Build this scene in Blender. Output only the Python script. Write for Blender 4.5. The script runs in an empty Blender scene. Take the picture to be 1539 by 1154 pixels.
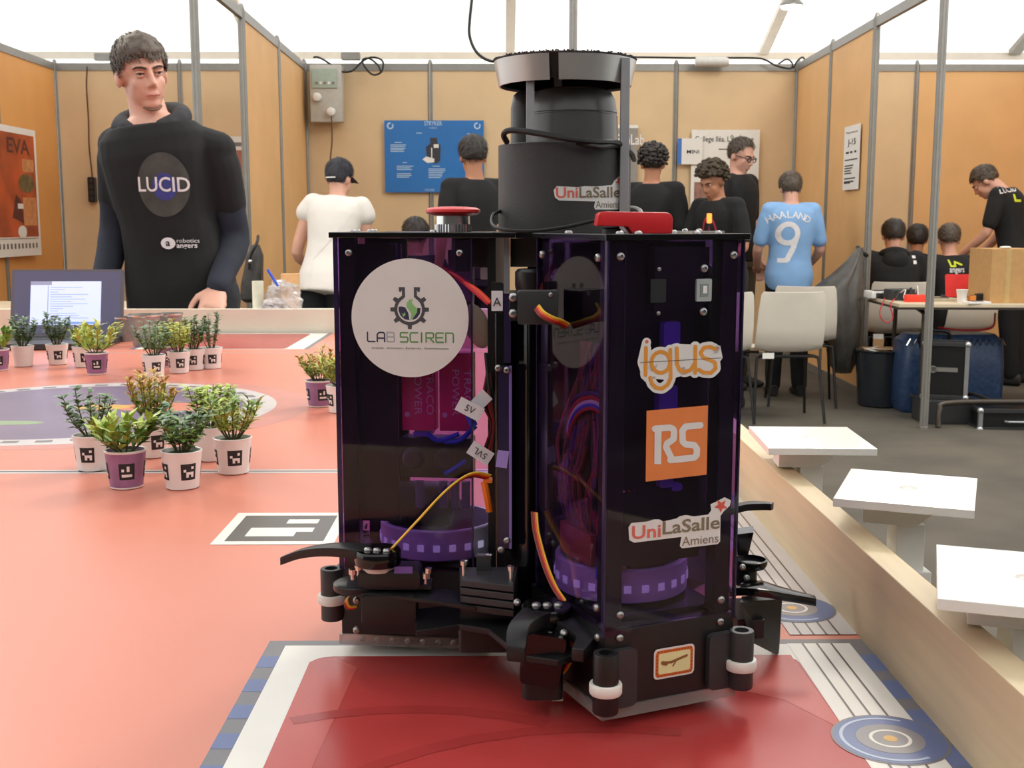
import bpy, bmesh, math, random
from mathutils import Vector, Matrix, Quaternion, noise
from mathutils.bvhtree import BVHTree
random.seed(7)
SC = bpy.context.scene
COL = SC.collection
R = math.radians

# ------------------------------------------------------------------ camera
F_PX = 1750.0
CAM = Vector((0, 0, 0.32))                 # table surface is z = 0, metres
PITCH = math.atan(242 / F_PX)
YAW = math.atan(14.5 / math.hypot(F_PX, 242))
cam_data = bpy.data.cameras.new('camera')
cam_data.sensor_width = 36.0
cam_data.lens = 36.0 * F_PX / 1539.0
cam_data.clip_start = 0.02
cam_data.clip_end = 200
cam_data.dof.use_dof = True
cam_data.dof.focus_distance = 0.95
cam_data.dof.aperture_fstop = 40.0
cam = bpy.data.objects.new('camera', cam_data)
COL.objects.link(cam)
cam.location = CAM
cam.rotation_euler = (R(90) - PITCH, 0, -YAW)
SC.camera = cam
FW = Vector((math.sin(YAW) * math.cos(PITCH), math.cos(YAW) * math.cos(PITCH), -math.sin(PITCH)))
RT = Vector((math.cos(YAW), -math.sin(YAW), 0))
UP = RT.cross(FW)

def at(x, y, Y):
    """photo measurement -> world point at distance Y"""
    d = FW + RT * ((x - 769.5) / F_PX) - UP * ((y - 577.0) / F_PX)
    return CAM + d * (Y / d.y)

def ground(x, y, z=0.0):
    d = FW + RT * ((x - 769.5) / F_PX) - UP * ((y - 577.0) / F_PX)
    return CAM + d * ((z - CAM.z) / d.z)

# ------------------------------------------------------------------ world, lamps, exposure
world = bpy.data.worlds.new('overcast_sky')
SC.world = world
world.use_nodes = True
wb = world.node_tree.nodes['Background']
wb.inputs[0].default_value = (0.96, 0.98, 1.0, 1)
wb.inputs[1].default_value = 2.75
SC.view_settings.view_transform = 'Standard'
SC.view_settings.look = 'None'
SC.view_settings.gamma = 1.0
SC.view_settings.use_curve_mapping = False
SC.view_settings.exposure = 0.0
SC.cycles.use_denoising = True
SC.cycles.transparent_max_bounces = 32
SC.cycles.max_bounces = 8
SC.cycles.diffuse_bounces = 5
SC.cycles.glossy_bounces = 4
SC.cycles.transmission_bounces = 8
SC.cycles.sample_clamp_indirect = 6.0

def area_lamp(name, loc, target, size, power, color=(1, 0.93, 0.82)):
    l = bpy.data.lights.new(name, 'AREA')
    l.shape = 'DISK'
    l.size = size
    l.energy = power
    l.color = color
    o = bpy.data.objects.new(name, l)
    COL.objects.link(o)
    o.location = loc
    o.rotation_euler = (Vector(target) - Vector(loc)).to_track_quat('-Z', 'Y').to_euler()
    return o
# hanging floodlights under the ridge of the tent
area_lamp('ridge_floodlight', (1.6, 4.6, 3.6), (0.0, 1.4, 0), 0.9, 100)
area_lamp('ridge_floodlight', (-3.2, 5.2, 3.6), (-1.0, 3.4, 0.2), 0.9, 80)
area_lamp('ridge_floodlight', (3.4, 5.2, 3.6), (2.6, 8.0, 0.2), 1.4, 80)

# ------------------------------------------------------------------ materials
def lin(c):
    return tuple(((v / 255 / 12.92) if v / 255 <= 0.04045 else ((v / 255 + 0.055) / 1.055) ** 2.4) for v in c)

MATS = {}
def mat(name, rgb, rough=0.5, metal=0.0, var=0.06, scale=30.0, bump=0.0, bscale=None, spec=0.5, coat=0.0, alpha=1.0, trans=0.0):
    """procedural material: colour from sRGB 0..255, mottled by noise, optional fine relief"""
    if name in MATS:
        return MATS[name]
    m = bpy.data.materials.new(name)
    m.use_nodes = True
    nt = m.node_tree
    b = nt.nodes['Principled BSDF']
    c = lin(rgb)
    tc = nt.nodes.new('ShaderNodeTexCoord')
    n = nt.nodes.new('ShaderNodeTexNoise')
    n.inputs['Scale'].default_value = scale
    n.inputs['Detail'].default_value = 3
    nt.links.new(tc.outputs['Object'], n.inputs['Vector'])
    r = nt.nodes.new('ShaderNodeValToRGB')
    r.color_ramp.elements[0].position = 0.3
    r.color_ramp.elements[1].position = 0.7
    r.color_ramp.elements[0].color = tuple(max(0, v * (1 - var)) for v in c) + (1,)
    r.color_ramp.elements[1].color = tuple(min(1, v * (1 + var)) for v in c) + (1,)
    nt.links.new(n.outputs['Fac'], r.inputs['Fac'])
    nt.links.new(r.outputs['Color'], b.inputs['Base Color'])
    b.inputs['Roughness'].default_value = rough
    b.inputs['Metallic'].default_value = metal
    b.inputs['Specular IOR Level'].default_value = spec
    b.inputs['Coat Weight'].default_value = coat
    b.inputs['Alpha'].default_value = alpha
    b.inputs['Transmission Weight'].default_value = trans
    if bump:
        n2 = nt.nodes.new('ShaderNodeTexNoise')
        n2.inputs['Scale'].default_value = bscale or scale * 6
        n2.inputs['Detail'].default_value = 4
        nt.links.new(tc.outputs['Object'], n2.inputs['Vector'])
        bp = nt.nodes.new('ShaderNodeBump')
        bp.inputs['Strength'].default_value = bump
        bp.inputs['Distance'].default_value = 0.002
        nt.links.new(n2.outputs['Fac'], bp.inputs['Height'])
        nt.links.new(bp.outputs['Normal'], b.inputs['Normal'])
    MATS[name] = m
    return m

def sheet_mat(name, tint, gloss=0.04, rough=0.05, dust=0.0, dustcol=(0.5, 0.45, 0.5)):
    """coloured clear sheet (acrylic, foil): tinted see-through plus surface reflection"""
    if name in MATS:
        return MATS[name]
    m = bpy.data.materials.new(name)
    m.use_nodes = True
    nt = m.node_tree
    nt.nodes.clear()
    out = nt.nodes.new('ShaderNodeOutputMaterial')
    t = nt.nodes.new('ShaderNodeBsdfTransparent')
    t.inputs[0].default_value = tuple(tint) + (1,)
    g = nt.nodes.new('ShaderNodeBsdfGlossy')
    g.inputs['Roughness'].default_value = rough
    g.inputs['Color'].default_value = (1, 1, 1, 1)
    fr = nt.nodes.new('ShaderNodeFresnel')
    fr.inputs['IOR'].default_value = 1.0 + gloss * 12
    mx = nt.nodes.new('ShaderNodeMixShader')
    # only the outer faces of the sheet mirror; its inner faces let the light out
    ge = nt.nodes.new('ShaderNodeNewGeometry')
    om = nt.nodes.new('ShaderNodeMath'); om.operation = 'SUBTRACT'; om.inputs[0].default_value = 1.0
    nt.links.new(ge.outputs['Backfacing'], om.inputs[1])
    mu = nt.nodes.new('ShaderNodeMath'); mu.operation = 'MULTIPLY'
    nt.links.new(fr.outputs[0], mu.inputs[0]); nt.links.new(om.outputs[0], mu.inputs[1])
    nt.links.new(mu.outputs[0], mx.inputs[0])
    last = t
    if dust:
        d = nt.nodes.new('ShaderNodeBsdfDiffuse')
        d.inputs[0].default_value = tuple(dustcol) + (1,)
        m2 = nt.nodes.new('ShaderNodeMixShader')
        tc = nt.nodes.new('ShaderNodeTexCoord')
        n = nt.nodes.new('ShaderNodeTexNoise')
        n.inputs['Scale'].default_value = 14
        nt.links.new(tc.outputs['Object'], n.inputs['Vector'])
        mr = nt.nodes.new('ShaderNodeMapRange')
        mr.inputs['From Min'].default_value = 0.3
        mr.inputs['From Max'].default_value = 0.7
        mr.inputs['To Min'].default_value = dust * 0.5
        mr.inputs['To Max'].default_value = dust * 1.5
        nt.links.new(n.outputs['Fac'], mr.inputs['Value'])
        nt.links.new(mr.outputs[0], m2.inputs[0])
        nt.links.new(t.outputs[0], m2.inputs[1])
        nt.links.new(d.outputs[0], m2.inputs[2])
        last = m2
    nt.links.new(last.outputs[0], mx.inputs[1])
    nt.links.new(g.outputs[0], mx.inputs[2])
    nt.links.new(mx.outputs[0], out.inputs[0])
    MATS[name] = m
    return m

def tent_mat():
    m = bpy.data.materials.new('tent_fabric')
    m.use_nodes = True
    nt = m.node_tree
    nt.nodes.clear()
    out = nt.nodes.new('ShaderNodeOutputMaterial')
    tc = nt.nodes.new('ShaderNodeTexCoord')
    n = nt.nodes.new('ShaderNodeTexNoise')
    n.inputs['Scale'].default_value = 0.6
    nt.links.new(tc.outputs['Object'], n.inputs['Vector'])
    r = nt.nodes.new('ShaderNodeValToRGB')
    r.color_ramp.elements[0].color = (0.80, 0.79, 0.77, 1)
    r.color_ramp.elements[1].color = (0.88, 0.88, 0.87, 1)
    nt.links.new(n.outputs['Fac'], r.inputs['Fac'])
    d = nt.nodes.new('ShaderNodeBsdfDiffuse')
    t = nt.nodes.new('ShaderNodeBsdfTranslucent')
    nt.links.new(r.outputs[0], d.inputs[0])
    nt.links.new(r.outputs[0], t.inputs[0])
    mx = nt.nodes.new('ShaderNodeMixShader')
    mx.inputs[0].default_value = 0.5
    nt.links.new(d.outputs[0], mx.inputs[1])
    nt.links.new(t.outputs[0], mx.inputs[2])
    nt.links.new(mx.outputs[0], out.inputs[0])
    return m

def glow(name, rgb, strength):
    m = bpy.data.materials.new(name)
    m.use_nodes = True
    b = m.node_tree.nodes['Principled BSDF']
    b.inputs['Base Color'].default_value = lin(rgb) + (1,)
    b.inputs['Emission Color'].default_value = lin(rgb) + (1,)
    b.inputs['Emission Strength'].default_value = strength
    return m

# ------------------------------------------------------------------ mesh building
class MB:
    """collects shapes; build() links them as ONE mesh object"""
    def __init__(self, M=None):
        self.v, self.f = [], []
        self.M = M
    def add(self, vs, fs):
        o = len(self.v)
        if self.M is not None:
            vs = [self.M @ Vector(p) for p in vs]
        self.v += [tuple(p) for p in vs]
        self.f += [tuple(i + o for i in f) for f in fs]
        return self
    def box(self, a, b, M=None):
        (x0, y0, z0), (x1, y1, z1) = a, b
        vs = [Vector(p) for p in ((x0, y0, z0), (x1, y0, z0), (x1, y1, z0), (x0, y1, z0), (x0, y0, z1), (x1, y0, z1), (x1, y1, z1), (x0, y1, z1))]
        if M is not None:
            vs = [M @ p for p in vs]
        return self.add(vs, [(3, 2, 1, 0), (4, 5, 6, 7), (0, 1, 5, 4), (1, 2, 6, 5), (2, 3, 7, 6), (3, 0, 4, 7)])
    def rbox(self, a, b, r, M=None, seg=3, axis=2):
        """box with rounded vertical (axis) edges"""
        i, j = [k for k in range(3) if k != axis]
        pts = rrect(a[i], a[j], b[i], b[j], r, seg)
        return self.prism3(pts, a[axis], b[axis], axis, M)
    def prism3(self, pts, z0, z1, axis=2, M=None):
        i, j = [k for k in range(3) if k != axis]
        def mk(p, z):
            q = [0, 0, 0]; q[i], q[j], q[axis] = p[0], p[1], z
            q = Vector(q)
            return M @ q if M is not None else q
        n = len(pts)
        vs = [mk(p, z0) for p in pts] + [mk(p, z1) for p in pts]
        fs = [tuple(range(n))[::-1], tuple(range(n, 2 * n))] + [(k, (k + 1) % n, n + (k + 1) % n, n + k) for k in range(n)]
        return self.add(vs, fs)
    def lathe(self, prof, c=(0, 0, 0), seg=24, M=None, cap=True):
        """prof: (r, z) pairs bottom to top"""
        vs, fs = [], []
        for r, z in prof:
            for k in range(seg):
                a = 2 * math.pi * k / seg
                q = Vector((c[0] + r * math.cos(a), c[1] + r * math.sin(a), c[2] + z))
                vs.append(M @ q if M is not None else q)
        for i in range(len(prof) - 1):
            for k in range(seg):
                k2 = (k + 1) % seg
                fs.append((i * seg + k, i * seg + k2, (i + 1) * seg + k2, (i + 1) * seg + k))
        if cap:
            fs.append(tuple(range(seg))[::-1])
            fs.append(tuple((len(prof) - 1) * seg + k for k in range(seg)))
        return self.add(vs, fs)
    def tube(self, pts, r, seg=8, cap=True, smooth=0):
        pts = [Vector(p) for p in pts]
        if smooth:
            pts = spline(pts, smooth)
        n = len(pts)
        rs = r if isinstance(r, (list, tuple)) else [r] * n
        if len(rs) != n:
            rs = [rs[min(len(rs) - 1, int(i * (len(rs) - 1) / (n - 1)))] + 0 for i in range(n)]
        vs, fs = [], []
        t0 = (pts[1] - pts[0]).normalized()
        ref = Vector((0, 0, 1)) if abs(t0.z) < 0.9 else Vector((1, 0, 0))
        u = t0.cross(ref).normalized()
        for i, p in enumerate(pts):
            t = (pts[min(i + 1, n - 1)] - pts[max(i - 1, 0)]).normalized()
            u = (u - t * u.dot(t)).normalized()
            w = t.cross(u)
            for k in range(seg):
                a = 2 * math.pi * k / seg
                vs.append(p + (u * math.cos(a) + w * math.sin(a)) * rs[i])
        for i in range(n - 1):
            for k in range(seg):
                k2 = (k + 1) % seg
                fs.append((i * seg + k, i * seg + k2, (i + 1) * seg + k2, (i + 1) * seg + k))
        if cap:
            fs.append(tuple(range(seg))[::-1])
            fs.append(tuple((n - 1) * seg + k for k in range(seg)))
        return self.add(vs, fs)
    def bar(self, a, b, w, h, up=(0, 0, 1)):
        """rectangular bar from a to b"""
        a, b = Vector(a), Vector(b)
        t = (b - a).normalized()
        u = t.cross(Vector(up))
        if u.length < 1e-5:
            u = t.cross(Vector((1, 0, 0)))
        u.normalize()
        n = u.cross(t)
        vs = []
        for p in (a, b):
            for su, sn in ((-1, -1), (1, -1), (1, 1), (-1, 1)):
                vs.append(p + u * su * w / 2 + n * sn * h / 2)
        return self.add(vs, [(0, 1, 2, 3), (7, 6, 5, 4), (0, 4, 5, 1), (1, 5, 6, 2), (2, 6, 7, 3), (3, 7, 4, 0)])
    def ell(self, c, r, seg=20, rings=12, rot=None):
        c = Vector(c)
        vs, fs = [], []
        for i in range(1, rings):
            th = math.pi * i / rings
            for k in range(seg):
                a = 2 * math.pi * k / seg
                q = Vector((r[0] * math.sin(th) * math.cos(a), r[1] * math.sin(th) * math.sin(a), r[2] * math.cos(th)))
                if rot is not None:
                    q = rot @ q
                vs.append(c + q)
        top, bot = Vector((0, 0, r[2])), Vector((0, 0, -r[2]))
        if rot is not None:
            top, bot = rot @ top, rot @ bot
        vs += [c + top, c + bot]
        nT, nB = len(vs) - 2, len(vs) - 1
        for i in range(rings - 2):
            for k in range(seg):
                k2 = (k + 1) % seg
                fs.append((i * seg + k, (i + 1) * seg + k, (i + 1) * seg + k2, i * seg + k2))
        for k in range(seg):
            k2 = (k + 1) % seg
            fs.append((nT, k, k2))
            fs.append((nB, (rings - 2) * seg + k2, (rings - 2) * seg + k))
        return self.add(vs, fs)
    def loft(self, rings, cap=True):
        """rings: lists of equal length"""
        n = len(rings[0])
        vs = [p for r in rings for p in r]
        fs = []
        for i in range(len(rings) - 1):
            for k in range(n):
                k2 = (k + 1) % n
                fs.append((i * n + k, i * n + k2, (i + 1) * n + k2, (i + 1) * n + k))
        if cap:
            fs.append(tuple(range(n))[::-1])
            fs.append(tuple((len(rings) - 1) * n + k for k in range(n)))
        return self.add(vs, fs)
    def mesh(self, name, m=None, smooth=True, angle=40, origin=None):
        me = bpy.data.meshes.new(name)
        vs = self.v
        if origin is not None:
            vs = [(p[0] - origin[0], p[1] - origin[1], p[2] - origin[2]) for p in vs]
        me.from_pydata(vs, [], self.f)
        if m is not None:
            me.materials.append(m)
        if smooth:
            me.polygons.foreach_set('use_smooth', [True] * len(me.polygons))
            me.set_sharp_from_angle(angle=R(angle))
        me.update()
        return me
    def build(self, name, m, parent=None, smooth=True, angle=40, bevel=0.0, world=True):
        o = root_of(parent).location if (parent is not None and world) else None
        me = self.mesh(name, m, smooth, angle, o)
        if bevel:
            bevel_mesh(me, bevel, smooth, angle)
        return link(name, me, parent)

def bevel_mesh(me, w, smooth, angle):
    bm = bmesh.new()
    bm.from_mesh(me)
    bmesh.ops.remove_doubles(bm, verts=bm.verts, dist=1e-6)
    bmesh.ops.recalc_face_normals(bm, faces=bm.faces)
    es = [e for e in bm.edges if len(e.link_faces) == 2 and e.calc_face_angle(0) > R(30)]
    bmesh.ops.bevel(bm, geom=es, offset=w, segments=2, affect='EDGES', profile=0.6)
    bm.to_mesh(me)
    bm.free()
    if smooth:
        me.polygons.foreach_set('use_smooth', [True] * len(me.polygons))
        me.set_sharp_from_angle(angle=R(angle))

def root_of(o):
    while o.parent is not None:
        o = o.parent
    return o

def link(name, me, parent=None):
    o = bpy.data.objects.new(name, me)
    COL.objects.link(o)
    if parent is not None:
        o.parent = parent
    return o

def thing(name, label, cat, loc=(0, 0, 0), rz=0.0, group=None):
    o = bpy.data.objects.new(name, None)
    COL.objects.link(o)
    o.location = loc
    o.rotation_euler = (0, 0, rz)
    o.empty_display_size = 0.05
    return tag(o, label, cat, group)

def tag(o, label=None, cat=None, group=None, kind=None):
    if label: o['label'] = label
    if cat: o['category'] = cat
    if group: o['group'] = group
    if kind: o['kind'] = kind
    return o

def copy_tree(o, parent=None):
    c = o.copy()
    COL.objects.link(c)
    c.parent = parent
    for ch in list(o.children):
        copy_tree(ch, c)
    return c

def spline(pts, sub):
    """Catmull-Rom through pts"""
    pts = [Vector(p) for p in pts]
    P = [pts[0] * 2 - pts[1]] + pts + [pts[-1] * 2 - pts[-2]]
    out = []
    for i in range(1, len(P) - 2):
        for s in range(sub):
            t = s / sub
            a, b, c, d = P[i - 1], P[i], P[i + 1], P[i + 2]
            out.append(0.5 * ((2 * b) + (c - a) * t + (2 * a - 5 * b + 4 * c - d) * t * t + (3 * b - a - 3 * c + d) * t ** 3))
    out.append(pts[-1])
    return out

def rrect(x0, y0, x1, y1, r, seg=4):
    out = []
    for cx, cy, a0 in ((x1 - r, y0 + r, -90), (x1 - r, y1 - r, 0), (x0 + r, y1 - r, 90), (x0 + r, y0 + r, 180)):
        for k in range(seg + 1):
            a = R(a0 + 90 * k / seg)
            out.append((cx + r * math.cos(a), cy + r * math.sin(a)))
    return out

# ------------------------------------------------------------------ flat print (2-D shapes mapped on a surface)
class Flat:
    def __init__(self):
        self.v, self.f = [], []
        self.lv = {}                 # tiny stacking height of overlapping pieces
        self.n = 0
    def poly(self, pts):
        o = len(self.v)
        self.v += [(p[0], p[1]) for p in pts]
        if self.n:
            for i in range(o, len(self.v)):
                self.lv[i] = self.n
        self.n += 1
        self.f.append(tuple(range(o, o + len(pts))))
        return self
    def rect(self, x0, y0, x1, y1):
        return self.poly([(x0, y0), (x1, y0), (x1, y1), (x0, y1)])
    def disc(self, cx, cy, r, seg=28, ry=None):
        return self.poly([(cx + r * math.cos(2 * math.pi * k / seg), cy + (ry or r) * math.sin(2 * math.pi * k / seg)) for k in range(seg)])
    def ring(self, cx, cy, r0, r1, a0=0, a1=360, seg=40, ky=1.0):
        o = len(self.v)
        n = max(2, int(seg * abs(a1 - a0) / 360))
        for k in range(n + 1):
            a = R(a0 + (a1 - a0) * k / n)
            for r in (r0, r1):
                self.v.append((cx + r * math.cos(a), cy + ky * r * math.sin(a)))
        for k in range(n):
            self.f.append((o + 2 * k, o + 2 * k + 1, o + 2 * k + 3, o + 2 * k + 2))
        return self
    def stroke(self, pts, w, rnd=True, closed=False):
        if closed:
            pts = list(pts) + [pts[0]]
        for a, b in zip(pts, pts[1:]):
            dx, dy = b[0] - a[0], b[1] - a[1]
            l = math.hypot(dx, dy) or 1e-9
            nx, ny = -dy / l * w / 2, dx / l * w / 2
            self.poly([(a[0] + nx, a[1] + ny), (a[0] - nx, a[1] - ny), (b[0] - nx, b[1] - ny), (b[0] + nx, b[1] + ny)])
        if rnd:
            for p in pts:
                self.disc(p[0], p[1], w / 2, 10)
        return self
    def text(self, s, x, y, size, align='LEFT', bold=0.0, width=None, shear=0.0):
        vs, fs = text_shape(s, size, align, bold, shear)
        if width and vs:
            xs = [p[0] for p in vs]
            k = width / max(1e-9, max(xs) - min(xs))
            vs = [(p[0] * k, p[1]) for p in vs]
        o = len(self.v)
        self.v += [(p[0] + x, p[1] + y) for p in vs]
        self.f += [tuple(i + o for i in f) for f in fs]
        return self
    def xf(self, k=1, rot=0, dx=0, dy=0):
        c, s = math.cos(rot), math.sin(rot)
        self.v = [(k * (c * p[0] - s * p[1]) + dx, k * (s * p[0] + c * p[1]) + dy) for p in self.v]
        return self
    def put(self, name, m, parent, fn, world=True):
        mb = MB()
        pts = [fn(p[0], p[1]) for p in self.v]
        if self.lv and self.n > 1:
            xs = [p[0] for p in self.v]
            e = max(1e-6, (max(xs) - min(xs)) * 2e-3)
            for i, l in self.lv.items():
                if pts[i] is None:
                    continue
                x, y = self.v[i]
                qx, qy = fn(x + e, y), fn(x, y + e)
                if qx is None or qy is None:
                    continue
                nn = (Vector(qx) - Vector(pts[i])).cross(Vector(qy) - Vector(pts[i]))
                if nn.length > 0:
                    pts[i] = Vector(pts[i]) + nn.normalized() * (7e-6 * (l % 16))
        mb.v = [tuple(p) if p is not None else (0, 0, 0) for p in pts]
        self.f = [f for f in self.f if all(pts[i] is not None for i in f)]
        mb.f = list(self.f)
        o = mb.build(name, m, parent, smooth=False, world=world)
        if name.endswith('print') or name == 'lettering':
            o['kind'] = 'stuff'
        return o

_TXT = {}
def text_shape(s, size, align, bold=0.0, shear=0.0):
    key = (s, align, bold, shear)
    if key not in _TXT:
        cu = bpy.data.curves.new('lettering', 'FONT')
        cu.body = s
        cu.size = 1.0
        cu.align_x = align
        cu.offset = bold
        cu.shear = shear
        cu.resolution_u = 3
        o = bpy.data.objects.new('lettering', cu)
        COL.objects.link(o)
        dg = bpy.context.evaluated_depsgraph_get()
        me = bpy.data.meshes.new_from_object(o.evaluated_get(dg))
        _TXT[key] = ([(v.co.x, v.co.y) for v in me.vertices], [tuple(p.vertices) for p in me.polygons])
        bpy.data.objects.remove(o)
        bpy.data.curves.remove(cu)
        bpy.data.meshes.remove(me)
    vs, fs = _TXT[key]
    return [(x * size, y * size) for x, y in vs], fs

def plane_map(o, right, up, off=0.0):
    o, right, up = Vector(o), Vector(right).normalized(), Vector(up).normalized()
    n = right.cross(up).normalized()
    return lambda x, y: o + right * x + up * y + n * off

def subdivided(flat, size):
    """cut the flat shape finer so that it can follow a curved surface"""
    bm = bmesh.new()
    lay = bm.verts.layers.float.new('stack')
    vs = [bm.verts.new((x, y, 0)) for x, y in flat.v]
    for i, l in flat.lv.items():
        vs[i][lay] = l
    for f in flat.f:
        try:
            bm.faces.new([vs[i] for i in f])
        except ValueError:
            pass
    bmesh.ops.triangulate(bm, faces=bm.faces)
    for _ in range(6):
        es = [e for e in bm.edges if e.calc_length() > size]
        if not es:
            break
        bmesh.ops.subdivide_edges(bm, edges=es, cuts=1)
        bmesh.ops.triangulate(bm, faces=bm.faces)
    bm.verts.index_update()
    out = Flat()
    out.v = [(v.co.x, v.co.y) for v in bm.verts]
    out.f = [tuple(v.index for v in f.verts) for f in bm.faces]
    out.lv = {v.index: v[lay] for v in bm.verts if v[lay]}
    out.n = flat.n
    bm.free()
    return out
# ------------------------------------------------------------------ shared materials
FLOOR_Z = -0.88
WALL_TOP = 1.675
BACK_Y = 10.3
M_alu = mat('aluminium_profile', (142, 140, 134), 0.42, 0.5, 0.05, 20)
M_steel = mat('bright_steel', (215, 215, 212), 0.22, 1.0, 0.04, 60)
M_black = mat('black_plastic', (22, 21, 23), 0.38, 0, 0.15, 60, 0.05, 600)
M_blackgloss = mat('glossy_black_acrylic', (12, 11, 13), 0.12, 0, 0.1, 30)
M_darkgrey = mat('dark_grey_plastic', (48, 48, 50), 0.45, 0, 0.1, 80)
M_white = mat('white_plastic', (232, 230, 224), 0.4, 0, 0.03, 40)
M_paper = mat('white_paper', (232, 229, 222), 0.8, 0, 0.02, 30)
M_ink = mat('black_ink', (38, 36, 36), 0.7, 0, 0.08, 60)
M_grey_ink = mat('grey_ink', (120, 116, 112), 0.7, 0, 0.06, 60)
M_cable = mat('black_rubber_cable', (26, 26, 25), 0.55, 0, 0.1, 60)
M_tube = mat('brown_lacquered_tube', (74, 66, 58), 0.35, 0.4, 0.1, 40)

# ------------------------------------------------------------------ floor and tent
fl = MB().box((-9, -4, FLOOR_Z - 0.1), (10, 13, FLOOR_Z)).build('floor', mat('grey_needle_felt_carpet', (86, 80, 70), 0.95, 0, 0.22, 2.2, 0.5, 700), smooth=False)
tag(fl, kind='structure')

M_tent = tent_mat()
def surf(name, pts, m):
    me = bpy.data.meshes.new(name)
    me.from_pydata(pts, [], [tuple(range(len(pts)))])
    me.materials.append(m)
    return link(name, me)
EAVE, EY, RIDGE_Y = 2.0, 12.0, 5.0
RZ = EAVE + (EY - RIDGE_Y) * 0.37
FY = -3.5
FZ = RZ - (RIDGE_Y - FY) * 0.31
roof = MB()
roof.add([(-9, EY, EAVE), (10, EY, EAVE), (10, RIDGE_Y, RZ), (-9, RIDGE_Y, RZ)], [(0, 1, 2, 3)])
roof.add([(-9, FY, FZ), (10, FY, FZ), (10, RIDGE_Y, RZ), (-9, RIDGE_Y, RZ)], [(3, 2, 1, 0)])
ro = roof.build('ceiling', M_tent, smooth=False)
tag(ro, kind='structure')
for nm, pts in (('wall_tent_back', [(-9, EY, FLOOR_Z), (10, EY, FLOOR_Z), (10, EY, EAVE), (-9, EY, EAVE)]),
                ('wall_tent_front', [(-9, FY, FLOOR_Z), (10, FY, FLOOR_Z), (10, FY, FZ), (-9, FY, FZ)]),
                ('wall_tent_left', [(-9, FY, FLOOR_Z), (-9, EY, FLOOR_Z), (-9, EY, EAVE), (-9, RIDGE_Y, RZ), (-9, FY, FZ)]),
                ('wall_tent_right', [(10, FY, FLOOR_Z), (10, EY, FLOOR_Z), (10, EY, EAVE), (10, RIDGE_Y, RZ), (10, FY, FZ)])):
    tag(surf(nm, pts, M_tent), kind='structure')
M_rafter = mat('pale_tent_frame', (222, 214, 200), 0.5, 0.2, 0.04, 10)
n_trim = 1
def trim(mb, m, label=None):
    global n_trim
    o = mb.build('trim_%d' % n_trim, m, smooth=False)
    n_trim += 1
    tag(o, label, kind='structure')
    return o
trim(MB().bar((-9, EY - 0.06, EAVE - 0.03), (10, EY - 0.06, EAVE - 0.03), 0.05, 0.065), M_rafter)
for X in (-4.95, -2.45, 0.08, 2.6, 5.1):
    trim(MB().bar((X, EY - 0.1, EAVE - 0.0), (X, RIDGE_Y, RZ - 0.06), 0.09 if X < 5 else 0.11, 0.05), M_rafter if X < 5 else mat('grey_tent_brace', (150, 145, 132), 0.5, 0.3))

# ------------------------------------------------------------------ exhibition walls: panels between aluminium posts
M_panel = [mat('tan_hardboard', (218, 188, 146), 0.6, 0, 0.05, 3.0, 0.1, 90),
           mat('orange_tentlit_hardboard', (226, 178, 120), 0.6, 0, 0.05, 3.0, 0.1, 90),  # same board as the tan one, tent light put into its colour
           mat('orange_backlit_hardboard', (226, 164, 92), 0.6, 0, 0.05, 3.0, 0.1, 90),  # same board again, backlit look put into a deeper orange
           mat('charcoal_blocker', (70, 66, 66), 0.8, 0, 0.1, 3.0, 0.1, 90)]  # dark finish of the added wall behind the camera
def post(mb, x, y, z0=FLOOR_Z, z1=WALL_TOP, r=0.024):
    """octagonal slotted system post with a foot and a cap"""
    pts = []
    for k in range(8):
        a = R(22.5 + 45 * k)
        pts.append((x + r * math.cos(a), y + r * math.sin(a)))
        a2 = R(45 + 45 * k)
        pts.append((x + r * 0.80 * math.cos(a2), y + r * 0.80 * math.sin(a2)))
    mb.prism3(pts, z0, z1)
    mb.lathe([(r * 1.05, 0), (r * 1.05, 0.012), (r * 0.6, 0.02)], (x, y, z0), 12)
    mb.lathe([(r * 0.9, 0), (r * 0.5, 0.03), (0.004, 0.035)], (x, y, z1), 10)
def wall(name, p0, p1, n, pm, ends=True, cuts=None):
    """n hardboard panels from p0 to p1"""
    w = bpy.data.objects.new(name, None)
    COL.objects.link(w)
    w.location = (p0[0], p0[1], FLOOR_Z)
    tag(w, kind='structure')
    a, b = Vector((p0[0], p0[1], 0)), Vector((p1[0], p1[1], 0))
    ts = cuts or [i / n for i in range(n + 1)]
    d = (b - a).normalized()
    for i in range(len(ts) - 1):
        q0, q1 = a.lerp(b, ts[i]) + d * 0.02, a.lerp(b, ts[i + 1]) - d * 0.02
        zc = (FLOOR_Z + WALL_TOP) / 2
        h = WALL_TOP - FLOOR_Z - 0.12
        MB().bar(q0 + Vector((0, 0, zc)), q1 + Vector((0, 0, zc)), 0.012, h).build('panel', M_panel[pm[i % len(pm)]], w, smooth=False)
        MB().bar(q0 + Vector((0, 0, WALL_TOP - 0.03)), q1 + Vector((0, 0, WALL_TOP - 0.03)), 0.03, 0.06).build('rail', M_alu, w, smooth=False)
        MB().bar(q0 + Vector((0, 0, FLOOR_Z + 0.03)), q1 + Vector((0, 0, FLOOR_Z + 0.03)), 0.03, 0.06).build('rail', M_alu, w, smooth=False)
    for i, t in enumerate(ts):
        if (i == 0 or i == len(ts) - 1) and not ends:
            continue
        q = a.lerp(b, t)
        mb = MB(); post(mb, q.x, q.y)
        mb.build('post', M_alu, w, angle=20)
    return w
BX = [-3.84, -2.77, -1.70, -0.62, 0.44, 1.50, 2.55, 3.58, 4.60]
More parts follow.
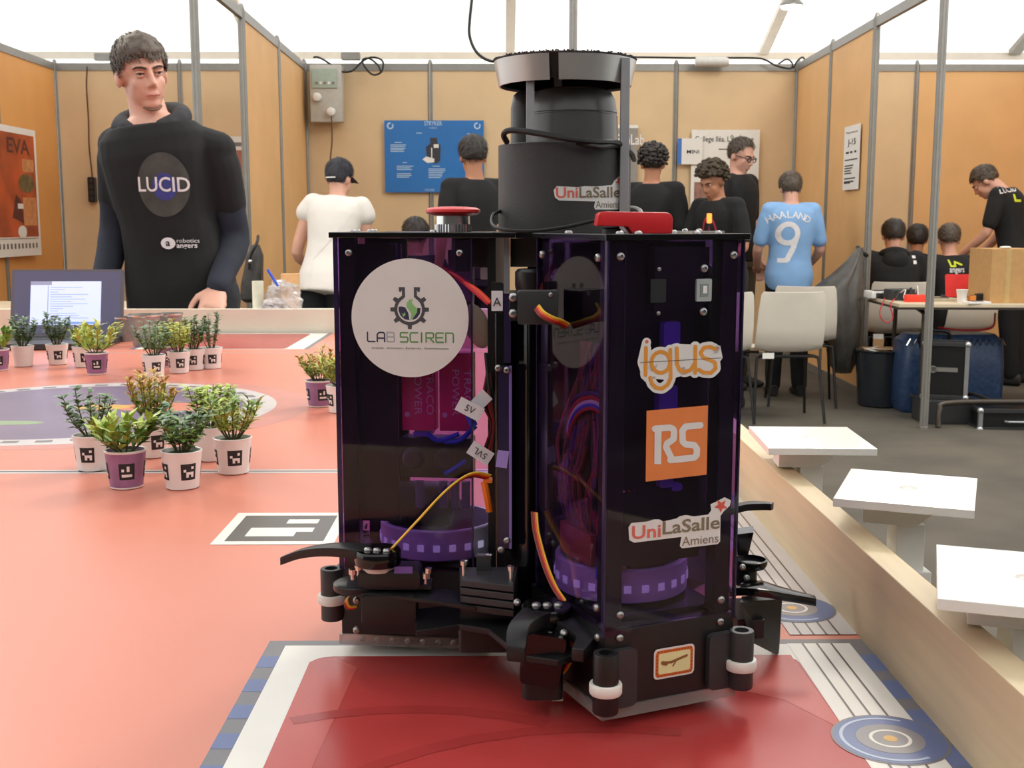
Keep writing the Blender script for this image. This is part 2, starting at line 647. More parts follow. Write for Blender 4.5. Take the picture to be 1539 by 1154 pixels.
wall('wall_back', (BX[0], BACK_Y), (BX[-1], BACK_Y), 8, [0, 0, 0, 0, 0, 0, 0, 1], cuts=[(x - BX[0]) / (BX[-1] - BX[0]) for x in BX])
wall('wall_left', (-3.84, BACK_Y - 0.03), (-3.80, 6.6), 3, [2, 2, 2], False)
wall('wall_right', (4.60, BACK_Y - 0.03), (4.60, 6.6), 3, [1, 1, 1], False)
wall('wall_reflection_blocker', (-8.6, -2.4), (9.4, -2.4), 12, [3])  # added unseen wall, keeps the bright tent out of the robot panels' reflections
wl = wall('wall_partition_left', (-1.70, BACK_Y - 0.03), (-1.67, 7.72), 2, [1, 1], True)
wr = wall('wall_partition_right', (2.55, BACK_Y - 0.03), (2.50, 8.0), 2, [1, 1], True)
# free standing front posts carrying the rails of the open booths
def freepost(x, y, label, rail_to=None):
    t = thing('booth_post', label, 'post', (x, y, FLOOR_Z))
    mb = MB(); post(mb, x, y); mb.build('upright', M_alu, t, angle=20)
    if rail_to:
        MB().bar((x, y + 0.02, WALL_TOP - 0.03), (rail_to[0], rail_to[1] - 0.02, WALL_TOP - 0.03), 0.03, 0.06).build('rail', M_alu, t, smooth=False)
    return t
freepost(-1.66, 6.5, 'grey aluminium booth post behind the person in the hooded black shirt', (-1.67, 7.72))
freepost(2.48, 6.74, 'grey aluminium booth post in front of the cluttered right table', (2.50, 8.0))
cp = freepost(0.39, 6.6, 'grey aluminium post rising right behind the robot beacon')
MB().box((0.355, 6.58, WALL_TOP - 0.14), (0.372, 6.62, WALL_TOP - 0.02)).build('bracket', M_alu, cp, smooth=False)

# tent lamp in view
lp = thing('tent_lamp', 'glaring white lamp under the tent roof at upper right', 'lamp', tuple(at(1190, 6, 10.6)))
q = at(1190, 6, 10.6)
MB().lathe([(0.05, 0.05), (0.10, 0.0), (0.10, -0.02)], q, 20).build('housing', M_alu, lp)
MB().lathe([(0.09, -0.035), (0.095, -0.021)], q, 20).build('diffuser', glow('lamp_glow', (255, 252, 245), 14), lp)
MB().tube([q + Vector((0, 0, 0.05)), Vector((q.x, q.y, EAVE + (EY - q.y) * 0.37))], 0.008).build('hanger', M_alu, lp)
# ------------------------------------------------------------------ game table 3 m x 2 m, printed playing mat, wooden borders
TX0, TX1, TY0, TY1 = -1.722, 0.278, 0.415, 3.415
M_wood = mat('pale_pine_board', (206, 186, 150), 0.5, 0, 0.10, 6, 0.12, 60)
M_woodw = mat('whitish_painted_board', (230, 222, 202), 0.5, 0, 0.05, 6, 0.1, 60)
def wood(name, rgb):
    m = mat(name, rgb, 0.5, 0, 0.10, 6, 0.1, 50)
    nt = m.node_tree
    n = [x for x in nt.nodes if x.type == 'TEX_NOISE'][0]
    tc = [x for x in nt.nodes if x.type == 'TEX_COORD'][0]
    mp = nt.nodes.new('ShaderNodeMapping')
    mp.inputs['Scale'].default_value = (9, 0.7, 9)
    nt.links.new(tc.outputs['Object'], mp.inputs['Vector'])
    nt.links.new(mp.outputs[0], n.inputs['Vector'])
    return m
M_pine = wood('long_grain_pine', (208, 188, 152))
M_mat = mat('salmon_printed_vinyl', (211, 131, 110), 0.32, 0, 0.05, 1.6, 0.03, 300, spec=0.4)
gt = thing('game_table', 'salmon red robot game table with printed mat and wooden borders', 'table', (-0.722, 1.915, FLOOR_Z))
MB().box((TX0, TY0, -0.022), (TX1, TY1, -0.0008)).build('tabletop', M_wood, gt, smooth=False)
for y0, y1 in ((TY0, 1.4865), (1.4895, 2.8875), (2.8905, TY1)):
    MB().box((TX0, y0, -0.0008), (TX1, y1, 0)).build('mat_sheet', M_mat, gt, smooth=False)
MB().box((TX1, TY0 - 0.022, -0.022), (TX1 + 0.022, TY1 + 0.022, 0.07)).build('border', M_pine, gt, smooth=False, bevel=0.001)
MB().box((TX0 - 0.022, TY0 - 0.022, -0.022), (TX0, TY1 + 0.022, 0.07)).build('border', M_pine, gt, smooth=False, bevel=0.001)
MB().box((TX0, TY1, -0.022), (TX1, TY1 + 0.022, 0.07)).build('border', M_woodw, gt, smooth=False, bevel=0.001)
MB().box((TX0, TY0 - 0.022, -0.022), (TX1, TY0, 0.07)).build('border', M_pine, gt, smooth=False, bevel=0.001)
for x in (-1.5, 0.05):
    for y in (0.65, 3.2):
        MB().box((x - 0.035, y - 0.035, FLOOR_Z), (x + 0.035, y + 0.035, -0.022)).build('leg', M_wood, gt, smooth=False)
    MB().box((x - 0.03, 0.68, -0.10), (x + 0.03, 3.17, -0.022)).build('joist', M_wood, gt, smooth=False)

P_white = mat('print_white', (226, 222, 214), 0.32, 0, 0.03, 20, spec=0.4)
P_red = mat('print_red', (170, 58, 56), 0.24, 0, 0.10, 5, spec=0.5)
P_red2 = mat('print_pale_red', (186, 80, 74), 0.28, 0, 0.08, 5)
P_red3 = mat('print_dark_red', (158, 52, 50), 0.26, 0, 0.10, 5)
P_grey = mat('print_grey', (136, 132, 134), 0.32, 0, 0.05, 20)
P_slate = mat('print_slate', (112, 110, 114), 0.32, 0, 0.05, 20)
P_blue = mat('print_blue', (90, 106, 150), 0.32, 0, 0.06, 20)
P_lblue = mat('print_pale_blue', (172, 186, 208), 0.32, 0, 0.05, 20)
P_dark = mat('print_charcoal', (84, 80, 76), 0.35, 0, 0.06, 30)
P_purple = mat('print_crater_purple', (106, 90, 116), 0.35, 0, 0.25, 4)
P_lgrey = mat('print_light_grey', (196, 190, 188), 0.32, 0, 0.04, 20)
P_gold = mat('print_gold', (206, 158, 70), 0.35, 0, 0.05, 20)
P_green = mat('print_green', (128, 152, 112), 0.35, 0, 0.1, 20)
def pr(flat, m, lev, name='print'):
    return flat.put(name, m, gt, lambda x, y: (x, y, 0.00012 * lev))
# seam lines printed white on both sides of the joints between the sheets
f = Flat()
for y in (1.488, 2.889):
    f.rect(TX0, y + 0.002, TX1, y + 0.010 if y < 2 else y + 0.006); f.rect(TX0, y - 0.012 if y < 2 else y - 0.006, TX1, y - 0.003)
pr(f, P_lgrey, 1, 'seam_line_print')
f = Flat(); f.rect(TX0, 1.4850, TX1, 1.4905); pr(f, P_dark, 2, 'seam_line_print')
# near corner zone
def zone(x0, y0, x1, y1, stripes=True):
    pr(Flat().rect(x0 - 0.008, y0, x1, y1), P_slate, 1, 'zone_edge')
    y = y0
    while y < y1 - 0.02:
        pr(Flat().rect(x0 - 0.008, y, x0 + 0.006, y + 0.022), P_blue, 2, 'zone_dash')
        y += 0.044
    pr(Flat().rect(x0 + 0.006, y0, x1 - 0.012, y1 - 0.011), P_white, 3, 'zone_frame')
    pr(Flat().poly(rrect(x0 + 0.030, y0 + 0.01, x1 - 0.060, y1 - 0.034, 0.016)), P_red, 4, 'zone_field')
zone(-0.172, 0.415, 0.278, 0.866)
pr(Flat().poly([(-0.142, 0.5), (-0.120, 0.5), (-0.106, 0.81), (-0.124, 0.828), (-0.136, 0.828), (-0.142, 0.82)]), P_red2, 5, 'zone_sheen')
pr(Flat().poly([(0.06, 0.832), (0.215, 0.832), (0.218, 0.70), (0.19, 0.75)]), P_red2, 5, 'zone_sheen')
f = Flat()
for cx, cy, rr, a0, a1 in ((-0.06, 0.56, 0.17, 60, 116), (0.06, 0.50, 0.2, 75, 140)):
    f.ring(cx, cy, rr, rr + 0.012, a0, a1)
pr(f, P_red3, 6, 'zone_arc')
# right hand stripes of the zone and the blue strip along the border
pr(Flat().rect(0.218, 0.55, 0.266, 0.856), P_white, 5, 'stripe_band')
f = Flat()
for x in (0.229, 0.240, 0.251):
    f.rect(x, 0.55, x + 0.0016, 0.856)
pr(f, P_dark, 6, 'stripe_print')
pr(Flat().rect(0.266, 0.50, 0.278, 0.852), P_slate, 5, 'zone_edge')
for i in range(5):
    pr(Flat().rect(0.266, 0.60 + i * 0.05, 0.278, 0.632 + i * 0.05), P_blue, 6, 'zone_dash')
pr(Flat().rect(0.225, 0.875, 0.278, 1.36), P_lgrey, 5, 'stripe_band')
f = Flat()
for x in (0.233, 0.243, 0.253, 0.263):
    f.rect(x, 0.875, x + 0.0016, 1.36)
pr(f, P_dark, 6, 'stripe_print')
def emblem(cx, cy, r):
    pr(Flat().disc(cx, cy, r, 40), P_slate, 7, 'emblem')
    pr(Flat().disc(cx, cy, r * 0.95, 40), P_blue, 8, 'emblem')
    pr(Flat().ring(cx, cy, r * 0.80, r * 0.86, 60, 300), P_lblue, 9, 'emblem')
    pr(Flat().disc(cx, cy, r * 0.58, 32), P_grey, 9, 'emblem')
    pr(Flat().ring(cx, cy, r * 0.30, r * 0.36), P_white, 10, 'emblem')
    pr(Flat().disc(cx, cy, r * 0.12, 16), P_gold, 10, 'emblem')
def clip_emblem(cx, cy, r):
    emblem(min(cx, TX1 - r), cy, r)
e1 = ground(1400, 1112); clip_emblem(e1.x, e1.y, 0.036)
e2 = ground(1225, 915); clip_emblem(e2.x, e2.y, 0.036)
e3 = ground(1130, 800); clip_emblem(0.24, 1.33, 0.036)
# far middle zone
zone(-0.947, 2.965, -0.497, 3.415)
zone(-0.172, 2.965, 0.278, 3.415)
# crater disc in the middle
CXc, CYc, CR = -0.733, 2.0, 0.335
pr(Flat().disc(CXc + 0.03, CYc, CR + 0.03, 64), mat('print_dusty_rose', (196, 128, 116), 0.34, 0, 0.05, 20), 1, 'crater_print')
pr(Flat().disc(CXc, CYc, CR, 64), P_lgrey, 2, 'crater_print')
pr(Flat().disc(CXc - 0.01, CYc, CR * 0.86, 64), P_purple, 3, 'crater_print')
f = Flat()
for k in range(40):
    f.ring(CXc - 0.005, CYc, CR * 0.89, CR * 0.94, k * 9, k * 9 + 4.5, 160)
pr(f, P_slate, 4, 'crater_print')
pr(Flat().disc(-0.58, 2.02, 0.10, 24, 0.05), M_mat, 5, 'crater_print')
pr(Flat().disc(-0.80, 1.86, 0.06, 16, 0.02), P_green, 4, 'crater_print')
pr(Flat().disc(-0.70, 2.02, 0.05, 16, 0.03), P_gold, 6, 'crater_print')
# fiducial marker printed on the mat
ax, ay = -0.2825, 1.150
pr(Flat().rect(ax - 0.0115, ay - 0.0125, ax + 0.1125, ay + 0.1165), P_white, 3, 'marker_print')
pr(Flat().rect(ax, ay, ax + 0.1005, ay + 0.104), P_dark, 4, 'marker_print')
f = Flat()
u, v = 0.1005 / 6, 0.104 / 6
for r_, row in enumerate(('0011', '0000', '1111', '1110')):
    for c_, ch in enumerate(row):
        if ch == '1':
            f.rect(ax + (c_ + 1) * u - 1e-5, ay + (4 - r_) * v - 1e-5, ax + (c_ + 2) * u + 1e-5, ay + (5 - r_) * v + 1e-5)
pr(f, P_white, 5, 'marker_print')

# ------------------------------------------------------------------ solar panel targets along the right border
def solar(cx, cy, rz, label):
    t = thing('solar_panel_target', label, 'panel', (cx, cy, 0), 0, 'white tilting panels along the right border')
    M = Matrix.Translation((cx, cy, 0)) @ Matrix.Rotation(rz, 4, 'Z')
    o = MB(M).box((-0.053, -0.062, 0.094), (0.053, 0.062, 0.101)).build('panel_plate', M_gw, t, smooth=False, bevel=0.0006)
    MB(M).lathe([(0.007, 0), (0.0066, 0.0003)], (0, 0.0, 0.101), 16).build('centre_screw', M_paleplug, o)
    mb = MB(M)
    prof = [(-0.034, 0.094), (0.034, 0.094), (0.008, 0.072), (-0.034, 0.072)]
    mb.prism3(prof, -0.016, 0.016, 1)
    mb.build('bracket', M_white, t, smooth=False, bevel=0.0006)
    MB().box((cx - 0.012, cy - 0.012, 0.03), (cx + 0.012, cy + 0.012, 0.072)).build('pivot', M_white, t, smooth=False, bevel=0.001)
    MB().box((TX1 + 0.0222, cy - 0.02, -0.02), (cx + 0.016, cy + 0.02, 0.034)).build('mount_block', M_white, t, smooth=False, bevel=0.001)
M_gw = mat('glossy_white_laminate', (236, 234, 228), 0.12, 0, 0.02, 20)
M_paleplug = mat('pale_screw_cap', (206, 200, 190), 0.4)
solar(0.3175, 1.182, R(-3), 'white tilting panel on the border furthest from the camera')
solar(0.3385, 0.9485, R(-23), 'middle white tilting panel beside the wooden border')
solar(0.327, 0.700, R(-20), 'nearest white tilting panel, cut off by the right edge of the photo')
# ------------------------------------------------------------------ the robot: three square arms at 120 degrees round a central tower
RO = Vector((0.0446, 0.8683, 0))
RL, RW = 0.161, 0.0495
Z_BASE, Z_LOW, Z_PLATE, Z_TOP = 0.0155, 0.066, 0.3095, 0.3135
def ang(a): return Vector((math.cos(R(a)), math.sin(R(a)), 0))
ARM_A = {1: -66.7, 2: 173.3, 3: 53.3}
AU = {k: ang(a) for k, a in ARM_A.items()}
AL = {k: Vector((-u.y, u.x, 0)) for k, u in AU.items()}
AM = {k: Matrix.Translation(RO) @ Matrix.Rotation(R(ARM_A[k]), 4, 'Z') for k in AU}
ZV = Vector((0, 0, 1))
M_purple = sheet_mat('purple_clear_acrylic', (0.70, 0.57, 0.79), 0.034, 0.04, 0.010, (0.25, 0.20, 0.30))
M_purpledeep = mat('violet_acrylic_edge', (40, 30, 62), 0.2, 0, 0.2, 30)
M_clear = sheet_mat('clear_acrylic', (0.80, 0.80, 0.80), 0.045, 0.08, 0.25, (0.55, 0.52, 0.50))
M_red = mat('red_button_plastic', (222, 44, 48), 0.35, 0, 0.05, 40)
M_orange = mat('orange_wire', (240, 120, 30), 0.45)
M_yellow = mat('yellow_wire', (240, 196, 60), 0.45)
M_brown = mat('brown_wire', (120, 50, 34), 0.45)
M_redw = mat('red_wire', (196, 26, 44), 0.4)
M_bluew = mat('blue_wire', (40, 84, 214), 0.4)
M_whitew = mat('pale_wire', (220, 214, 210), 0.5)
M_label = mat('label_tape', (222, 220, 224), 0.5)
M_white_ring = mat('white_nylon_ring', (228, 224, 216), 0.45)
M_chip = glow('led_chip_violet', (190, 184, 214), 0.4)
rb = thing('wheeled_robot', 'three-armed black robot with purple see-through panels and logo stickers', 'robot', tuple(RO))

def on_plane(x, y, p0, n):
    d = FW + RT * ((x - 769.5) / F_PX) - UP * ((y - 577.0) / F_PX)
    return CAM + d * ((p0 - CAM).dot(n) / d.dot(n))
def on_cyl(x, y, c, r):
    d = FW + RT * ((x - 769.5) / F_PX) - UP * ((y - 577.0) / F_PX)
    ox, oy = CAM.x - c.x, CAM.y - c.y
    A, B, C_ = d.x ** 2 + d.y ** 2, 2 * (ox * d.x + oy * d.y), ox * ox + oy * oy - r * r
    t = (-B - math.sqrt(max(0, B * B - 4 * A * C_))) / (2 * A)
    return CAM + d * t
E1, N1 = RO + AU[1] * RL, AU[1]
P2, N2 = RO + AL[2] * RW, AL[2]
P1, N1S = RO - AL[1] * RW, -AL[1]
def mapF1(off): return lambda x, y: on_plane(x, -y, E1, N1) + N1 * off
def mapS2(off): return lambda x, y: on_plane(x, -y, P2, N2) + N2 * off

def ypoly(L, W):
    pts = []
    for k in (3, 2, 1):
        for l in (-W, W):
            q = AU[k] * L + AL[k] * l
            pts.append((RO.x + q.x, RO.y + q.y))
        q = ang(ARM_A[k] + 60) * (W / math.sin(R(60)))
        pts.append((RO.x + q.x, RO.y + q.y))
    return pts
MB().prism3(ypoly(RL + 0.001, RW + 0.001), 0.008, Z_BASE).build('base_plate', M_clear, rb, smooth=False)
MB().prism3(ypoly(RL + 0.0025, RW + 0.0022), Z_PLATE, Z_TOP).build('top_plate', M_blackgloss, rb, smooth=False, bevel=0.0005)

# a shared round-head screw
_sm = MB()
_sm.lathe([(0.0029, 0), (0.0028, 0.0009), (0.0022, 0.0016), (0.0014, 0.0019), (0.0012, 0.0008)], seg=12)
SCREW = _sm.mesh('screw', mat('screw_steel', (168, 166, 164), 0.32, 0.9, 0.05, 60))
def screw(pos, n, parent=rb, s=1.0):
    s *= 0.9
    o = link('screw', SCREW, parent)
    o.location = Vector(pos) - root_of(parent).location
    o.rotation_euler = Vector(n).to_track_quat('Z', 'Y').to_euler()
    o.scale = (s, s, s)
    return o

# per-arm structure
for k in (1, 2, 3):
    M = AM[k]
    # lower black housing with a stepped upper edge
    mb = MB(M)
    mb.box((0.052, -RW + 0.001, Z_BASE), (RL - 0.0005, RW - 0.001, Z_LOW))
    mb.build('lower_housing', M_black, rb, smooth=False, bevel=0.0008)
    # clear purple panels: end and two sides
    EW = RW - 0.0012
    prof = [(-EW, Z_LOW - 0.004), (-0.031, Z_LOW - 0.004), (-0.027, Z_LOW + 0.001), (0.027, Z_LOW + 0.001), (0.031, Z_LOW - 0.004), (EW, Z_LOW - 0.004), (EW, Z_PLATE), (-EW, Z_PLATE)]
    MB(M).prism3(prof, RL - 0.003, RL, 0).build('end_panel', M_purple, rb, smooth=False)
    for s in (-1, 1):
        a0, a1 = sorted((s * RW, s * (RW - 0.003)))
        c0, c1 = sorted((s * EW, s * RW))
        MB(M).box((RL - 0.0031, c0, Z_LOW - 0.004), (RL, c1, Z_PLATE)).build('panel_edge', M_purpledeep, rb, smooth=False)
        MB(M).box((0.062, a0, Z_LOW), (RL - 0.0032, a1, Z_PLATE)).build('side_panel', M_purple, rb, smooth=False)
        # glossy cut edges of the sheets
        MB(M).box((0.0605, a0, Z_LOW), (0.0618, a1, Z_PLATE)).build('panel_edge', M_purpledeep, rb, smooth=False)
        # black corner post behind the panel joint
        b0, b1 = sorted((s * (RW - 0.0031), s * (RW - 0.015)))
        MB(M).box((RL - 0.015, b0, Z_LOW), (RL - 0.0031, b1, Z_PLATE)).build('corner_post', M_black, rb, smooth=False, bevel=0.001)
        b0, b1 = sorted((s * (RW - 0.0035), s * (RW - 0.013)))
        MB(M).box((0.063, b0, Z_PLATE - 0.024), (0.074, b1, Z_PLATE - 0.0002)).build('bracket_block', M_black, rb, smooth=False, bevel=0.001)
    for l in (-0.0405, 0.0405):
        screw(M @ Vector((RL, l, 0.300)), AU[k])
        for z in (0.0755, 0.0605, 0.0385, 0.0165):
            screw(M @ Vector((RL, l * 0.93, z)), AU[k])
    for s in (-1, 1):
        for a in (0.0695, 0.1495):
            screw(M @ Vector((a, s * RW, 0.299)), AL[k] * s)
            screw(M @ Vector((a, s * (RW - 0.001), 0.0195)), AL[k] * s)
        screw(M @ Vector((0.152, s * RW, 0.079)), AL[k] * s)
        screw(M @ Vector((0.152, s * (RW - 0.001), 0.0595)), AL[k] * s)
    # screws on the top plate
    for a, l in ((0.15, -0.035), (0.15, -0.022), (0.15, 0.02), (0.15, 0.036), (0.09, -0.04), (0.09, 0.04)):
        screw(M @ Vector((a, l, Z_TOP)), ZV, s=1.0)
    # corner rollers
    for s in (-1, 1):
        c = M @ Vector((RL + 0.006, s * (RW + 0.001), 0))
        ro_ = MB().lathe([(0.0078, 0), (0.0082, 0.001), (0.0082, 0.038), (0.0078, 0.039), (0.0048, 0.039), (0.0048, 0.034), (0.0001, 0.034)], (c.x, c.y, 0.0155 + (0.0005 if k != 2 else 0.012)), 20).build('corner_roller', M_darkgrey if s > 0 else M_black, rb)
        zc = 0.0155 + 0.016 + (0.0005 if k != 2 else 0.012)
        MB().lathe([(0.0098, -0.0035), (0.0104, -0.0025), (0.0104, 0.0025), (0.0098, 0.0035)], (c.x, c.y, zc), 24).build('roller_ring', M_white_ring, ro_)
        mb = MB(M)
        b0, b1 = sorted((s * (RW - 0.002), s * 0.027))
        mb.rbox((RL, b0, zc - 0.016), (RL + 0.0045, b1, zc + 0.022), 0.004, axis=0)
        mb.build('roller_bracket', M_darkgrey if k == 1 else M_black, rb, angle=30)
    # LED strip ring inside the arm
    c = M @ Vector((0.094, 0, 0))
    rg = MB().lathe([(0.0445, 0.072), (0.0455, 0.073), (0.0455, 0.094), (0.0445, 0.095), (0.042, 0.095), (0.042, 0.072)], (c.x, c.y, 0), 40).build('led_ring', M_ledband if 'M_ledband' in globals() else mat('violet_led_band', (186, 180, 200), 0.3, 0, 0.1, 40), rb)
    for j in range(24):
        a = 2 * math.pi * j / 24
        Mr = Matrix.Translation((c.x, c.y, 0)) @ Matrix.Rotation(a, 4, 'Z')
        MB(Mr).box((0.0455, -0.0024, 0.0795), (0.0463, 0.0024, 0.0845)).build('led_chip', M_chip, rg, smooth=False)
    MB(M).box((0.06, -0.042, 0.066), (0.15, 0.042, 0.070)).build('deck_plate', M_blackgloss, rb, smooth=False)
    # motor and inner walls
    MB().lathe([(0.0165, 0.0), (0.0175, 0.002), (0.0175, 0.045), (0.016, 0.047), (0.004, 0.047), (0.004, 0.055)], (0, 0, 0), 24, M=M @ Matrix.Translation((0.132, 0, 0.105)) @ Matrix.Rotation(R(-90), 4, 'Y')).build('wheel_motor', M_darkgrey, rb)
    MB(M).box((0.046, -0.032, Z_BASE), (0.052, 0.032, Z_PLATE)).build('hub_wall', M_black, rb, smooth=False)
    if k == 1:
        MB(M).box((0.138, -0.033, 0.10), (0.1405, 0.033, Z_PLATE - 0.001)).build('inner_plate', M_black, rb, smooth=False)
    else:
        MB(M).box((0.118, -0.006, 0.12), (RL - 0.016, -0.003, Z_PLATE - 0.001)).build('inner_plate', M_black, rb, smooth=False)

# hub column and electronics
MB().lathe([(0.026, Z_BASE), (0.026, Z_PLATE)], (RO.x, RO.y, 0), 6).build('hub_column', M_black, rb, angle=20)
# electronics stack in the right arm
M1 = AM[1]
MB(M1).box((0.060, 0.006, 0.118), (0.128, 0.043, 0.300)).build('controller_box', mat('dark_teal_board', (20, 30, 30), 0.35, 0, 0.4, 60), rb, smooth=False, bevel=0.001)
MB(M1).box((0.128, -0.016, 0.118), (0.1305, 0.044, 0.245)).build('circuit_board', mat('dark_green_board', (18, 34, 30), 0.3, 0, 0.4, 90), rb, smooth=False)
M_violetpart = mat('violet_connector', (120, 96, 214), 0.35)
for l, z, w, h in ((0.006, 0.250, 0.012, 0.016), (0.006, 0.236, 0.014, 0.008), (0.004, 0.207, 0.014, 0.020), (0.004, 0.154, 0.010, 0.007), (0.012, 0.150, 0.008, 0.005)):
    MB(M1).rbox((0.1406, l - w / 2, z - h / 2), (0.146, l + w / 2, z + h / 2), 0.002, axis=0).build('connector', M_violetpart, rb)
MB(M1).box((0.085, -0.010, 0.265), (0.15, 0.030, 0.305)).build('power_switch_box', M_black, rb, smooth=False)
# USB socket and a square cut-out with their screws on the right arm's face
us = MB(M1).rbox((RL, 0.0130, 0.2715), (RL + 0.0016, 0.0240, 0.2855), 0.001, axis=0).build('usb_socket', mat('pale_socket', (196, 204, 200), 0.3, 0.5), rb)
MB(M1).box((RL + 0.0016, 0.0155, 0.2745), (RL + 0.0019, 0.0215, 0.2825)).build('socket_hole', mat('grey_socket_hole', (130, 140, 138), 0.4), us, smooth=False)
MB(M1).box((RL + 0.0019, 0.0172, 0.2765), (RL + 0.0024, 0.0200, 0.2812)).build('socket_tongue', M_white, us, smooth=False)
MB(M1).rbox((RL, -0.0195, 0.2715), (RL + 0.0006, -0.0085, 0.2860), 0.001, axis=0).build('square_cutout', mat('cutout_black', (6, 5, 8), 0.6), rb)
for z in (0.2650, 0.2920):
    screw(M1 @ Vector((RL, 0.0190, z)), AU[1])
    screw(M1 @ Vector((RL, -0.0134, z)), AU[1], s=0.5)
# wires inside the right arm, seen through its left side
def wire(pts, r, m, parent=rb, name='wire', smooth=8):
    return MB().tube(pts, r, 8, smooth=smooth).build(name, m, parent)
def W1(a, l, z): return M1 @ Vector((a, l, z))
for i, (m, d) in enumerate(((M_redw, 0), (M_bluew, 0.003), (M_whitew, 0.006), (M_redw, 0.010), (mat('dark_violet_wire', (70, 40, 110), 0.4), 0.014))):
    wire([W1(0.068, -0.03, 0.150 + d), W1(0.085, -0.034, 0.185 + d), W1(0.118, -0.036, 0.201 + d * 0.7), W1(0.142, -0.03, 0.190 + d)], 0.0014, m)
    wire([W1(0.140, -0.03 + d, 0.150), W1(0.128, -0.036, 0.130), W1(0.125, -0.03 + d, 0.108), W1(0.135, -0.02, 0.096)], 0.0012, m)
for i in range(26):
    a = random.uniform(0.075, 0.135)
    wire([W1(a, -0.03, 0.10), W1(a + random.uniform(-.02, .02), -0.036, 0.14), W1(a + random.uniform(-.02, .02), -0.034, 0.17), W1(random.uniform(.07, .13), -0.02, 0.24)], 0.0014, random.choice([M_cable, mat('dark_red_wire', (150, 24, 50), 0.4), M_brown, M_brown, mat('dark_violet_wire', (70, 40, 110), 0.4), M_cable]))
MB(M1).box((0.08, -0.040, 0.097), (0.125, -0.036, 0.118)).build('copper_bracket', mat('copper_tape', (176, 92, 70), 0.4, 0.3), rb, smooth=False)
for l in (0, 0.008):
    MB(M1).rbox((0.128, -0.038 + l, 0.090), (0.140, -0.033 + l, 0.098), 0.001).build('plug', M_bluew if l == 0 else M_redw, rb)

# power supplies and driver in the left arm
M2 = AM[2]
M_psu = mat('crimson_power_module', (240, 34, 112), 0.4, 0, 0.08, 40)
M_psutxt = mat('pale_pink_lettering', (252, 196, 220), 0.5)
for a in (0.1035, 0.0755):
    p = MB(M2).box((a - 0.0125, 0.018, 0.168), (a + 0.0125, 0.032, 0.226)).build('power_module', M_psu, rb, smooth=False, bevel=0.0008)
    f = Flat()
    f.text('TRACO', 0, 0.0030, 0.0078, 'CENTER', width=0.034)
    f.text('POWER', 0, -0.0058, 0.0078, 'CENTER', width=0.034)
    o_ = M2 @ Vector((a - 0.003, 0.0321, 0.197))
    f.put('lettering', M_psutxt, p, plane_map(o_, -ZV, -AU[2], 0.0002))
    f = Flat(); f.disc(0, 0, 0.002, 12)
    f.put('lettering', M_psutxt, p, plane_map(M2 @ Vector((a + 0.0085, 0.0321, 0.180)), -AU[2], ZV, 0.0002))
MB(M2).box((0.064, 0.012, 0.132), (0.118, 0.030, 0.162)).build('driver_box', M_black, rb, smooth=False, bevel=0.001)
for a in (0.108, 0.084):
    MB(M2).lathe([(0.008, 0), (0.0085, 0.002), (0.006, 0.006), (0.002, 0.0065)], (0, 0, 0), 20, M=Matrix.Translation((a, 0.030, 0.147)) @ Matrix.Rotation(R(-90), 4, 'X')).build('knob', M_darkgrey, rb)
MB(M2).box((0.095, 0.012, 0.1635), (0.108, 0.0305, 0.1665)).build('terminal', M_violetpart, rb, smooth=False)
for a in (0.078, 0.087, 0.070, 0.105):
    MB(M2).rbox((a - 0.003, 0.020, 0.108), (a + 0.003, 0.026, 0.128), 0.001).build('connector', mat('grey_violet_plug', (96, 88, 128), 0.4), rb)
MB(M2).box((0.118, 0.034, 0.10), (0.146, 0.037, 0.305)).build('inner_cover', M_black, rb, smooth=False)
MB(M2).box((0.066, 0.0, 0.262), (0.085, 0.006, 0.300)).build('card_holder', mat('lilac_card', (150, 120, 168), 0.5), rb, smooth=False)
MB(M2).rbox((0.117, 0.018, 0.285), (0.126, 0.026, 0.305), 0.002).build('connector', M_violetpart, rb)

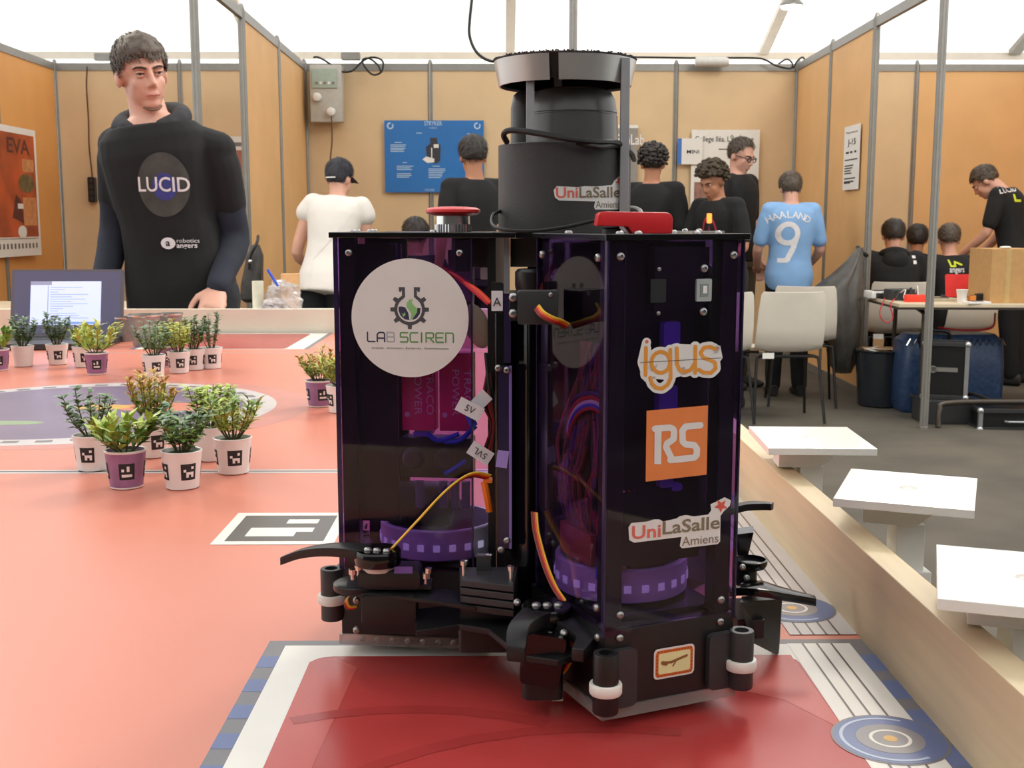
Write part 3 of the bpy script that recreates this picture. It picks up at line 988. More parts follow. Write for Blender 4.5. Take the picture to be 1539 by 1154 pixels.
# round logo sticker, one on the left side of each arm
M_stick = mat('sticker_white', (222, 219, 214), 0.45, 0, 0.02, 60)
M_stickback = mat('sticker_grey', (150, 146, 150), 0.6)
M_navy = mat('ink_navy', (52, 50, 78), 0.6)
M_inkgrey = mat('ink_charcoal', (74, 74, 78), 0.6)
M_inklg = mat('ink_light_grey', (176, 174, 176), 0.6)
M_inkgreen = mat('ink_green', (98, 150, 84), 0.6)
M_inklime = mat('ink_lime', (138, 190, 120), 0.6)
def logo_sticker(k):
    ctr = AM[k] @ Vector((0.1057, RW + 0.0003, 0.2526))
    rt_ = -AU[k]
    n = AL[k]
    st = MB().lathe([(0.0425, 0), (0.0425, 0.0003)], (0, 0, 0), 64, M=Matrix.Translation(ctr) @ n.to_track_quat('Z', 'Y').to_matrix().to_4x4()).build('round_logo_sticker', M_stick, rb)
    def put(f, m, lev):
        f.v = [(x * 0.001, y * 0.001) for x, y in f.v]
        f.put('logo_print', m, st, plane_map(ctr, rt_, ZV, 0.0003 + lev * 0.0001))
    gy = 6.2
    f = Flat()
    f.ring(0, gy, 8.9, 11.2, 118, 422)
    for a in (145, 180, 218, 270, 322, 0, 35):
        c, s = math.cos(R(a)), math.sin(R(a))
        q = [(10.8, -1.7), (14, -1.3), (14, 1.3), (10.8, 1.7)]
        f.poly([(c * x - s * y, gy + s * x + c * y) for x, y in q])
    for s in (-1, 1):
        f.stroke([(s * 4.3, gy + 8.5), (s * 4.3, gy + 15.2)], 2.2, False)
        f.rect(min(s * 3.2, s * 7.6), gy + 13.6, max(s * 3.2, s * 7.6), gy + 16)
        f.stroke([(s * 6.8, gy + 15.5), (s * 6.6, gy + 12.6)], 1.6, False)
    put(f, M_inkgrey, 1)
    f = Flat()
    f.poly([(-8, gy + 2), (-5.5, gy + 2.2), (-3, gy + 1.4), (-1, gy - 2.5), (-0.2, gy - 7.6), (-3.6, gy - 7), (-6.6, gy - 4.4), (-8, gy - 1)])
    f.poly([(8, gy + 1), (5.6, gy + 1.2), (5.4, gy - 2), (3, gy - 5), (1.6, gy - 7.6), (5, gy - 6.2), (7.4, gy - 3)])
    put(f, M_navy, 1)
    f = Flat()
    f.poly([(2.6, gy + 7.6), (0, gy + 7.2), (-2.2, gy + 4.6), (-2.2, gy + 1.8), (0, gy - 1), (1.2, gy - 3.4), (0.8, gy - 6), (0.2, gy - 7.8), (3, gy - 5.4), (5.4, gy - 2), (5.4, gy + 1), (3, gy + 3), (1.6, gy + 5.2)])
    f.poly([(-6, gy - 2), (-4.6, gy - 3.6), (-3.4, gy - 1.6), (-3, gy - 4), (-4.6, gy - 5.2)])
    put(f, M_inklime, 2)
    W_, Hh, y0, lw = 5.4, 6.6, -17.0, 1.05
    G = {'L': [[(0, 1), (0, .12), (.12, 0), (1, 0)]], 'A': [[(0, 0), (0, .8), (.25, 1), (.85, 1), (1, .85), (1, 0)], [(0, .38), (1, .38)]],
         'B': [[(0, 0), (0, 1), (.85, 1), (.95, .9), (.95, .62), (.85, .52), (0, .52)], [(.85, .52), (1, .42), (1, .1), (.9, 0), (0, 0)]],
         'S': [[(1, 1), (.1, 1), (0, .9), (0, .6), (.1, .52), (.9, .52), (1, .42), (1, .1), (.9, 0), (0, 0)]],
         'C': [[(1, 1), (.12, 1), (0, .88), (0, .12), (.12, 0), (1, 0)]], 'I': [[(.2, 0), (.2, 1)]],
         'R': [[(0, 0), (0, 1), (.88, 1), (1, .88), (1, .56), (.88, .46), (0, .46)], [(.5, .46), (1, 0)]],
         'E': [[(1, 1), (.12, 1), (0, .88), (0, .12), (.12, 0), (1, 0)], [(0, .5), (.9, .5)]], 'N': [[(0, 0), (0, 1), (.86, 1), (1, .86), (1, 0)]]}
    def word(s, x, m):
        f = Flat()
        for ch in s:
            w = W_ if ch != 'I' else 2.6
            for st_ in G[ch]:
                f.stroke([(x + p[0] * (W_ if ch != 'I' else W_), y0 + p[1] * Hh) for p in st_], lw)
            x += w + 1.75
        put(f, m, 1)
        return x
    x = word('LA', -31, M_navy)
    x = word('B', x, M_inklg)
    word('SCIREN', x + 2.6, M_inkgreen)
    f = Flat().text('Sciences - Innovation - Recherche - Expérimentation', 0, -22.3, 2.3, 'CENTER', width=56)
    put(f, M_inkgrey, 1)
    return st
for k in (1, 2, 3):
    logo_sticker(k)

# die-cut logos on the right arm's face, taken in the photo's own coordinates and laid on the panel
def CF(cx, cy): return (900 + cx * 0.30345, -(480 + cy * 0.30345))
def cf(l): return [CF(*p) for p in l]
K = 0.30345
M_igus = mat('ink_amber', (226, 150, 52), 0.5)
M_rs = mat('sticker_orange', (224, 128, 66), 0.45)
M_brownink = mat('ink_olive_brown', (126, 112, 88), 0.55)
M_redink = mat('ink_coral', (214, 104, 88), 0.55)
M_star = mat('ink_star_red', (214, 84, 68), 0.55)
S_ = []
S_.append(([(232, 140), (230, 275)], False))
S_.append(([(305 + 46 * math.cos(R(a)), 212 + 52 * math.sin(R(a))) for a in range(0, 361, 20)], False))
S_.append(([(352, 150), (354, 290), (340, 322), (312, 342), (282, 338), (262, 318), (252, 288)], False))
S_.append(([(385, 142), (386, 222), (398, 250), (424, 260), (452, 250), (470, 222)], False))
S_.append(([(477, 134), (475, 264)], False))
S_.append(([(574, 146), (550, 135), (518, 140), (502, 165), (516, 190), (550, 200), (574, 214), (577, 242), (554, 264), (515, 262), (494, 248)], False))
back = Flat()
for s, c in S_:
    back.stroke(cf(s), 52 * K)
back.stroke(cf([(236, 112), (212, 212), (240, 290)]), 44 * K)
back.poly(cf([(212, 190), (300, 150), (370, 120), (600, 130), (612, 190), (560, 262), (440, 270), (340, 300), (240, 290)]))
ig = subdivided(back, 400).put('amber_logo_sticker', M_stick, rb, mapF1(0.0002))
f = Flat()
for s, c in S_:
    f.stroke(cf(s), 19 * K)
f.put('logo_print', M_igus, ig, mapF1(0.0004))
f = Flat(); q = CF(236, 110); f.disc(q[0], q[1], 9 * K, 14); f.ring(*CF(590, 143), 3 * K, 5 * K, seg=12)
f.put('logo_print', M_redink, ig, mapF1(0.0004))
Flat().stroke(cf([(202, 213), (606, 190)]), 2.6 * K, False).put('logo_print', M_inkgrey, ig, mapF1(0.0005))

rs = Flat().poly(cf([(236, 452), (540, 425), (533, 768), (231, 803)])).put('orange_logo_sticker', M_rs, rb, mapF1(0.0002))
f = Flat()
f.stroke(cf([(290, 716), (292, 540)]), 34 * K, False)
f.stroke(cf([(276, 541), (350, 535), (366, 542), (371, 556), (369, 590), (352, 604), (337, 612), (331, 632), (362, 694)]), 32 * K)
f.stroke(cf([(352, 696), (470, 684), (482, 672), (484, 640), (470, 622), (428, 618), (413, 604), (412, 550), (428, 530), (501, 523)]), 32 * K)
f.put('logo_print', M_stick, rs, mapF1(0.0004))

un = subdivided(Flat().poly(cf([(146, 1030), (160, 1008), (240, 1000), (272, 990), (300, 990), (318, 1000), (385, 985), (400, 974), (430, 968), (470, 975), (540, 966), (556, 945), (552, 915), (580, 902), (622, 880), (654, 896), (648, 922), (618, 950), (602, 972), (600, 1098), (588, 1112), (412, 1133), (400, 1122), (408, 1076), (174, 1105), (150, 1092)])), 400).put('campus_logo_sticker', M_stick, rb, mapF1(0.0002))
def face_text(s, m, c0, c1, h, parent, lev=0.0004, bold=0.02):
    """lettering from baseline point c0 to c1 (photo crop coords) laid on the panel plane"""
    a, b = on_plane(CF(*c0)[0], -CF(*c0)[1], E1, N1), on_plane(CF(*c1)[0], -CF(*c1)[1], E1, N1)
    r_ = (b - a)
    Flat().text(s, 0, 0, h, 'LEFT', bold, width=r_.length).put('logo_print', m, parent, plane_map(a, r_, ZV, lev))
face_text('Uni', M_redink, (158, 1087), (301, 1075), 0.0118, un)
face_text('LaSalle', M_brownink, (308, 1064), (592, 1033), 0.0118, un)
face_text('Amiens', M_brownink, (410, 1121), (590, 1102), 0.0085, un, bold=0.0)
def star(f, cx, cy, r, rot, sx=1.0):
    f.poly([(cx + sx * (r if k % 2 == 0 else r * 0.42) * math.cos(R(rot + 36 * k)), cy + (r if k % 2 == 0 else r * 0.42) * math.sin(R(rot + 36 * k))) for k in range(10)])
f = Flat(); q = CF(604, 922); star(f, q[0], q[1], 36 * K, 50); f.put('logo_print', M_star, un, mapF1(0.0004))

# small stick emblem on the lower black face
F1o = lambda s, z: E1 + AL[1] * s + ZV * z
mp = lambda off: (lambda x, y: E1 + AL[1] * x + ZV * y + N1 * off)
ps = Flat().poly(rrect(-0.0125, 0.0285, 0.0180, 0.0490, 0.003)).put('stick_emblem_sticker', M_stick, rb, mp(0.0003))
Flat().poly(rrect(-0.0112, 0.0298, 0.0167, 0.0477, 0.0024)).put('emblem_print', mat('ink_burnt_orange', (214, 112, 40), 0.5), ps, mp(0.0005))
f = Flat()
for i in range(12):
    x = -0.0098 + i * 0.00222
    f.rect(x, 0.0302, x + 0.0011, 0.0312); f.rect(x, 0.0463, x + 0.0011, 0.0473)
for i in range(6):
    y = 0.0322 + i * 0.0023
    f.rect(-0.0108, y, -0.0098, y + 0.0011); f.rect(0.0153, y, 0.0163, y + 0.0011)
f.put('emblem_print', mat('ink_dark_orange', (166, 70, 26), 0.5), ps, mp(0.0006))
Flat().poly(rrect(-0.0092, 0.0318, 0.0147, 0.0457, 0.0014)).put('emblem_print', mat('ink_cream', (228, 224, 166), 0.5), ps, mp(0.0007))
Flat().stroke([(-0.0062, 0.0395), (0.0, 0.0390), (0.005, 0.0402), (0.0118, 0.0418)], 0.0017).stroke([(0.004, 0.0398), (0.0015, 0.0362)], 0.001).stroke([(-0.0062, 0.0395), (-0.0035, 0.0385)], 0.0026).put('emblem_print', mat('ink_branch_brown', (142, 98, 52), 0.6), ps, mp(0.0009))
# ------------------------------------------------------------------ tower, lidar, beacon ring
TC = Vector((RO.x + 0.001, RO.y, 0))
TR_ = 0.0485
M_tower = mat('matt_black_print', (50, 49, 48), 0.55, 0, 0.12, 40, 0.15, 900)
M_lidar = mat('lidar_smoke_black', (74, 73, 71), 0.32, 0, 0.06, 40)
tw = MB().lathe([(TR_, Z_TOP), (TR_, 0.3755), (TR_ - 0.0005, 0.376), (TR_ - 0.0025, 0.376), (TR_ - 0.003, 0.3755), (TR_ - 0.003, Z_TOP)], TC, 64, cap=False).build('tower_tube', M_tower, rb)
MB().lathe([(0.036, Z_TOP), (0.036, 0.372), (0.0335, 0.374), (0.0325, 0.397), (0.0318, 0.3975), (0.0318, 0.3985), (0.0322, 0.399), (0.0305, 0.409), (0.0275, 0.4142), (0.022, 0.416), (0.001, 0.4165)], TC + Vector((0.006, 0, 0)), 48).build('lidar_head', M_lidar, rb, angle=25)
MB().lathe([(0.010, 0.37), (0.0098, 0.404), (0.008, 0.413), (0.004, 0.4165), (0.001, 0.417)], TC + Vector((-0.0295, 0.012, 0)), 24).build('lidar_motor', M_lidar, rb)
# beacon platform: open metal ring with a fabric disc on top
M_tin = mat('spun_aluminium', (196, 196, 193), 0.34, 0.7, 0.05, 30)
BR0, BR1 = 0.0482, 0.0516
ZB0, ZB1 = 0.4178, 0.4352
rings_o, rings_i = [], []
mb = MB()
seg = 96
gap0, gap1 = 254.5, 262.0      # the open slot facing the camera
angs = [gap1 + (360 - (gap1 - gap0)) * i / seg for i in range(seg + 1)]
vs, fs = [], []
for a in angs:
    c, s = math.cos(R(a)), math.sin(R(a))
    for r_, z in ((BR0, ZB0), (BR1, ZB1), (BR1 - 0.0012, ZB1), (BR0 - 0.0012, ZB0)):
        vs.append((TC.x + r_ * c, TC.y + r_ * s, z))
for i in range(seg):
    for j in range(4):
        fs.append((i * 4 + j, (i + 1) * 4 + j, (i + 1) * 4 + (j + 1) % 4, i * 4 + (j + 1) % 4))
fs += [(0, 1, 2, 3), (seg * 4 + 3, seg * 4 + 2, seg * 4 + 1, seg * 4)]
bc = MB().add(vs, fs).build('beacon_ring', M_tin, rb, angle=50)
MB().lathe([(BR0 - 0.003, ZB0 + 0.0015), (BR1 - 0.002, ZB1 - 0.001), (BR1 - 0.0018, ZB1 - 0.0005), (0.001, ZB1 - 0.0005)], TC, 64, cap=False).build('beacon_underside', M_black, rb)
M_velcro = mat('dark_velcro', (62, 56, 58), 0.95, 0, 0.3, 300, 1.0, 900)
vd = MB().lathe([(0.0505, ZB1 - 0.0004), (0.0517, ZB1 + 0.0004), (0.0515, ZB1 + 0.0014), (0.001, ZB1 + 0.0014)], TC, 64).build('velcro_disc', M_velcro, rb)
vf = MB()
for i in range(260):
    a = random.uniform(0, 2 * math.pi)
    r_ = 0.0508 + random.uniform(0, 0.0009)
    vf.ell((TC.x + r_ * math.cos(a), TC.y + r_ * math.sin(a), ZB1 + 0.0012 + random.uniform(0, .0008)), (0.0007, 0.0007, 0.0005), 5, 3)
tag(vf.build('velcro_fuzz', M_velcro, vd), kind='stuff')
# flat support bars
M_bar = mat('grey_flat_bar', (172, 174, 176), 0.38, 0.4, 0.06, 40)
def upright(px, r_, z0, z1, sx, sy):
    x = on_cyl(px, 170, TC, r_)
    MB(Matrix.Translation((x.x, x.y, 0))).box((-sx / 2, -sy / 2, z0), (sx / 2, sy / 2, z1)).build('support_bar', M_bar, rb, smooth=False, bevel=0.0005)
upright(797, 0.0435, Z_TOP, ZB1 - 0.001, 0.0058, 0.003)
upright(939, 0.0520, Z_TOP, ZB1 - 0.001, 0.0062, 0.006)
MB(Matrix.Translation((TC.x - 0.003, TC.y + 0.044, 0))).box((-0.003, -0.0015, Z_TOP), (0.003, 0.0015, ZB1 - 0.001)).build('support_bar', M_bar, rb, smooth=False)
MB(Matrix.Translation((TC.x + 0.0455, TC.y + 0.016, 0))).box((-0.0007, -0.001, Z_TOP), (0.0007, 0.001, ZB1 - 0.001)).build('support_rod', M_cable, rb, smooth=False)
# cables round the tower
wire([at(762, 214, 0.838), at(757, 203, 0.832), at(766, 196, 0.826), at(800, 199, 0.818), at(850, 208, 0.812), at(890, 213, 0.815), at(922, 214, 0.828), at(940, 222, 0.842), at(949, 234, 0.868), at(938, 240, 0.91)], 0.0021, M_cable, name='cable')
wire([at(866, 214, 0.815), at(900, 221, 0.816), at(925, 219, 0.832), at(947, 228, 0.85), at(953, 240, 0.88)], 0.0019, M_cable, name='cable')
wire([at(757, 316, 0.86), at(742, 322, 0.845), at(740, 337, 0.82), at(757, 345, 0.805), at(800, 347, 0.80), at(850, 341, 0.795), at(895, 331, 0.79), at(930, 326, 0.80)], 0.0013, M_cable, name='cable')
wire([at(940, 312, 0.90), at(955, 313, 0.89), at(963, 318, 0.88), at(962, 330, 0.87)], 0.0016, mat('grey_cable', (150, 150, 146), 0.5), name='cable')
# campus logo on the tube
def mapT(off):
    return lambda x, y: (lambda q: q + Vector((q.x - TC.x, q.y - TC.y, 0)).normalized() * off)(on_cyl(x, -y, TC, TR_))
def CT(cx, cy): return (480 + cx * 0.33788, -(60 + cy * 0.33788))
KT = 0.33788
ct = lambda l: [CT(*p) for p in l]
ts = subdivided(Flat().poly(ct([(1042, 668), (1056, 650), (1150, 655), (1180, 650), (1230, 652), (1300, 645), (1312, 625), (1332, 606), (1356, 604), (1358, 625), (1340, 662), (1336, 745), (1326, 754), (1226, 754), (1221, 742), (1226, 718), (1066, 714), (1048, 700)])), 5).put('campus_logo_sticker', M_stick, rb, mapT(0.0002))
def tube_text(s, m, c0, c1, h, bold=0.02):
    a, b = CT(*c0), CT(*c1)
    f = Flat().text(s, 0, 0, h * KT, 'LEFT', bold, width=b[0] - a[0])
    f.xf(1, math.atan2(b[1] - a[1], b[0] - a[0]), a[0], a[1])
    subdivided(f, 6).put('logo_print', m, ts, mapT(0.0004))
tube_text('Uni', M_redink, (1050, 702), (1147, 700), 66)
tube_text('LaSalle', M_brownink, (1152, 701), (1334, 699), 66)
tube_text('Amiens', M_brownink, (1228, 746), (1334, 746), 44, 0.0)
f = Flat(); q = CT(1335, 630); star(f, q[0], q[1], 22 * KT, 50); f.put('logo_print', M_star, ts, mapT(0.0004))

# emergency stop mushroom on the left arm
ec = at(681, 345, 0.868); ec = Vector((ec.x, ec.y, 0))
eb = MB()
pts = []
for k in range(72):
    r_ = 0.0135 if k % 2 == 0 else 0.0130
    pts.append((ec.x + r_ * math.cos(2 * math.pi * k / 72), ec.y + r_ * math.sin(2 * math.pi * k / 72)))
eb.prism3(pts, Z_TOP, Z_TOP + 0.0055)
es = eb.build('stop_button_collar', mat('knurled_chrome', (196, 196, 198), 0.25, 0.95), rb, smooth=False)
MB().lathe([(0.0126, Z_TOP + 0.0055), (0.0124, Z_TOP + 0.0125), (0.010, Z_TOP + 0.013)], ec, 32).build('stop_button_body', M_steel, es)
MB().lathe([(0.0125, 0.3250), (0.0190, 0.3265), (0.0202, 0.3280), (0.0200, 0.3298), (0.017, 0.3312), (0.010, 0.3318), (0.001, 0.3320)], ec, 48).build('stop_button_head', M_red, es)
# red pull handle on the right arm
prof = [(0.0, 0.0046), (0.0008, 0.0115), (0.0025, 0.0132), (0.0070, 0.0138), (0.0075, 0.0136), (0.0440, 0.0130), (0.0465, 0.0118), (0.0475, 0.0095), (0.0475, 0.0), (0.0225, 0.0), (0.0195, 0.0042)]
hc = at(897, 350, 0.735)
MB(Matrix.Translation((hc.x, hc.y, Z_TOP)) @ Matrix.Rotation(R(0), 4, 'Z')).prism3(prof, 0, 0.026, 1).build('red_handle', M_red, rb, angle=30, bevel=0.0008)
MB(Matrix.Translation((hc.x + 0.010, hc.y + 0.004, Z_TOP))).lathe([(0.006, 0), (0.006, 0.0028), (0.004, 0.0036)], (0, 0.006, 0), 20).build('handle_hinge', M_darkgrey, rb)

# ------------------------------------------------------------------ front notch: lift column, servos, gripper
DN = RO + ang(-126.7) * (RW / math.sin(R(60)))
MN = Matrix.Translation((DN.x, DN.y, 0)) @ Matrix.Rotation(R(-126.7 + 90), 4, 'Z')     # local -y points out of the notch
MB(MN).box((-0.001, -0.013, Z_BASE), (0.0185, 0.012, 0.270)).build('lift_column', M_blackgloss, rb, smooth=False, bevel=0.0008)
MB(MN).box((-0.022, 0.004, Z_BASE), (0.026, 0.014, 0.115)).build('column_foot', M_black, rb, smooth=False, bevel=0.001)
for z in (0.2255, 0.2075):
    p = at(790, 540 if z > 0.22 else 578, 0.806)
    screw(p, (0, -1, 0))
MB().box(tuple(at(706, 401, 0.862)), tuple(at(745, 358, 0.866) )).build('grey_cover', mat('olive_grey_card', (92, 92, 86), 0.6), rb, smooth=False)
MB().box(tuple(at(767, 401, 0.850)), tuple(at(806, 358, 0.854))).build('grey_cover', mat('olive_grey_card', (92, 92, 86), 0.6), rb, smooth=False)
MB().box(tuple(at(757, 440, 0.84)), tuple(at(766, 358, 0.846))).build('alu_strip', M_bar, rb, smooth=False)
MB().rbox(tuple(at(722, 420, 0.855)), tuple(at(742, 402, 0.857)), 0.001, axis=1).build('terminal', M_whitew, rb)
# white leaf-shaped printed part behind
MB().ell(at(717, 490, 0.852), (0.009, 0.003, 0.017), 16, 10, rot=Matrix.Rotation(R(-18), 3, 'Y')).build('cable_grommet', mat('cream_print', (190, 178, 150), 0.5), rb)
# violet acrylic slide
sl = MB()
x0, x1 = at(744, 600, 0.808).x, at(757, 600, 0.808).x
sl.rbox((x0, 0.802, 0.090), (x0 + 0.0085, 0.812, 0.268), 0.002)
sl.build('slide_bar', M_blackgloss, rb)
MB().box((at(765, 600, 0.80).x, 0.799, 0.092), (at(769, 600, 0.80).x, 0.805, 0.222)).build('slide_edge', mat('lilac_acrylic_edge', (134, 108, 184), 0.25), rb, smooth=False)
MB().box((at(749, 600, 0.80).x, 0.8005, 0.092), (at(765.5, 600, 0.80).x, 0.804, 0.222)).build('slide_plate', mat('dark_violet_acrylic', (40, 32, 64), 0.2), rb, smooth=False)
MB().box((at(757, 600, 0.80).x, 0.800, 0.224), (at(768, 600, 0.80).x, 0.804, 0.272)).build('slide_plate', mat('dark_violet_acrylic', (40, 32, 64), 0.2), rb, smooth=False)
for p in ((749, 553), (762, 556), (753, 826), (762, 812)):
    screw(at(p[0], p[1], 0.799), (0, -1, 0))
MB().rbox((at(738, 400, 0.805).x, 0.801, at(746, 470, 0.805).z), (at(757, 400, 0.805).x, 0.807, at(746, 424, 0.805).z), 0.0015, axis=1).build('label_holder', M_black, rb)
lb = MB().box((at(738.5, 400, 0.8).x, 0.7995, at(746, 467, 0.8).z), (at(755.5, 400, 0.8).x, 0.8005, at(746, 437, 0.8).z)).build('letter_label', M_label, rb, smooth=False)
Flat().text('A', 0, 0, 0.0085, 'CENTER').put('lettering', M_ink, lb, plane_map(at(747, 460, 0.799), (1, 0, 0), ZV, 0.0003))
# upper servo
sv = MB().rbox((at(778, 460, 0.745).x, 0.742, at(800, 487, 0.745).z), (at(839, 460, 0.745).x, 0.758, at(800, 437, 0.745).z), 0.0015, axis=1).build('servo', M_darkgrey, rb, bevel=0.0004)
MB().box((at(766, 460, 0.75).x, 0.750, at(800, 482, 0.75).z), (at(778, 460, 0.75).x, 0.780, at(800, 440, 0.75).z)).build('servo_ear', M_black, sv, smooth=False)
for y in (447, 471):
    screw(at(772, y, 0.7495), (0, -1, 0), s=1.2)
screw(at(828, 443, 0.7415), (0, -1, 0), s=0.6)
MB().lathe([(0.011, -0.004), (0.012, 0), (0.012, 0.010), (0.010, 0.012)], at(800, 430, 0.81), 24).build('slide_wheel', M_black, rb)
def ribbon(pts, parent=rb, r_=0.00085, d=Vector((0.0012, 0, 0.0012))):
    for i, m in enumerate((M_brown, M_redw, M_orange, M_yellow)):
        wire([Vector(p) + d * (i - 1.5) for p in pts], r_, m, parent, 'servo_wire', 10)
ribbon([at(807, 462, 0.741), at(815, 472, 0.736), at(829, 480, 0.735), at(841, 484, 0.738), at(852, 490, 0.746)], d=Vector((0.0008, 0, 0.0009)))
ribbon([at(803, 770, 0.785), at(806, 800, 0.775), at(818, 845, 0.757), at(832, 880, 0.748), at(846, 902, 0.740)], d=Vector((0.0011, 0, -0.0002)))
ribbon([at(858, 945, 0.735), at(860, 975, 0.73), at(852, 1000, 0.735), at(838, 1018, 0.742)], d=Vector((0.0009, 0, 0)))
ribbon([at(587, 826, 0.795), at(625, 785, 0.80), at(662, 745, 0.808), at(690, 722, 0.815), at(712, 713, 0.82), at(735, 717, 0.825)], d=Vector((0.0009, 0, 0.0009)))
ribbon([at(524, 897, 0.80), at(520, 905, 0.797), at(524, 913, 0.797), at(534, 913, 0.80)], d=Vector((0.0006, 0, 0.0006)))
MB().rbox(tuple(at(726, 726, 0.82)), tuple(at(740, 717, 0.83)), 0.0006, axis=1).build('servo_plug', M_orange, rb)
wire([at(728, 724, 0.822), at(732, 745, 0.822), at(736, 768, 0.824)], 0.0026, M_orange)
# red, blue and dark leads beside the slide
wire([at(664, 402, 0.835), at(690, 418, 0.830), at(712, 436, 0.826), at(735, 456, 0.82)], 0.0019, M_redw)
wire([at(700, 424, 0.829), at(720, 438, 0.824), at(738, 455, 0.818)], 0.0016, mat('orange_red_wire', (224, 70, 40), 0.4))
for p in ([(690, 652), (660, 662), (642, 652)], [(715, 640), (690, 662), (668, 664)], [(700, 692), (680, 706), (668, 712)]):
    wire([at(x, y, 0.838) for x, y in p], 0.0018, M_bluew)
for i in range(7):
    x = 728 + i * 2
    wire([at(732 + i, 560, 0.84), at(726 + i * 2.5, 605, 0.836), at(738 + i, 640, 0.838), at(722 + i * 3, 690, 0.84)], 0.0009, random.choice([M_redw, M_brown, M_brown, M_cable]))
wire([at(730, 530, 0.83), at(735, 580, 0.826), at(742, 600, 0.83)], 0.0013, M_cable)
def flag(px, py, w, h, rot, s, rot_txt, Y=0.822):
    c = at(px, py, Y)
    Mx = Matrix.Translation(c) @ Matrix.Rotation(R(rot), 4, 'Y')
    o = MB(Mx).box((-w / 2, 0, -h / 2), (w / 2, 0.0004, h / 2)).build('wire_label', M_label, rb, smooth=False)
    r_ = Mx.to_3x3() @ Vector((1, 0, 0)); u_ = Mx.to_3x3() @ Vector((0, 0, 1))
    if rot_txt:
        r_, u_ = -r_, -u_
    Flat().text(s, 0, -0.0022, 0.0068, 'CENTER').put('lettering', M_ink, o, plane_map(c, r_, u_, 0.0004))
flag(706, 615, 0.019, 0.0105, 28, '5V', False)
flag(722, 681, 0.0175, 0.0105, 33, '5VL', True)
MB(Matrix.Translation(at(724, 601, 0.826)) @ Matrix.Rotation(R(-45), 4, 'Y')).box((-0.006, 0, -0.005), (0.006, 0.0004, 0.005)).build('wire_label', M_label, rb, smooth=False)
MB(Matrix.Translation(at(757, 690, 0.8)) @ Matrix.Rotation(R(8), 4, 'Y')).box((-0.005, -0.0008, -0.006), (0.003, 0, 0.006)).build('wire_label', mat('lilac_label', (160, 140, 214), 0.5), rb, smooth=False)
MB().tube([at(705, 624, 0.83), at(712, 640, 0.83)], 0.003).build('blue_plug', M_bluew, rb)

# ---- left gripper: servo, horn disc and hooked finger
def blade(name, pts, w0, w1, h, parent=rb, m=None, sub=8, hh=None):
    """flat finger: path of centre points, width tapering w0 -> w1 in plan, height h"""
    P_ = spline(pts, sub)
    n = len(P_)
    rings = []
    for i, p in enumerate(P_):
        t = (P_[min(i + 1, n - 1)] - P_[max(i - 1, 0)]); t.z = 0; t.normalize()
        s = Vector((-t.y, t.x, 0))
        k = i / (n - 1)
        w = (w0 + (w1 - w0) * k) / 2
        e = h / 2 if hh is None else (h + (hh - h) * k) / 2
        rings.append([p - s * w - ZV * e, p + s * w - ZV * e, p + s * w + ZV * e, p - s * w + ZV * e])
    return MB().loft(rings).build(name, m or M_black, parent, angle=35, bevel=0.0006)
dc = at(568, 834, 0.795)
blade('gripper_finger', [at(575, 834, 0.795), at(530, 827, 0.800), at(490, 826, 0.806), at(455, 831, 0.812), at(424, 842, 0.818)], 0.022, 0.006, 0.007, hh=0.006)
hd = MB().lathe([(0.0160, -0.006), (0.0165, -0.0045), (0.0165, 0.003), (0.0155, 0.0045), (0.001, 0.005)], dc, 32).build('horn_disc', M_blackgloss, rb)
MB().lathe([(0.011, -0.0105), (0.0118, -0.0095), (0.0118, -0.006)], dc, 28).build('servo_horn', M_white_ring, hd)
for dx, dy in ((-0.0065, -0.004), (0.0, -0.0055), (0.007, -0.007)):
    screw(dc + Vector((dx, dy, 0.0048)), ZV, hd, 1.1)
s1 = MB().rbox((at(538, 865, 0.79).x, 0.786, at(590, 884, 0.79).z), (at(632, 865, 0.79).x, 0.812, at(590, 856, 0.79).z), 0.004, axis=1).build('servo', M_black, rb, bevel=0.0005)
MB().box((at(520, 865, 0.79).x, 0.790, at(590, 886, 0.79).z), (at(648, 865, 0.79).x, 0.808, at(590, 880, 0.79).z)).build('servo_ear', M_black, s1, smooth=False)
for x, y in ((530, 862), (539, 856), (640, 868), (644, 860)):
    p = at(x, y + 9, 0.790)
    MB().lathe([(0.0014, 0), (0.0014, 0.004), (0.0026, 0.004), (0.0026, 0.0075), (0.0012, 0.008)], p, 8).build('standoff_screw', M_steel, s1)
MB().box((at(592, 860, 0.785).x, 0.7855, at(600, 862, 0.785).z), (at(620, 860, 0.785).x, 0.786, at(600, 852, 0.785).z)).build('servo_mark', mat('violet_mark', (110, 80, 150), 0.4), s1, smooth=False)
MB().rbox((at(544, 900, 0.785).x, 0.780, at(590, 936, 0.785).z), (at(626, 900, 0.785).x, 0.806, at(590, 892, 0.785).z), 0.003, axis=1).build('servo', M_black, rb, bevel=0.0008)
MB().lathe([(0.016, 0), (0.0165, 0.001), (0.0165, 0.004), (0.015, 0.005)], at(536, 884, 0.80), 24).build('servo_mount_disc', M_black, rb)
blade('mount_plate', [at(520, 884, 0.800), at(580, 887, 0.795), at(650, 895, 0.79), at(720, 905, 0.785)], 0.026, 0.030, 0.003)
screw(at(536, 902, 0.806), (0, -1, 0)); screw(at(536, 947, 0.815), (0, -1, 0)); screw(at(694, 951, 0.815), (0, -1, 0))
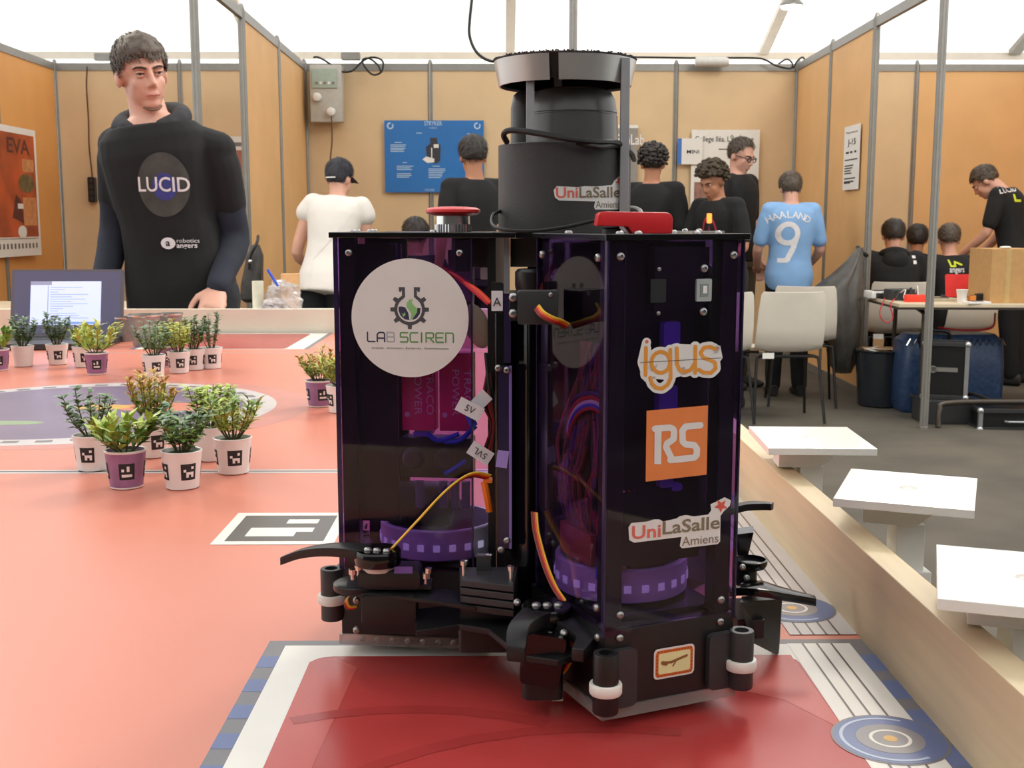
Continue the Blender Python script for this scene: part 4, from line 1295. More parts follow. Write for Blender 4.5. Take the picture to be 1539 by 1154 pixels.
# ---- layered jaw block
for i in range(4):
    z = at(730, 862, 0.79).z - i * 0.0058
    q = [(at(690, 860, 0.80).x, 0.806), (at(692, 860, 0.78).x, 0.776), (at(772, 860, 0.765).x, 0.762), (at(778, 860, 0.80).x, 0.806)]
    MB().prism3(q, z - 0.0046, z).build('jaw_plate', M_darkgrey if i < 3 else M_black, rb, smooth=False, bevel=0.0006)
zj = at(730, 862, 0.79).z
for x, y, Y in ((697, 852, 0.785), (768, 858, 0.772), (735, 845, 0.80)):
    p = at(x, y, Y); p.z = zj
    MB().lathe([(0.0016, 0), (0.0016, 0.008), (0.0028, 0.008), (0.0028, 0.011), (0.0012, 0.0115)], p, 8).build('jaw_bolt', M_steel, rb)
MB().box((at(716, 850, 0.8).x, 0.797, zj), (at(738, 850, 0.8).x, 0.803, zj + 0.011)).build('jaw_block', M_darkgrey, rb, smooth=False, bevel=0.0006)
MB().rbox((at(690, 880, 0.8).x, 0.782, 0.022), (at(776, 880, 0.8).x, 0.812, zj - 0.023), 0.004).build('gripper_body', M_black, rb)
# ---- curved lower guard plate
def pl(px, py, z): return ground(px, py, z)
g = [(625, 948), (690, 938), (735, 945), (762, 968), (790, 985), (838, 992), (880, 980), (905, 955), (880, 935), (830, 925), (775, 915), (700, 905), (625, 915)]
pts = [(pl(x, y, 0.046).x, pl(x, y, 0.046).y) for x, y in g]
MB().prism3(pts, 0.0415, 0.046).build('guard_plate', M_black, rb, smooth=False, bevel=0.0008)
# ---- right gripper under the ribbon
dc2 = at(822, 918, 0.745)
hd2 = MB().lathe([(0.0165, -0.006), (0.017, -0.0045), (0.017, 0.003), (0.016, 0.0045), (0.001, 0.005)], dc2, 32).build('horn_disc', M_blackgloss, rb)
MB().lathe([(0.012, -0.0105), (0.0126, -0.0095), (0.0126, -0.006)], dc2 + Vector((-0.002, 0, 0)), 28).build('servo_horn', M_white_ring, hd2)
for x, y in ((806, 903), (822, 907), (839, 912)):
    p = at(x, y, 0.742); p.z = dc2.z + 0.0048
    screw(p, ZV, hd2, 1.2)
blade('gripper_finger', [at(828, 920, 0.745), at(800, 930, 0.73), at(780, 950, 0.722), at(775, 985, 0.715)], 0.022, 0.012, 0.009)
blade('gripper_finger', [at(828, 925, 0.745), at(865, 945, 0.73), at(880, 962, 0.715), at(868, 985, 0.70)], 0.022, 0.008, 0.008)
MB().rbox((at(784, 990, 0.735).x, 0.718, 0.014), (at(845, 990, 0.735).x, 0.750, 0.048), 0.005).build('servo', M_black, rb)
MB(Matrix.Translation(at(815, 1000, 0.72)) @ Matrix.Rotation(R(10), 4, 'Y')).rbox((-0.013, -0.006, -0.012), (0.012, 0.012, 0.022), 0.003, axis=1).build('servo_bracket', M_blackgloss, rb)
for x, y in ((826, 955), (847, 951), (777, 905), (776, 940), (896, 912), (893, 953)):
    screw(at(x, y, 0.722 if x > 800 else 0.76), (0.1, -0.8, 0.5))
MB().rbox((at(829, 1037, 0.75).x, 0.745, 0.002), (at(846, 1037, 0.75).x, 0.752, 0.0105), 0.001).build('ball_caster', M_white_ring, rb)
# clips hanging under the left arm
for i in range(9):
    a = 0.145 - i * 0.0115
    screw(AM[2] @ Vector((a, RW - 0.001, 0.0118)), AL[2], s=0.9)

# ---- gripper on the far right side of the robot
blade('gripper_finger', [at(1112, 884, 0.83), at(1140, 884, 0.82), at(1180, 893, 0.815), at(1226, 903, 0.812)], 0.030, 0.007, 0.006, m=M_blackgloss)
blade('gripper_finger', [at(1085, 770, 0.97), at(1120, 761, 0.965), at(1145, 760, 0.96), at(1161, 761, 0.955)], 0.016, 0.006, 0.006)
MB().rbox((at(1108, 860, 0.86).x, 0.85, at(1110, 880, 0.86).z), (at(1136, 860, 0.86).x, 0.885, at(1110, 850, 0.86).z), 0.006).build('servo', mat('bottle_green_black', (34, 42, 40), 0.15), rb)
MB().lathe([(0.011, 0), (0.0125, 0.003), (0.0125, 0.006), (0.011, 0.0065), (0.011, 0.004), (0.001, 0.004)], at(1128, 852, 0.85), 28).build('horn_disc', M_blackgloss, rb)
for i, (x, y) in enumerate(((1116, 852), (1122, 868), (1117, 880), (1122, 912))):
    screw(at(x, y, 0.835), (0.3, -0.9, 0.3), s=0.9)
v0 = [at(1112, 905, 0.80), at(1175, 900, 0.835), at(1170, 986, 0.835), at(1128, 965, 0.80)]
MB().add([p for p in v0] + [p + Vector((0.004, 0.014, 0)) for p in v0], [(0, 1, 2, 3), (7, 6, 5, 4), (0, 4, 5, 1), (1, 5, 6, 2), (2, 6, 7, 3), (3, 7, 4, 0)]).build('gripper_vane', M_black, rb, smooth=False, bevel=0.0006)
v0 = [at(1108, 803, 0.90), at(1133, 800, 0.90), at(1122, 845, 0.90), at(1108, 850, 0.90)]
MB().add([p for p in v0] + [p + Vector((0.004, 0.02, 0)) for p in v0], [(0, 1, 2, 3), (7, 6, 5, 4), (0, 4, 5, 1), (1, 5, 6, 2), (2, 6, 7, 3), (3, 7, 4, 0)]).build('gripper_vane', M_blackgloss, rb, smooth=False, bevel=0.0006)
MB().box(tuple(at(1108, 960, 0.81)), tuple(at(1128, 898, 0.86))).build('gripper_body', M_black, rb, smooth=False, bevel=0.001)
# wheels under the base plate
for k in (1, 2, 3):
    MB().lathe([(0.022, -0.009), (0.025, -0.007), (0.025, 0.007), (0.022, 0.009)], (0, 0, 0), 28, M=AM[k] @ Matrix.Translation((0.122, 0, 0.025)) @ Matrix.Rotation(R(90), 4, 'Y')).build('wheel', M_darkgrey, rb)
# ------------------------------------------------------------------ potted plants with marker prints
def leaf_mat(name, rgb):
    m = mat(name, rgb, 0.45, 0, 0.22, 60)
    b = m.node_tree.nodes['Principled BSDF']
    b.inputs['Subsurface Weight'].default_value = 0.0
    return m
LEAF = {'dark': leaf_mat('dark_green_leaf', (86, 116, 66)), 'green': leaf_mat('mid_green_leaf', (124, 154, 76)), 'lime': leaf_mat('lime_leaf', (176, 194, 92)),
        'yellow': leaf_mat('yellow_green_leaf', (190, 190, 92)), 'blue': leaf_mat('blue_green_leaf', (110, 138, 104)), 'rust': leaf_mat('rust_tipped_leaf', (190, 150, 60))}
M_stem = mat('plant_stem', (92, 84, 48), 0.6)
M_potw = mat('white_pot_ceramic', (234, 230, 226), 0.35, 0, 0.02, 60)
M_potp = mat('mauve_pot_ceramic', (150, 108, 146), 0.4, 0, 0.14, 60)
M_soil = mat('green_moss_filler', (58, 84, 46), 0.9, 0, 0.4, 150, 1.0, 400)
TAGW = ('0001', '1000', '0111', '0101')
TAGP = ('0010', '1010', '0000', '1111')
def potr(z): return 0.0195 + (0.0245 - 0.0195) * z / 0.046
def leaf(mb, p, d, up, L, w, curl=0.25):
    d = d.normalized()
    s = d.cross(up)
    if s.length < 1e-4:
        s = d.cross(Vector((1, 0, 0)))
    s.normalize()
    n = s.cross(d)
    a = p
    b = p + d * L * 0.45 + n * L * 0.10
    c = p + d * L - n * L * curl * 0.5
    mb.add([a, b + s * w / 2 - n * w * 0.12, b - n * w * 0.0, b - s * w / 2 - n * w * 0.12, c], [(0, 1, 2), (0, 2, 3), (1, 4, 2), (2, 4, 3)])
def plant(px, py, label, purple=False, kind='bush', cols=('green', 'dark'), h=0.075, spread=0.035, tags=True, rot=0.0, seed=1, detail=1.0):
    rnd = random.Random(seed)
    g = ground(px, py)
    g.y += 0.0195                      # the reading is the front of the pot foot
    t = thing('potted_plant', label, 'plant', tuple(g), 0, 'small potted plants on the game table')
    body = M_potp if purple else M_potw
    pot = MB().lathe([(0.018, 0.0005), (0.0195, 0.0015), (potr(0.044), 0.044), (potr(0.046) + 0.0006, 0.0465), (potr(0.046) - 0.0006, 0.0472), (potr(0.046) - 0.002, 0.0465), (0.0205, 0.040)], (0, 0, 0), 32).build('pot', body, t, world=False)
    if purple:
        MB().lathe([(potr(0.0445) + 0.0002, 0.0445), (potr(0.046) + 0.0009, 0.0467), (potr(0.046) - 0.0006, 0.0474), (potr(0.046) - 0.0022, 0.0466)], (0, 0, 0), 32, cap=False).build('pot_rim', M_potw, pot, world=False)
        MB().lathe([(0.0182, 0.0003), (0.0198, 0.0012), (0.0199, 0.003)], (0, 0, 0), 32, cap=False).build('pot_foot', M_potw, pot, world=False)
    MB().lathe([(0.0225, 0.0415), (0.015, 0.044), (0.001, 0.0455)], (0, 0, 0), 20).build('moss_filler', M_soil, t, world=False)
    if tags:
        pat = TAGP if purple else TAGW
        def cyl(off, a0):
            return lambda x, y: ((potr(y) + off) * math.cos(a0 + x / 0.022), (potr(y) + off) * math.sin(a0 + x / 0.022), y)
        for q in range(4):
            a0 = R(-90 + 90 * q + 26) + rot
            f = Flat()
            for i in range(6):
                f.rect(-0.0092 + i * 0.0184 / 6, 0.013, -0.0092 + (i + 1) * 0.0184 / 6, 0.0330)
            tg = f.put('marker_print', M_ink, pot, cyl(0.0002, a0), world=False)
            f = Flat()
            u = 0.0184 / 6; v = 0.0200 / 6
            for r_, row in enumerate(pat):
                for c_, ch in enumerate(row):
                    if ch == '1':
                        x = -0.0092 + (c_ + 1) * u
                        y = 0.013 + (4 - r_) * v
                        f.rect(x, y, x + u, y + v)
            f.put('marker_print', M_potw, pot, cyl(0.00035, a0), world=False)
    st = MB()
    lv = {c: MB() for c in cols}
    top = 0.044
    nst = {'bush': 13, 'broad': 10, 'stalk': 8, 'fine': 13}[kind]
    for i in range(nst):
        a = 2 * math.pi * (i + rnd.random() * 0.7) / nst
        rr = spread * rnd.uniform(0.35, 1.0)
        hh = h * rnd.uniform(0.72, 1.05) * (1 - 0.22 * (rr / spread) ** 2)
        b0 = Vector((0.006 * math.cos(a), 0.006 * math.sin(a), top - 0.002))
        tip = Vector((rr * math.cos(a), rr * math.sin(a), top + hh))
        mid = b0.lerp(tip, 0.5) + Vector((math.cos(a), math.sin(a), 0)) * rr * (0.10 if kind != 'broad' else 0.25)
        path = spline([b0, mid, tip], 5)
        st.tube(path, [0.0011 - 0.00006 * j for j in range(len(path))], 5)
        n = int({'bush': 30, 'broad': 16, 'stalk': 24, 'fine': 30}[kind] * detail)
        for j in range(n):
            k = 0.22 + 0.78 * (j + 0.5) / n if kind != 'broad' else 0.15 + 0.85 * (j + 0.5) / n
            fi = k * (len(path) - 1)
            p = path[int(fi)].lerp(path[min(int(fi) + 1, len(path) - 1)], fi - int(fi))
            aa = rnd.uniform(0, 2 * math.pi)
            el = rnd.uniform(-0.1, 0.9)
            d = Vector((math.cos(aa), math.sin(aa), el))
            c = cols[min(len(cols) - 1, int((k ** 1.3) * len(cols) + rnd.uniform(-0.45, 0.45)))] if rnd.random() > 0.15 else rnd.choice(cols)
            if c not in lv:
                c = cols[0]
            if kind == 'bush':
                L, w = rnd.uniform(0.010, 0.016), rnd.uniform(0.006, 0.0095)
            elif kind == 'broad':
                L, w = rnd.uniform(0.016, 0.026), rnd.uniform(0.0085, 0.012)
                d = Vector((math.cos(aa) * 0.7 + math.cos(a) * 0.5, math.sin(aa) * 0.7 + math.sin(a) * 0.5, rnd.uniform(0.4, 1.4)))
            elif kind == 'stalk':
                L, w = rnd.uniform(0.010, 0.016), rnd.uniform(0.007, 0.010)
            else:
                L, w = rnd.uniform(0.013, 0.020), rnd.uniform(0.004, 0.0062)
                d.z += 0.35
            leaf(lv[c], p, d, Vector((0, 0, 1)), L, w)
    tag(st.build('stems', M_stem, t, world=False), kind='stuff')
    for c, mb in lv.items():
        if mb.v:
            o = mb.build('foliage', LEAF[c], t, smooth=False, world=False)
            tag(o, kind='stuff')
    return t
# front cluster
plant(133, 710, 'dark green leggy plant in a white pot, left end of the front group', False, 'stalk', ('dark', 'dark', 'blue'), 0.070, 0.038, rot=R(-26), seed=3)
plant(183, 737, 'lime green broad-leaved plant in a mauve pot, front group', True, 'broad', ('green', 'lime'), 0.046, 0.036, rot=R(-6), seed=5)
plant(224, 690, 'rusty yellow tipped plant in a white pot behind the mauve pot', False, 'fine', ('green', 'yellow', 'rust'), 0.076, 0.036, rot=R(10), seed=8)
plant(268, 738, 'bushy blue green plant in a white pot, nearest of the front group', False, 'bush', ('dark', 'green', 'blue'), 0.060, 0.038, rot=R(10), seed=9)
plant(312, 695, 'yellow green plant in a plain white pot at the back of the front group', False, 'bush', ('green', 'lime'), 0.070, 0.038, tags=False, seed=12)
plant(346, 715, 'spiky lime plant in a white pot, right end of the front group', False, 'fine', ('lime', 'yellow', 'green'), 0.060, 0.044, rot=R(-7), seed=14)
# back row
plant(30, 552, 'dark plant in a plain white pot in front of the laptop', False, 'bush', ('dark', 'blue'), 0.075, 0.036, tags=False, seed=20, detail=0.8)
plant(82, 549, 'dark plant in a marked white pot in front of the laptop', False, 'bush', ('dark', 'blue'), 0.078, 0.040, seed=21, detail=0.8)
plant(122, 553, 'white pot mostly hidden behind the back mauve pot', False, 'bush', ('green', 'lime'), 0.05, 0.028, seed=22, detail=0.8)
plant(141, 564, 'bright lime plant in a mauve pot, back row', True, 'broad', ('lime', 'yellow'), 0.070, 0.044, rot=R(-6), seed=23, detail=0.9)
plant(228, 568, 'green plant in a white pot, left of the cluster by the metal cups', False, 'bush', ('green', 'blue'), 0.076, 0.040, rot=R(4), seed=24, detail=0.8)
plant(248, 552, 'mauve pot hidden between two white pots of the back cluster', True, 'bush', ('lime', 'green'), 0.060, 0.030, seed=25, detail=0.7)
plant(266, 562, 'yellow green plant in a white pot, middle of the back cluster', False, 'bush', ('lime', 'yellow'), 0.080, 0.038, rot=R(-3), seed=26, detail=0.8)
plant(289, 557, 'white pot tucked behind the back cluster, green sprigs', False, 'bush', ('green', 'dark'), 0.082, 0.034, rot=R(-20), seed=27, detail=0.8)
plant(315, 555, 'dark sprigged plant in a white pot, right end of the back cluster', False, 'stalk', ('dark', 'blue'), 0.088, 0.044, rot=R(-6), seed=28, detail=0.9)
# right pair next to the robot and one at the left edge
plant(478, 613, 'lime plant in a mauve pot just left of the robot', True, 'fine', ('green', 'lime', 'rust'), 0.058, 0.042, rot=R(0), seed=30)
plant(510, 622, 'yellow green plant in a white pot half hidden by the robot', False, 'fine', ('lime', 'yellow'), 0.058, 0.036, rot=R(14), seed=31)
plant(-8, 558, 'mauve potted plant cut off by the left edge of the photo', True, 'broad', ('lime', 'green'), 0.05, 0.030, seed=33)

# ------------------------------------------------------------------ laptop and metal cups at the far end of the table
lx, ly = at(100, 500, 3.16).x, 3.16
lt = thing('laptop', 'open dark laptop with a lit window on screen at the far left', 'laptop', (lx, ly, 0), R(3))
MB().rbox((-0.150, -0.215, 0.002), (0.150, 0.0, 0.016), 0.008).build('laptop_base', M_darkgrey, lt, world=False)
MB().box((-0.13, -0.11, 0.0162), (0.13, -0.02, 0.0168)).build('keyboard', M_ink, lt, smooth=False, world=False)
Ml = Matrix.Translation((0, 0.0, 0.014)) @ Matrix.Rotation(R(-14), 4, 'X')
sc_ = MB(Ml).rbox((-0.150, -0.003, 0.0), (0.150, 0.004, 0.185), 0.006, axis=1).build('screen_lid', mat('grey_violet_bezel', (96, 90, 100), 0.4), lt, world=False)
MB(Ml).box((-0.141, -0.0036, 0.008), (0.141, -0.003, 0.178)).build('display', glow('dark_blue_desktop', (84, 82, 108), 0.30), sc_, smooth=False, world=False)
M_win = glow('screen_white', (196, 206, 240), 0.72)
MB(Ml).box((-0.098, -0.0042, 0.032), (0.090, -0.0036, 0.152)).build('window_on_screen', M_win, sc_, smooth=False, world=False)
MB(Ml).box((-0.098, -0.0046, 0.142), (-0.042, -0.0042, 0.152)).build('toolbar', glow('screen_grey', (150, 150, 176), 0.5), sc_, smooth=False, world=False)
MB(Ml).box((-0.052, -0.0046, 0.045), (-0.0505, -0.0042, 0.140)).build('window_divider', glow('screen_blue', (120, 136, 200), 0.5), sc_, smooth=False, world=False)
MB(Ml).box((-0.050, -0.0046, 0.034), (0.086, -0.0042, 0.040)).build('status_bar', glow('screen_blue2', (120, 150, 214), 0.6), sc_, smooth=False, world=False)
for i in range(14):
    z = 0.134 - i * 0.0065
    MB(Ml).box((-0.045, -0.0045, z), (-0.045 + 0.02 + random.random() * 0.09, -0.0042, z + 0.0022)).build('text_line', glow('screen_text', (160, 176, 226), 0.6), sc_, smooth=False, world=False)
M_cup = mat('brushed_tin_cup', (150, 148, 143), 0.34, 0.3, 0.08, 60)
def cup(px, py, Y, r_, h, label):
    q = at(px, py, Y)
    t = thing('metal_cup', label, 'cup', (q.x, Y, 0), 0, 'metal cups by the laptop')
    MB().lathe([(r_ * 0.74, 0), (r_ * 0.76, 0.002), (r_, h - 0.003), (r_ + 0.0016, h - 0.002), (r_ + 0.0016, h), (r_ - 0.001, h), (r_ * 0.72, 0.004)], (0, 0, 0), 32).build('cup_body', M_cup, t, world=False)
    MB().lathe([(r_ + 0.0005, h - 0.006), (r_ + 0.0022, h - 0.004), (r_ + 0.0022, h + 0.0004), (r_ - 0.0005, h + 0.0004)], (0, 0, 0), 32, cap=False).build('rolled_rim', M_steel, t, world=False)
cup(190, 500, 3.18, 0.030, 0.066, 'small metal cup right beside the laptop')
cup(218, 505, 3.05, 0.040, 0.083, 'tallest metal cup, in the middle of the three')
cup(256, 500, 3.18, 0.034, 0.076, 'right hand metal cup behind the potted plants')
# ------------------------------------------------------------------ people
M_skin = mat('light_skin', (214, 162, 140), 0.5, 0, 0.06, 14)
M_skin2 = mat('tan_skin', (180, 124, 94), 0.5, 0, 0.06, 14)
M_skin3 = mat('brown_skin', (150, 98, 70), 0.5, 0, 0.06, 14)
M_tee = mat('black_cotton', (24, 24, 25), 0.9, 0, 0.15, 12, 0.3, 300)
M_navy_sl = mat('navy_jersey', (36, 40, 52), 0.9, 0, 0.12, 12, 0.3, 300)
M_hood = mat('charcoal_jersey', (50, 50, 54), 0.9, 0, 0.12, 12, 0.3, 300)
M_jeans = mat('dark_trousers', (40, 42, 48), 0.9, 0, 0.12, 12, 0.3, 300)
M_blacktr = mat('black_trousers', (24, 24, 27), 0.9, 0, 0.12, 12, 0.2, 300)
M_whitesh = mat('white_cotton', (226, 220, 212), 0.85, 0, 0.04, 8, 0.3, 120)
M_sky = mat('sky_blue_jersey', (132, 174, 220), 0.7, 0, 0.05, 12, 0.2, 200)
M_hairb = mat('dark_brown_hair', (84, 72, 61), 0.55, 0, 0.35, 60, 0.8, 220)
M_hairk = mat('black_hair', (46, 39, 35), 0.55, 0, 0.35, 60, 0.8, 220)
M_hairc = mat('curly_brown_hair', (64, 52, 36), 0.7, 0, 0.45, 50, 1.0, 160)
M_eye = mat('eye_white', (190, 178, 168), 0.25)
M_iris = mat('dark_iris', (44, 34, 28), 0.2)
M_brow = mat('eyebrow', (66, 50, 42), 0.8)
M_lip = mat('lips', (190, 118, 108), 0.5)
M_shoe = mat('dark_shoe', (44, 42, 42), 0.7)

def remeshed(mb, name, voxel, smooth_it=4, disp=None):
    me = mb.mesh(name, None, False)
    o = bpy.data.objects.new('tmp', me)
    COL.objects.link(o)
    md = o.modifiers.new('r', 'REMESH')
    md.mode = 'VOXEL'
    md.voxel_size = voxel
    md.use_smooth_shade = True
    ms = o.modifiers.new('s', 'SMOOTH')
    ms.factor = 0.5
    ms.iterations = smooth_it
    dg = bpy.context.evaluated_depsgraph_get()
    out = bpy.data.meshes.new_from_object(o.evaluated_get(dg))
    bpy.data.objects.remove(o)
    bpy.data.meshes.remove(me)
    if disp:
        nv = len(out.vertices)
        co, no = [0.0] * (nv * 3), [0.0] * (nv * 3)
        out.vertices.foreach_get('co', co)
        out.vertices.foreach_get('normal', no)
        for i in range(0, nv * 3, 3):
            d = disp(Vector(co[i:i + 3]))
            co[i] += no[i] * d; co[i + 1] += no[i + 1] * d; co[i + 2] += no[i + 2] * d
        out.vertices.foreach_set('co', co)
    out.name = name
    out.polygons.foreach_set('use_smooth', [True] * len(out.polygons))
    out.update()
    return out

def ring(c, ax, ay, rx, ry, n=20, sq=1.0):
    out = []
    for k in range(n):
        a = 2 * math.pi * k / n
        ca, sa = math.cos(a), math.sin(a)
        if sq != 1.0:
            ca = math.copysign(abs(ca) ** sq, ca); sa = math.copysign(abs(sa) ** sq, sa)
        out.append(c + ax * (rx * ca) + ay * (ry * sa))
    return out

def limb(mb, pts, rs, n=14):
    """tapered round limb through joints"""
    P_, Rr = [], []
    for i in range(len(pts) - 1):
        for s in range(5):
            t = s / 5
            P_.append(pts[i].lerp(pts[i + 1], t)); Rr.append(rs[i] + (rs[i + 1] - rs[i]) * t)
    P_.append(pts[-1]); Rr.append(rs[-1])
    # round the joint a little
    Q = [P_[0]] + [(P_[i - 1] + P_[i] * 2 + P_[i + 1]) / 4 for i in range(1, len(P_) - 1)] + [P_[-1]]
    mb.tube(Q, Rr, n)
    mb.ell(pts[0], (rs[0],) * 3, 12, 8); mb.ell(pts[-1], (rs[-1],) * 3, 12, 8)

def V(*a): return Vector(a)

def hand(mb, w, d, palm_n, side, curl=0.35, s=1.0):
    """palm and five fingers: w wrist, d pointing direction, palm_n palm normal, side +1/-1 gives thumb side"""
    d = d.normalized()
    n = (palm_n - d * palm_n.dot(d)).normalized()
    t = d.cross(n) * side
    k = s
    rings = []
    for u, wd, th in ((0.0, 0.024, 0.019), (0.03, 0.034, 0.017), (0.065, 0.041, 0.015), (0.092, 0.040, 0.013)):
        rings.append(ring(w + d * u * k, t, n, wd * k, th * k, 14))
    mb.loft(rings)
    for i, (off, L) in enumerate(((0.030, 0.070), (0.010, 0.080), (-0.011, 0.074), (-0.031, 0.058))):
        p = w + d * 0.088 * k + t * off * k
        c = curl * (1 + 0.12 * i)
        pts = [p]
        dd = d.copy()
        for j, fr in enumerate((0.45, 0.32, 0.23)):
            dd = (dd * math.cos(c) + n * math.sin(c)).normalized()
            nn = n
            pts.append(pts[-1] + dd * L * fr * k)
        mb.tube(pts, [0.0095 * k, 0.0088 * k, 0.0080 * k, 0.0066 * k], 8)
        mb.ell(pts[-1], (0.0066 * k,) * 3, 8, 6)
    p = w + d * 0.022 * k + t * 0.022 * k
    pts = [p, p + (d * 0.6 + t * 0.75 + n * 0.2).normalized() * 0.036 * k]
    pts.append(pts[-1] + (d * 0.9 + t * 0.35 + n * 0.3).normalized() * 0.030 * k)
    pts.append(pts[-1] + (d * 1.0 + t * 0.1 + n * 0.4).normalized() * 0.024 * k)
    mb.tube(pts, [0.014 * k, 0.0115 * k, 0.0100 * k, 0.0080 * k], 8)
    mb.ell(pts[-1], (0.008 * k,) * 3, 8, 6)

def hair_shape(head, Mh, th, front=0.058, side=0.0, backz=-0.07, nz=0.004, freq=40, style='short', seed=0, sub=44, tufts=700):
    """hair surface: star-shaped round the skull, thick inside the hairline, sunk below the skin outside it"""
    mb = MB()
    seg, rings = sub, sub // 2 + 4
    vs, fs = [], []
    C0 = V(0, 0.012, 0.03)
    for i in range(rings + 1):
        t = math.pi * i / rings
        for k in range(seg):
            a = 2 * math.pi * k / seg
            d = V(math.sin(t) * math.cos(a), math.sin(t) * math.sin(a), math.cos(t))
            # skull ellipsoid radius in direction d
            r0 = 1 / math.sqrt((d.x / 0.0775) ** 2 + (d.y / 0.0985) ** 2 + (d.z / 0.088) ** 2)
            fr = max(0.0, -d.y / math.hypot(d.x, d.y)) if math.hypot(d.x, d.y) > 1e-5 else 0
            bk = max(0.0, d.y / math.hypot(d.x, d.y)) if math.hypot(d.x, d.y) > 1e-5 else 0
            lim = side + (front - side) * min(1, max(0, (fr - 0.15) / 0.55)) + (backz - side) * min(1, bk * 1.4)
            z = (C0 + d * r0).z
            m = min(1, max(0, (z - lim + 0.010) / 0.018))
            m = m * m * (3 - 2 * m)
            p = d * 1.0
            nv = noise.noise(V(p.x, p.y, p.z) * freq * 0.09 + V(seed * 7.1, 0, 0)) + 0.5 * noise.noise(V(p.x, p.y, p.z) * freq * 0.22 + V(0, seed * 3.3, 0))
            thick = th * (0.55 + 0.75 * max(0, d.z))
            if style == 'quiff':
                thick += 0.012 * max(0, fr) * max(0, d.z) ** 0.6
            if style == 'curly':
                nv += 0.9 * noise.noise(V(p.x, p.y, p.z) * 9 + V(seed, seed, 0))
            r = r0 + m * (thick + nz * nv) - (1 - m) * 0.022
            vs.append(Mh @ (C0 + d * r))
    for i in range(rings):
        for k in range(seg):
            k2 = (k + 1) % seg
            fs.append((i * seg + k, (i + 1) * seg + k, (i + 1) * seg + k2, i * seg + k2))
    mb.add(vs, fs)
    if style == 'curly':
        rnd = random.Random(seed)
        n = 0
        while n < 170:
            d = V(rnd.gauss(0, 1), rnd.gauss(0, 1), rnd.gauss(0, 1)).normalized()
            p = C0 + d * 0.1
            fr = max(0.0, -d.y)
            if d.z < (-0.35 if d.y > 0 else 0.15 + 0.35 * fr):
                continue
            r0 = 1 / math.sqrt((d.x / 0.0775) ** 2 + (d.y / 0.0985) ** 2 + (d.z / 0.088) ** 2)
            q = C0 + d * (r0 + th * (1 + 0.35 * max(0, d.z)) + rnd.uniform(-0.006, 0.004))
            e = rnd.uniform(0.009, 0.016)
            mb.ell(Mh @ q, (e, e, e * 0.8), 8, 6)
            n += 1
    if style != 'curly':
        rnd = random.Random(seed + 100)
        n = 0
        while n < tufts:
            d = V(rnd.gauss(0, 1), rnd.gauss(0, 1), rnd.gauss(0.5, 1)).normalized()
            hz = math.hypot(d.x, d.y)
            fr, bk = max(0.0, -d.y / hz), max(0.0, d.y / hz)
            r0 = 1 / math.sqrt((d.x / 0.0775) ** 2 + (d.y / 0.0985) ** 2 + (d.z / 0.088) ** 2)
            lim = side + (front - side) * min(1, max(0, (fr - 0.15) / 0.55)) + (backz - side) * min(1, bk * 1.4)
            if (C0 + d * r0).z < lim + 0.004:
                continue
            th2 = th * (0.55 + 0.75 * max(0, d.z))
            p = C0 + d * (r0 + th2 * rnd.uniform(0.55, 0.95))
            crown = V(0.15, 0.55, 0.85).normalized()
            fl = d - crown
            fl = (fl - d * fl.dot(d))
            if fl.length < 0.05:
                fl = V(rnd.gauss(0, 1), rnd.gauss(0, 1), 0)
            fl = fl.normalized() + V(0.30 if style == 'quiff' else 0.1, 0, 0) + V(rnd.gauss(0, .25), rnd.gauss(0, .25), rnd.gauss(0, .25))
            fl = (fl - d * fl.dot(d)).normalized()
            L = rnd.uniform(0.022, 0.045) * (0.55 + 0.6 * max(0, d.z)) * (1 + th * 12)
            sd_ = d.cross(fl).normalized() * rnd.uniform(0.0016, 0.0034)
            lift = d * rnd.uniform(0.002, 0.007) * (1 + nz * 60)
            q1, q2 = p + fl * L * 0.5 + lift, p + fl * L * 0.95 + lift * 0.2 - d * L * 0.12
            vs_ = [p - sd_, p + sd_, q1 + sd_ * 0.9, q1 - sd_ * 0.9, q2]
            mb.add([Mh @ x_ for x_ in vs_], [(0, 1, 2, 3), (3, 2, 4)])
            n += 1
    return mb

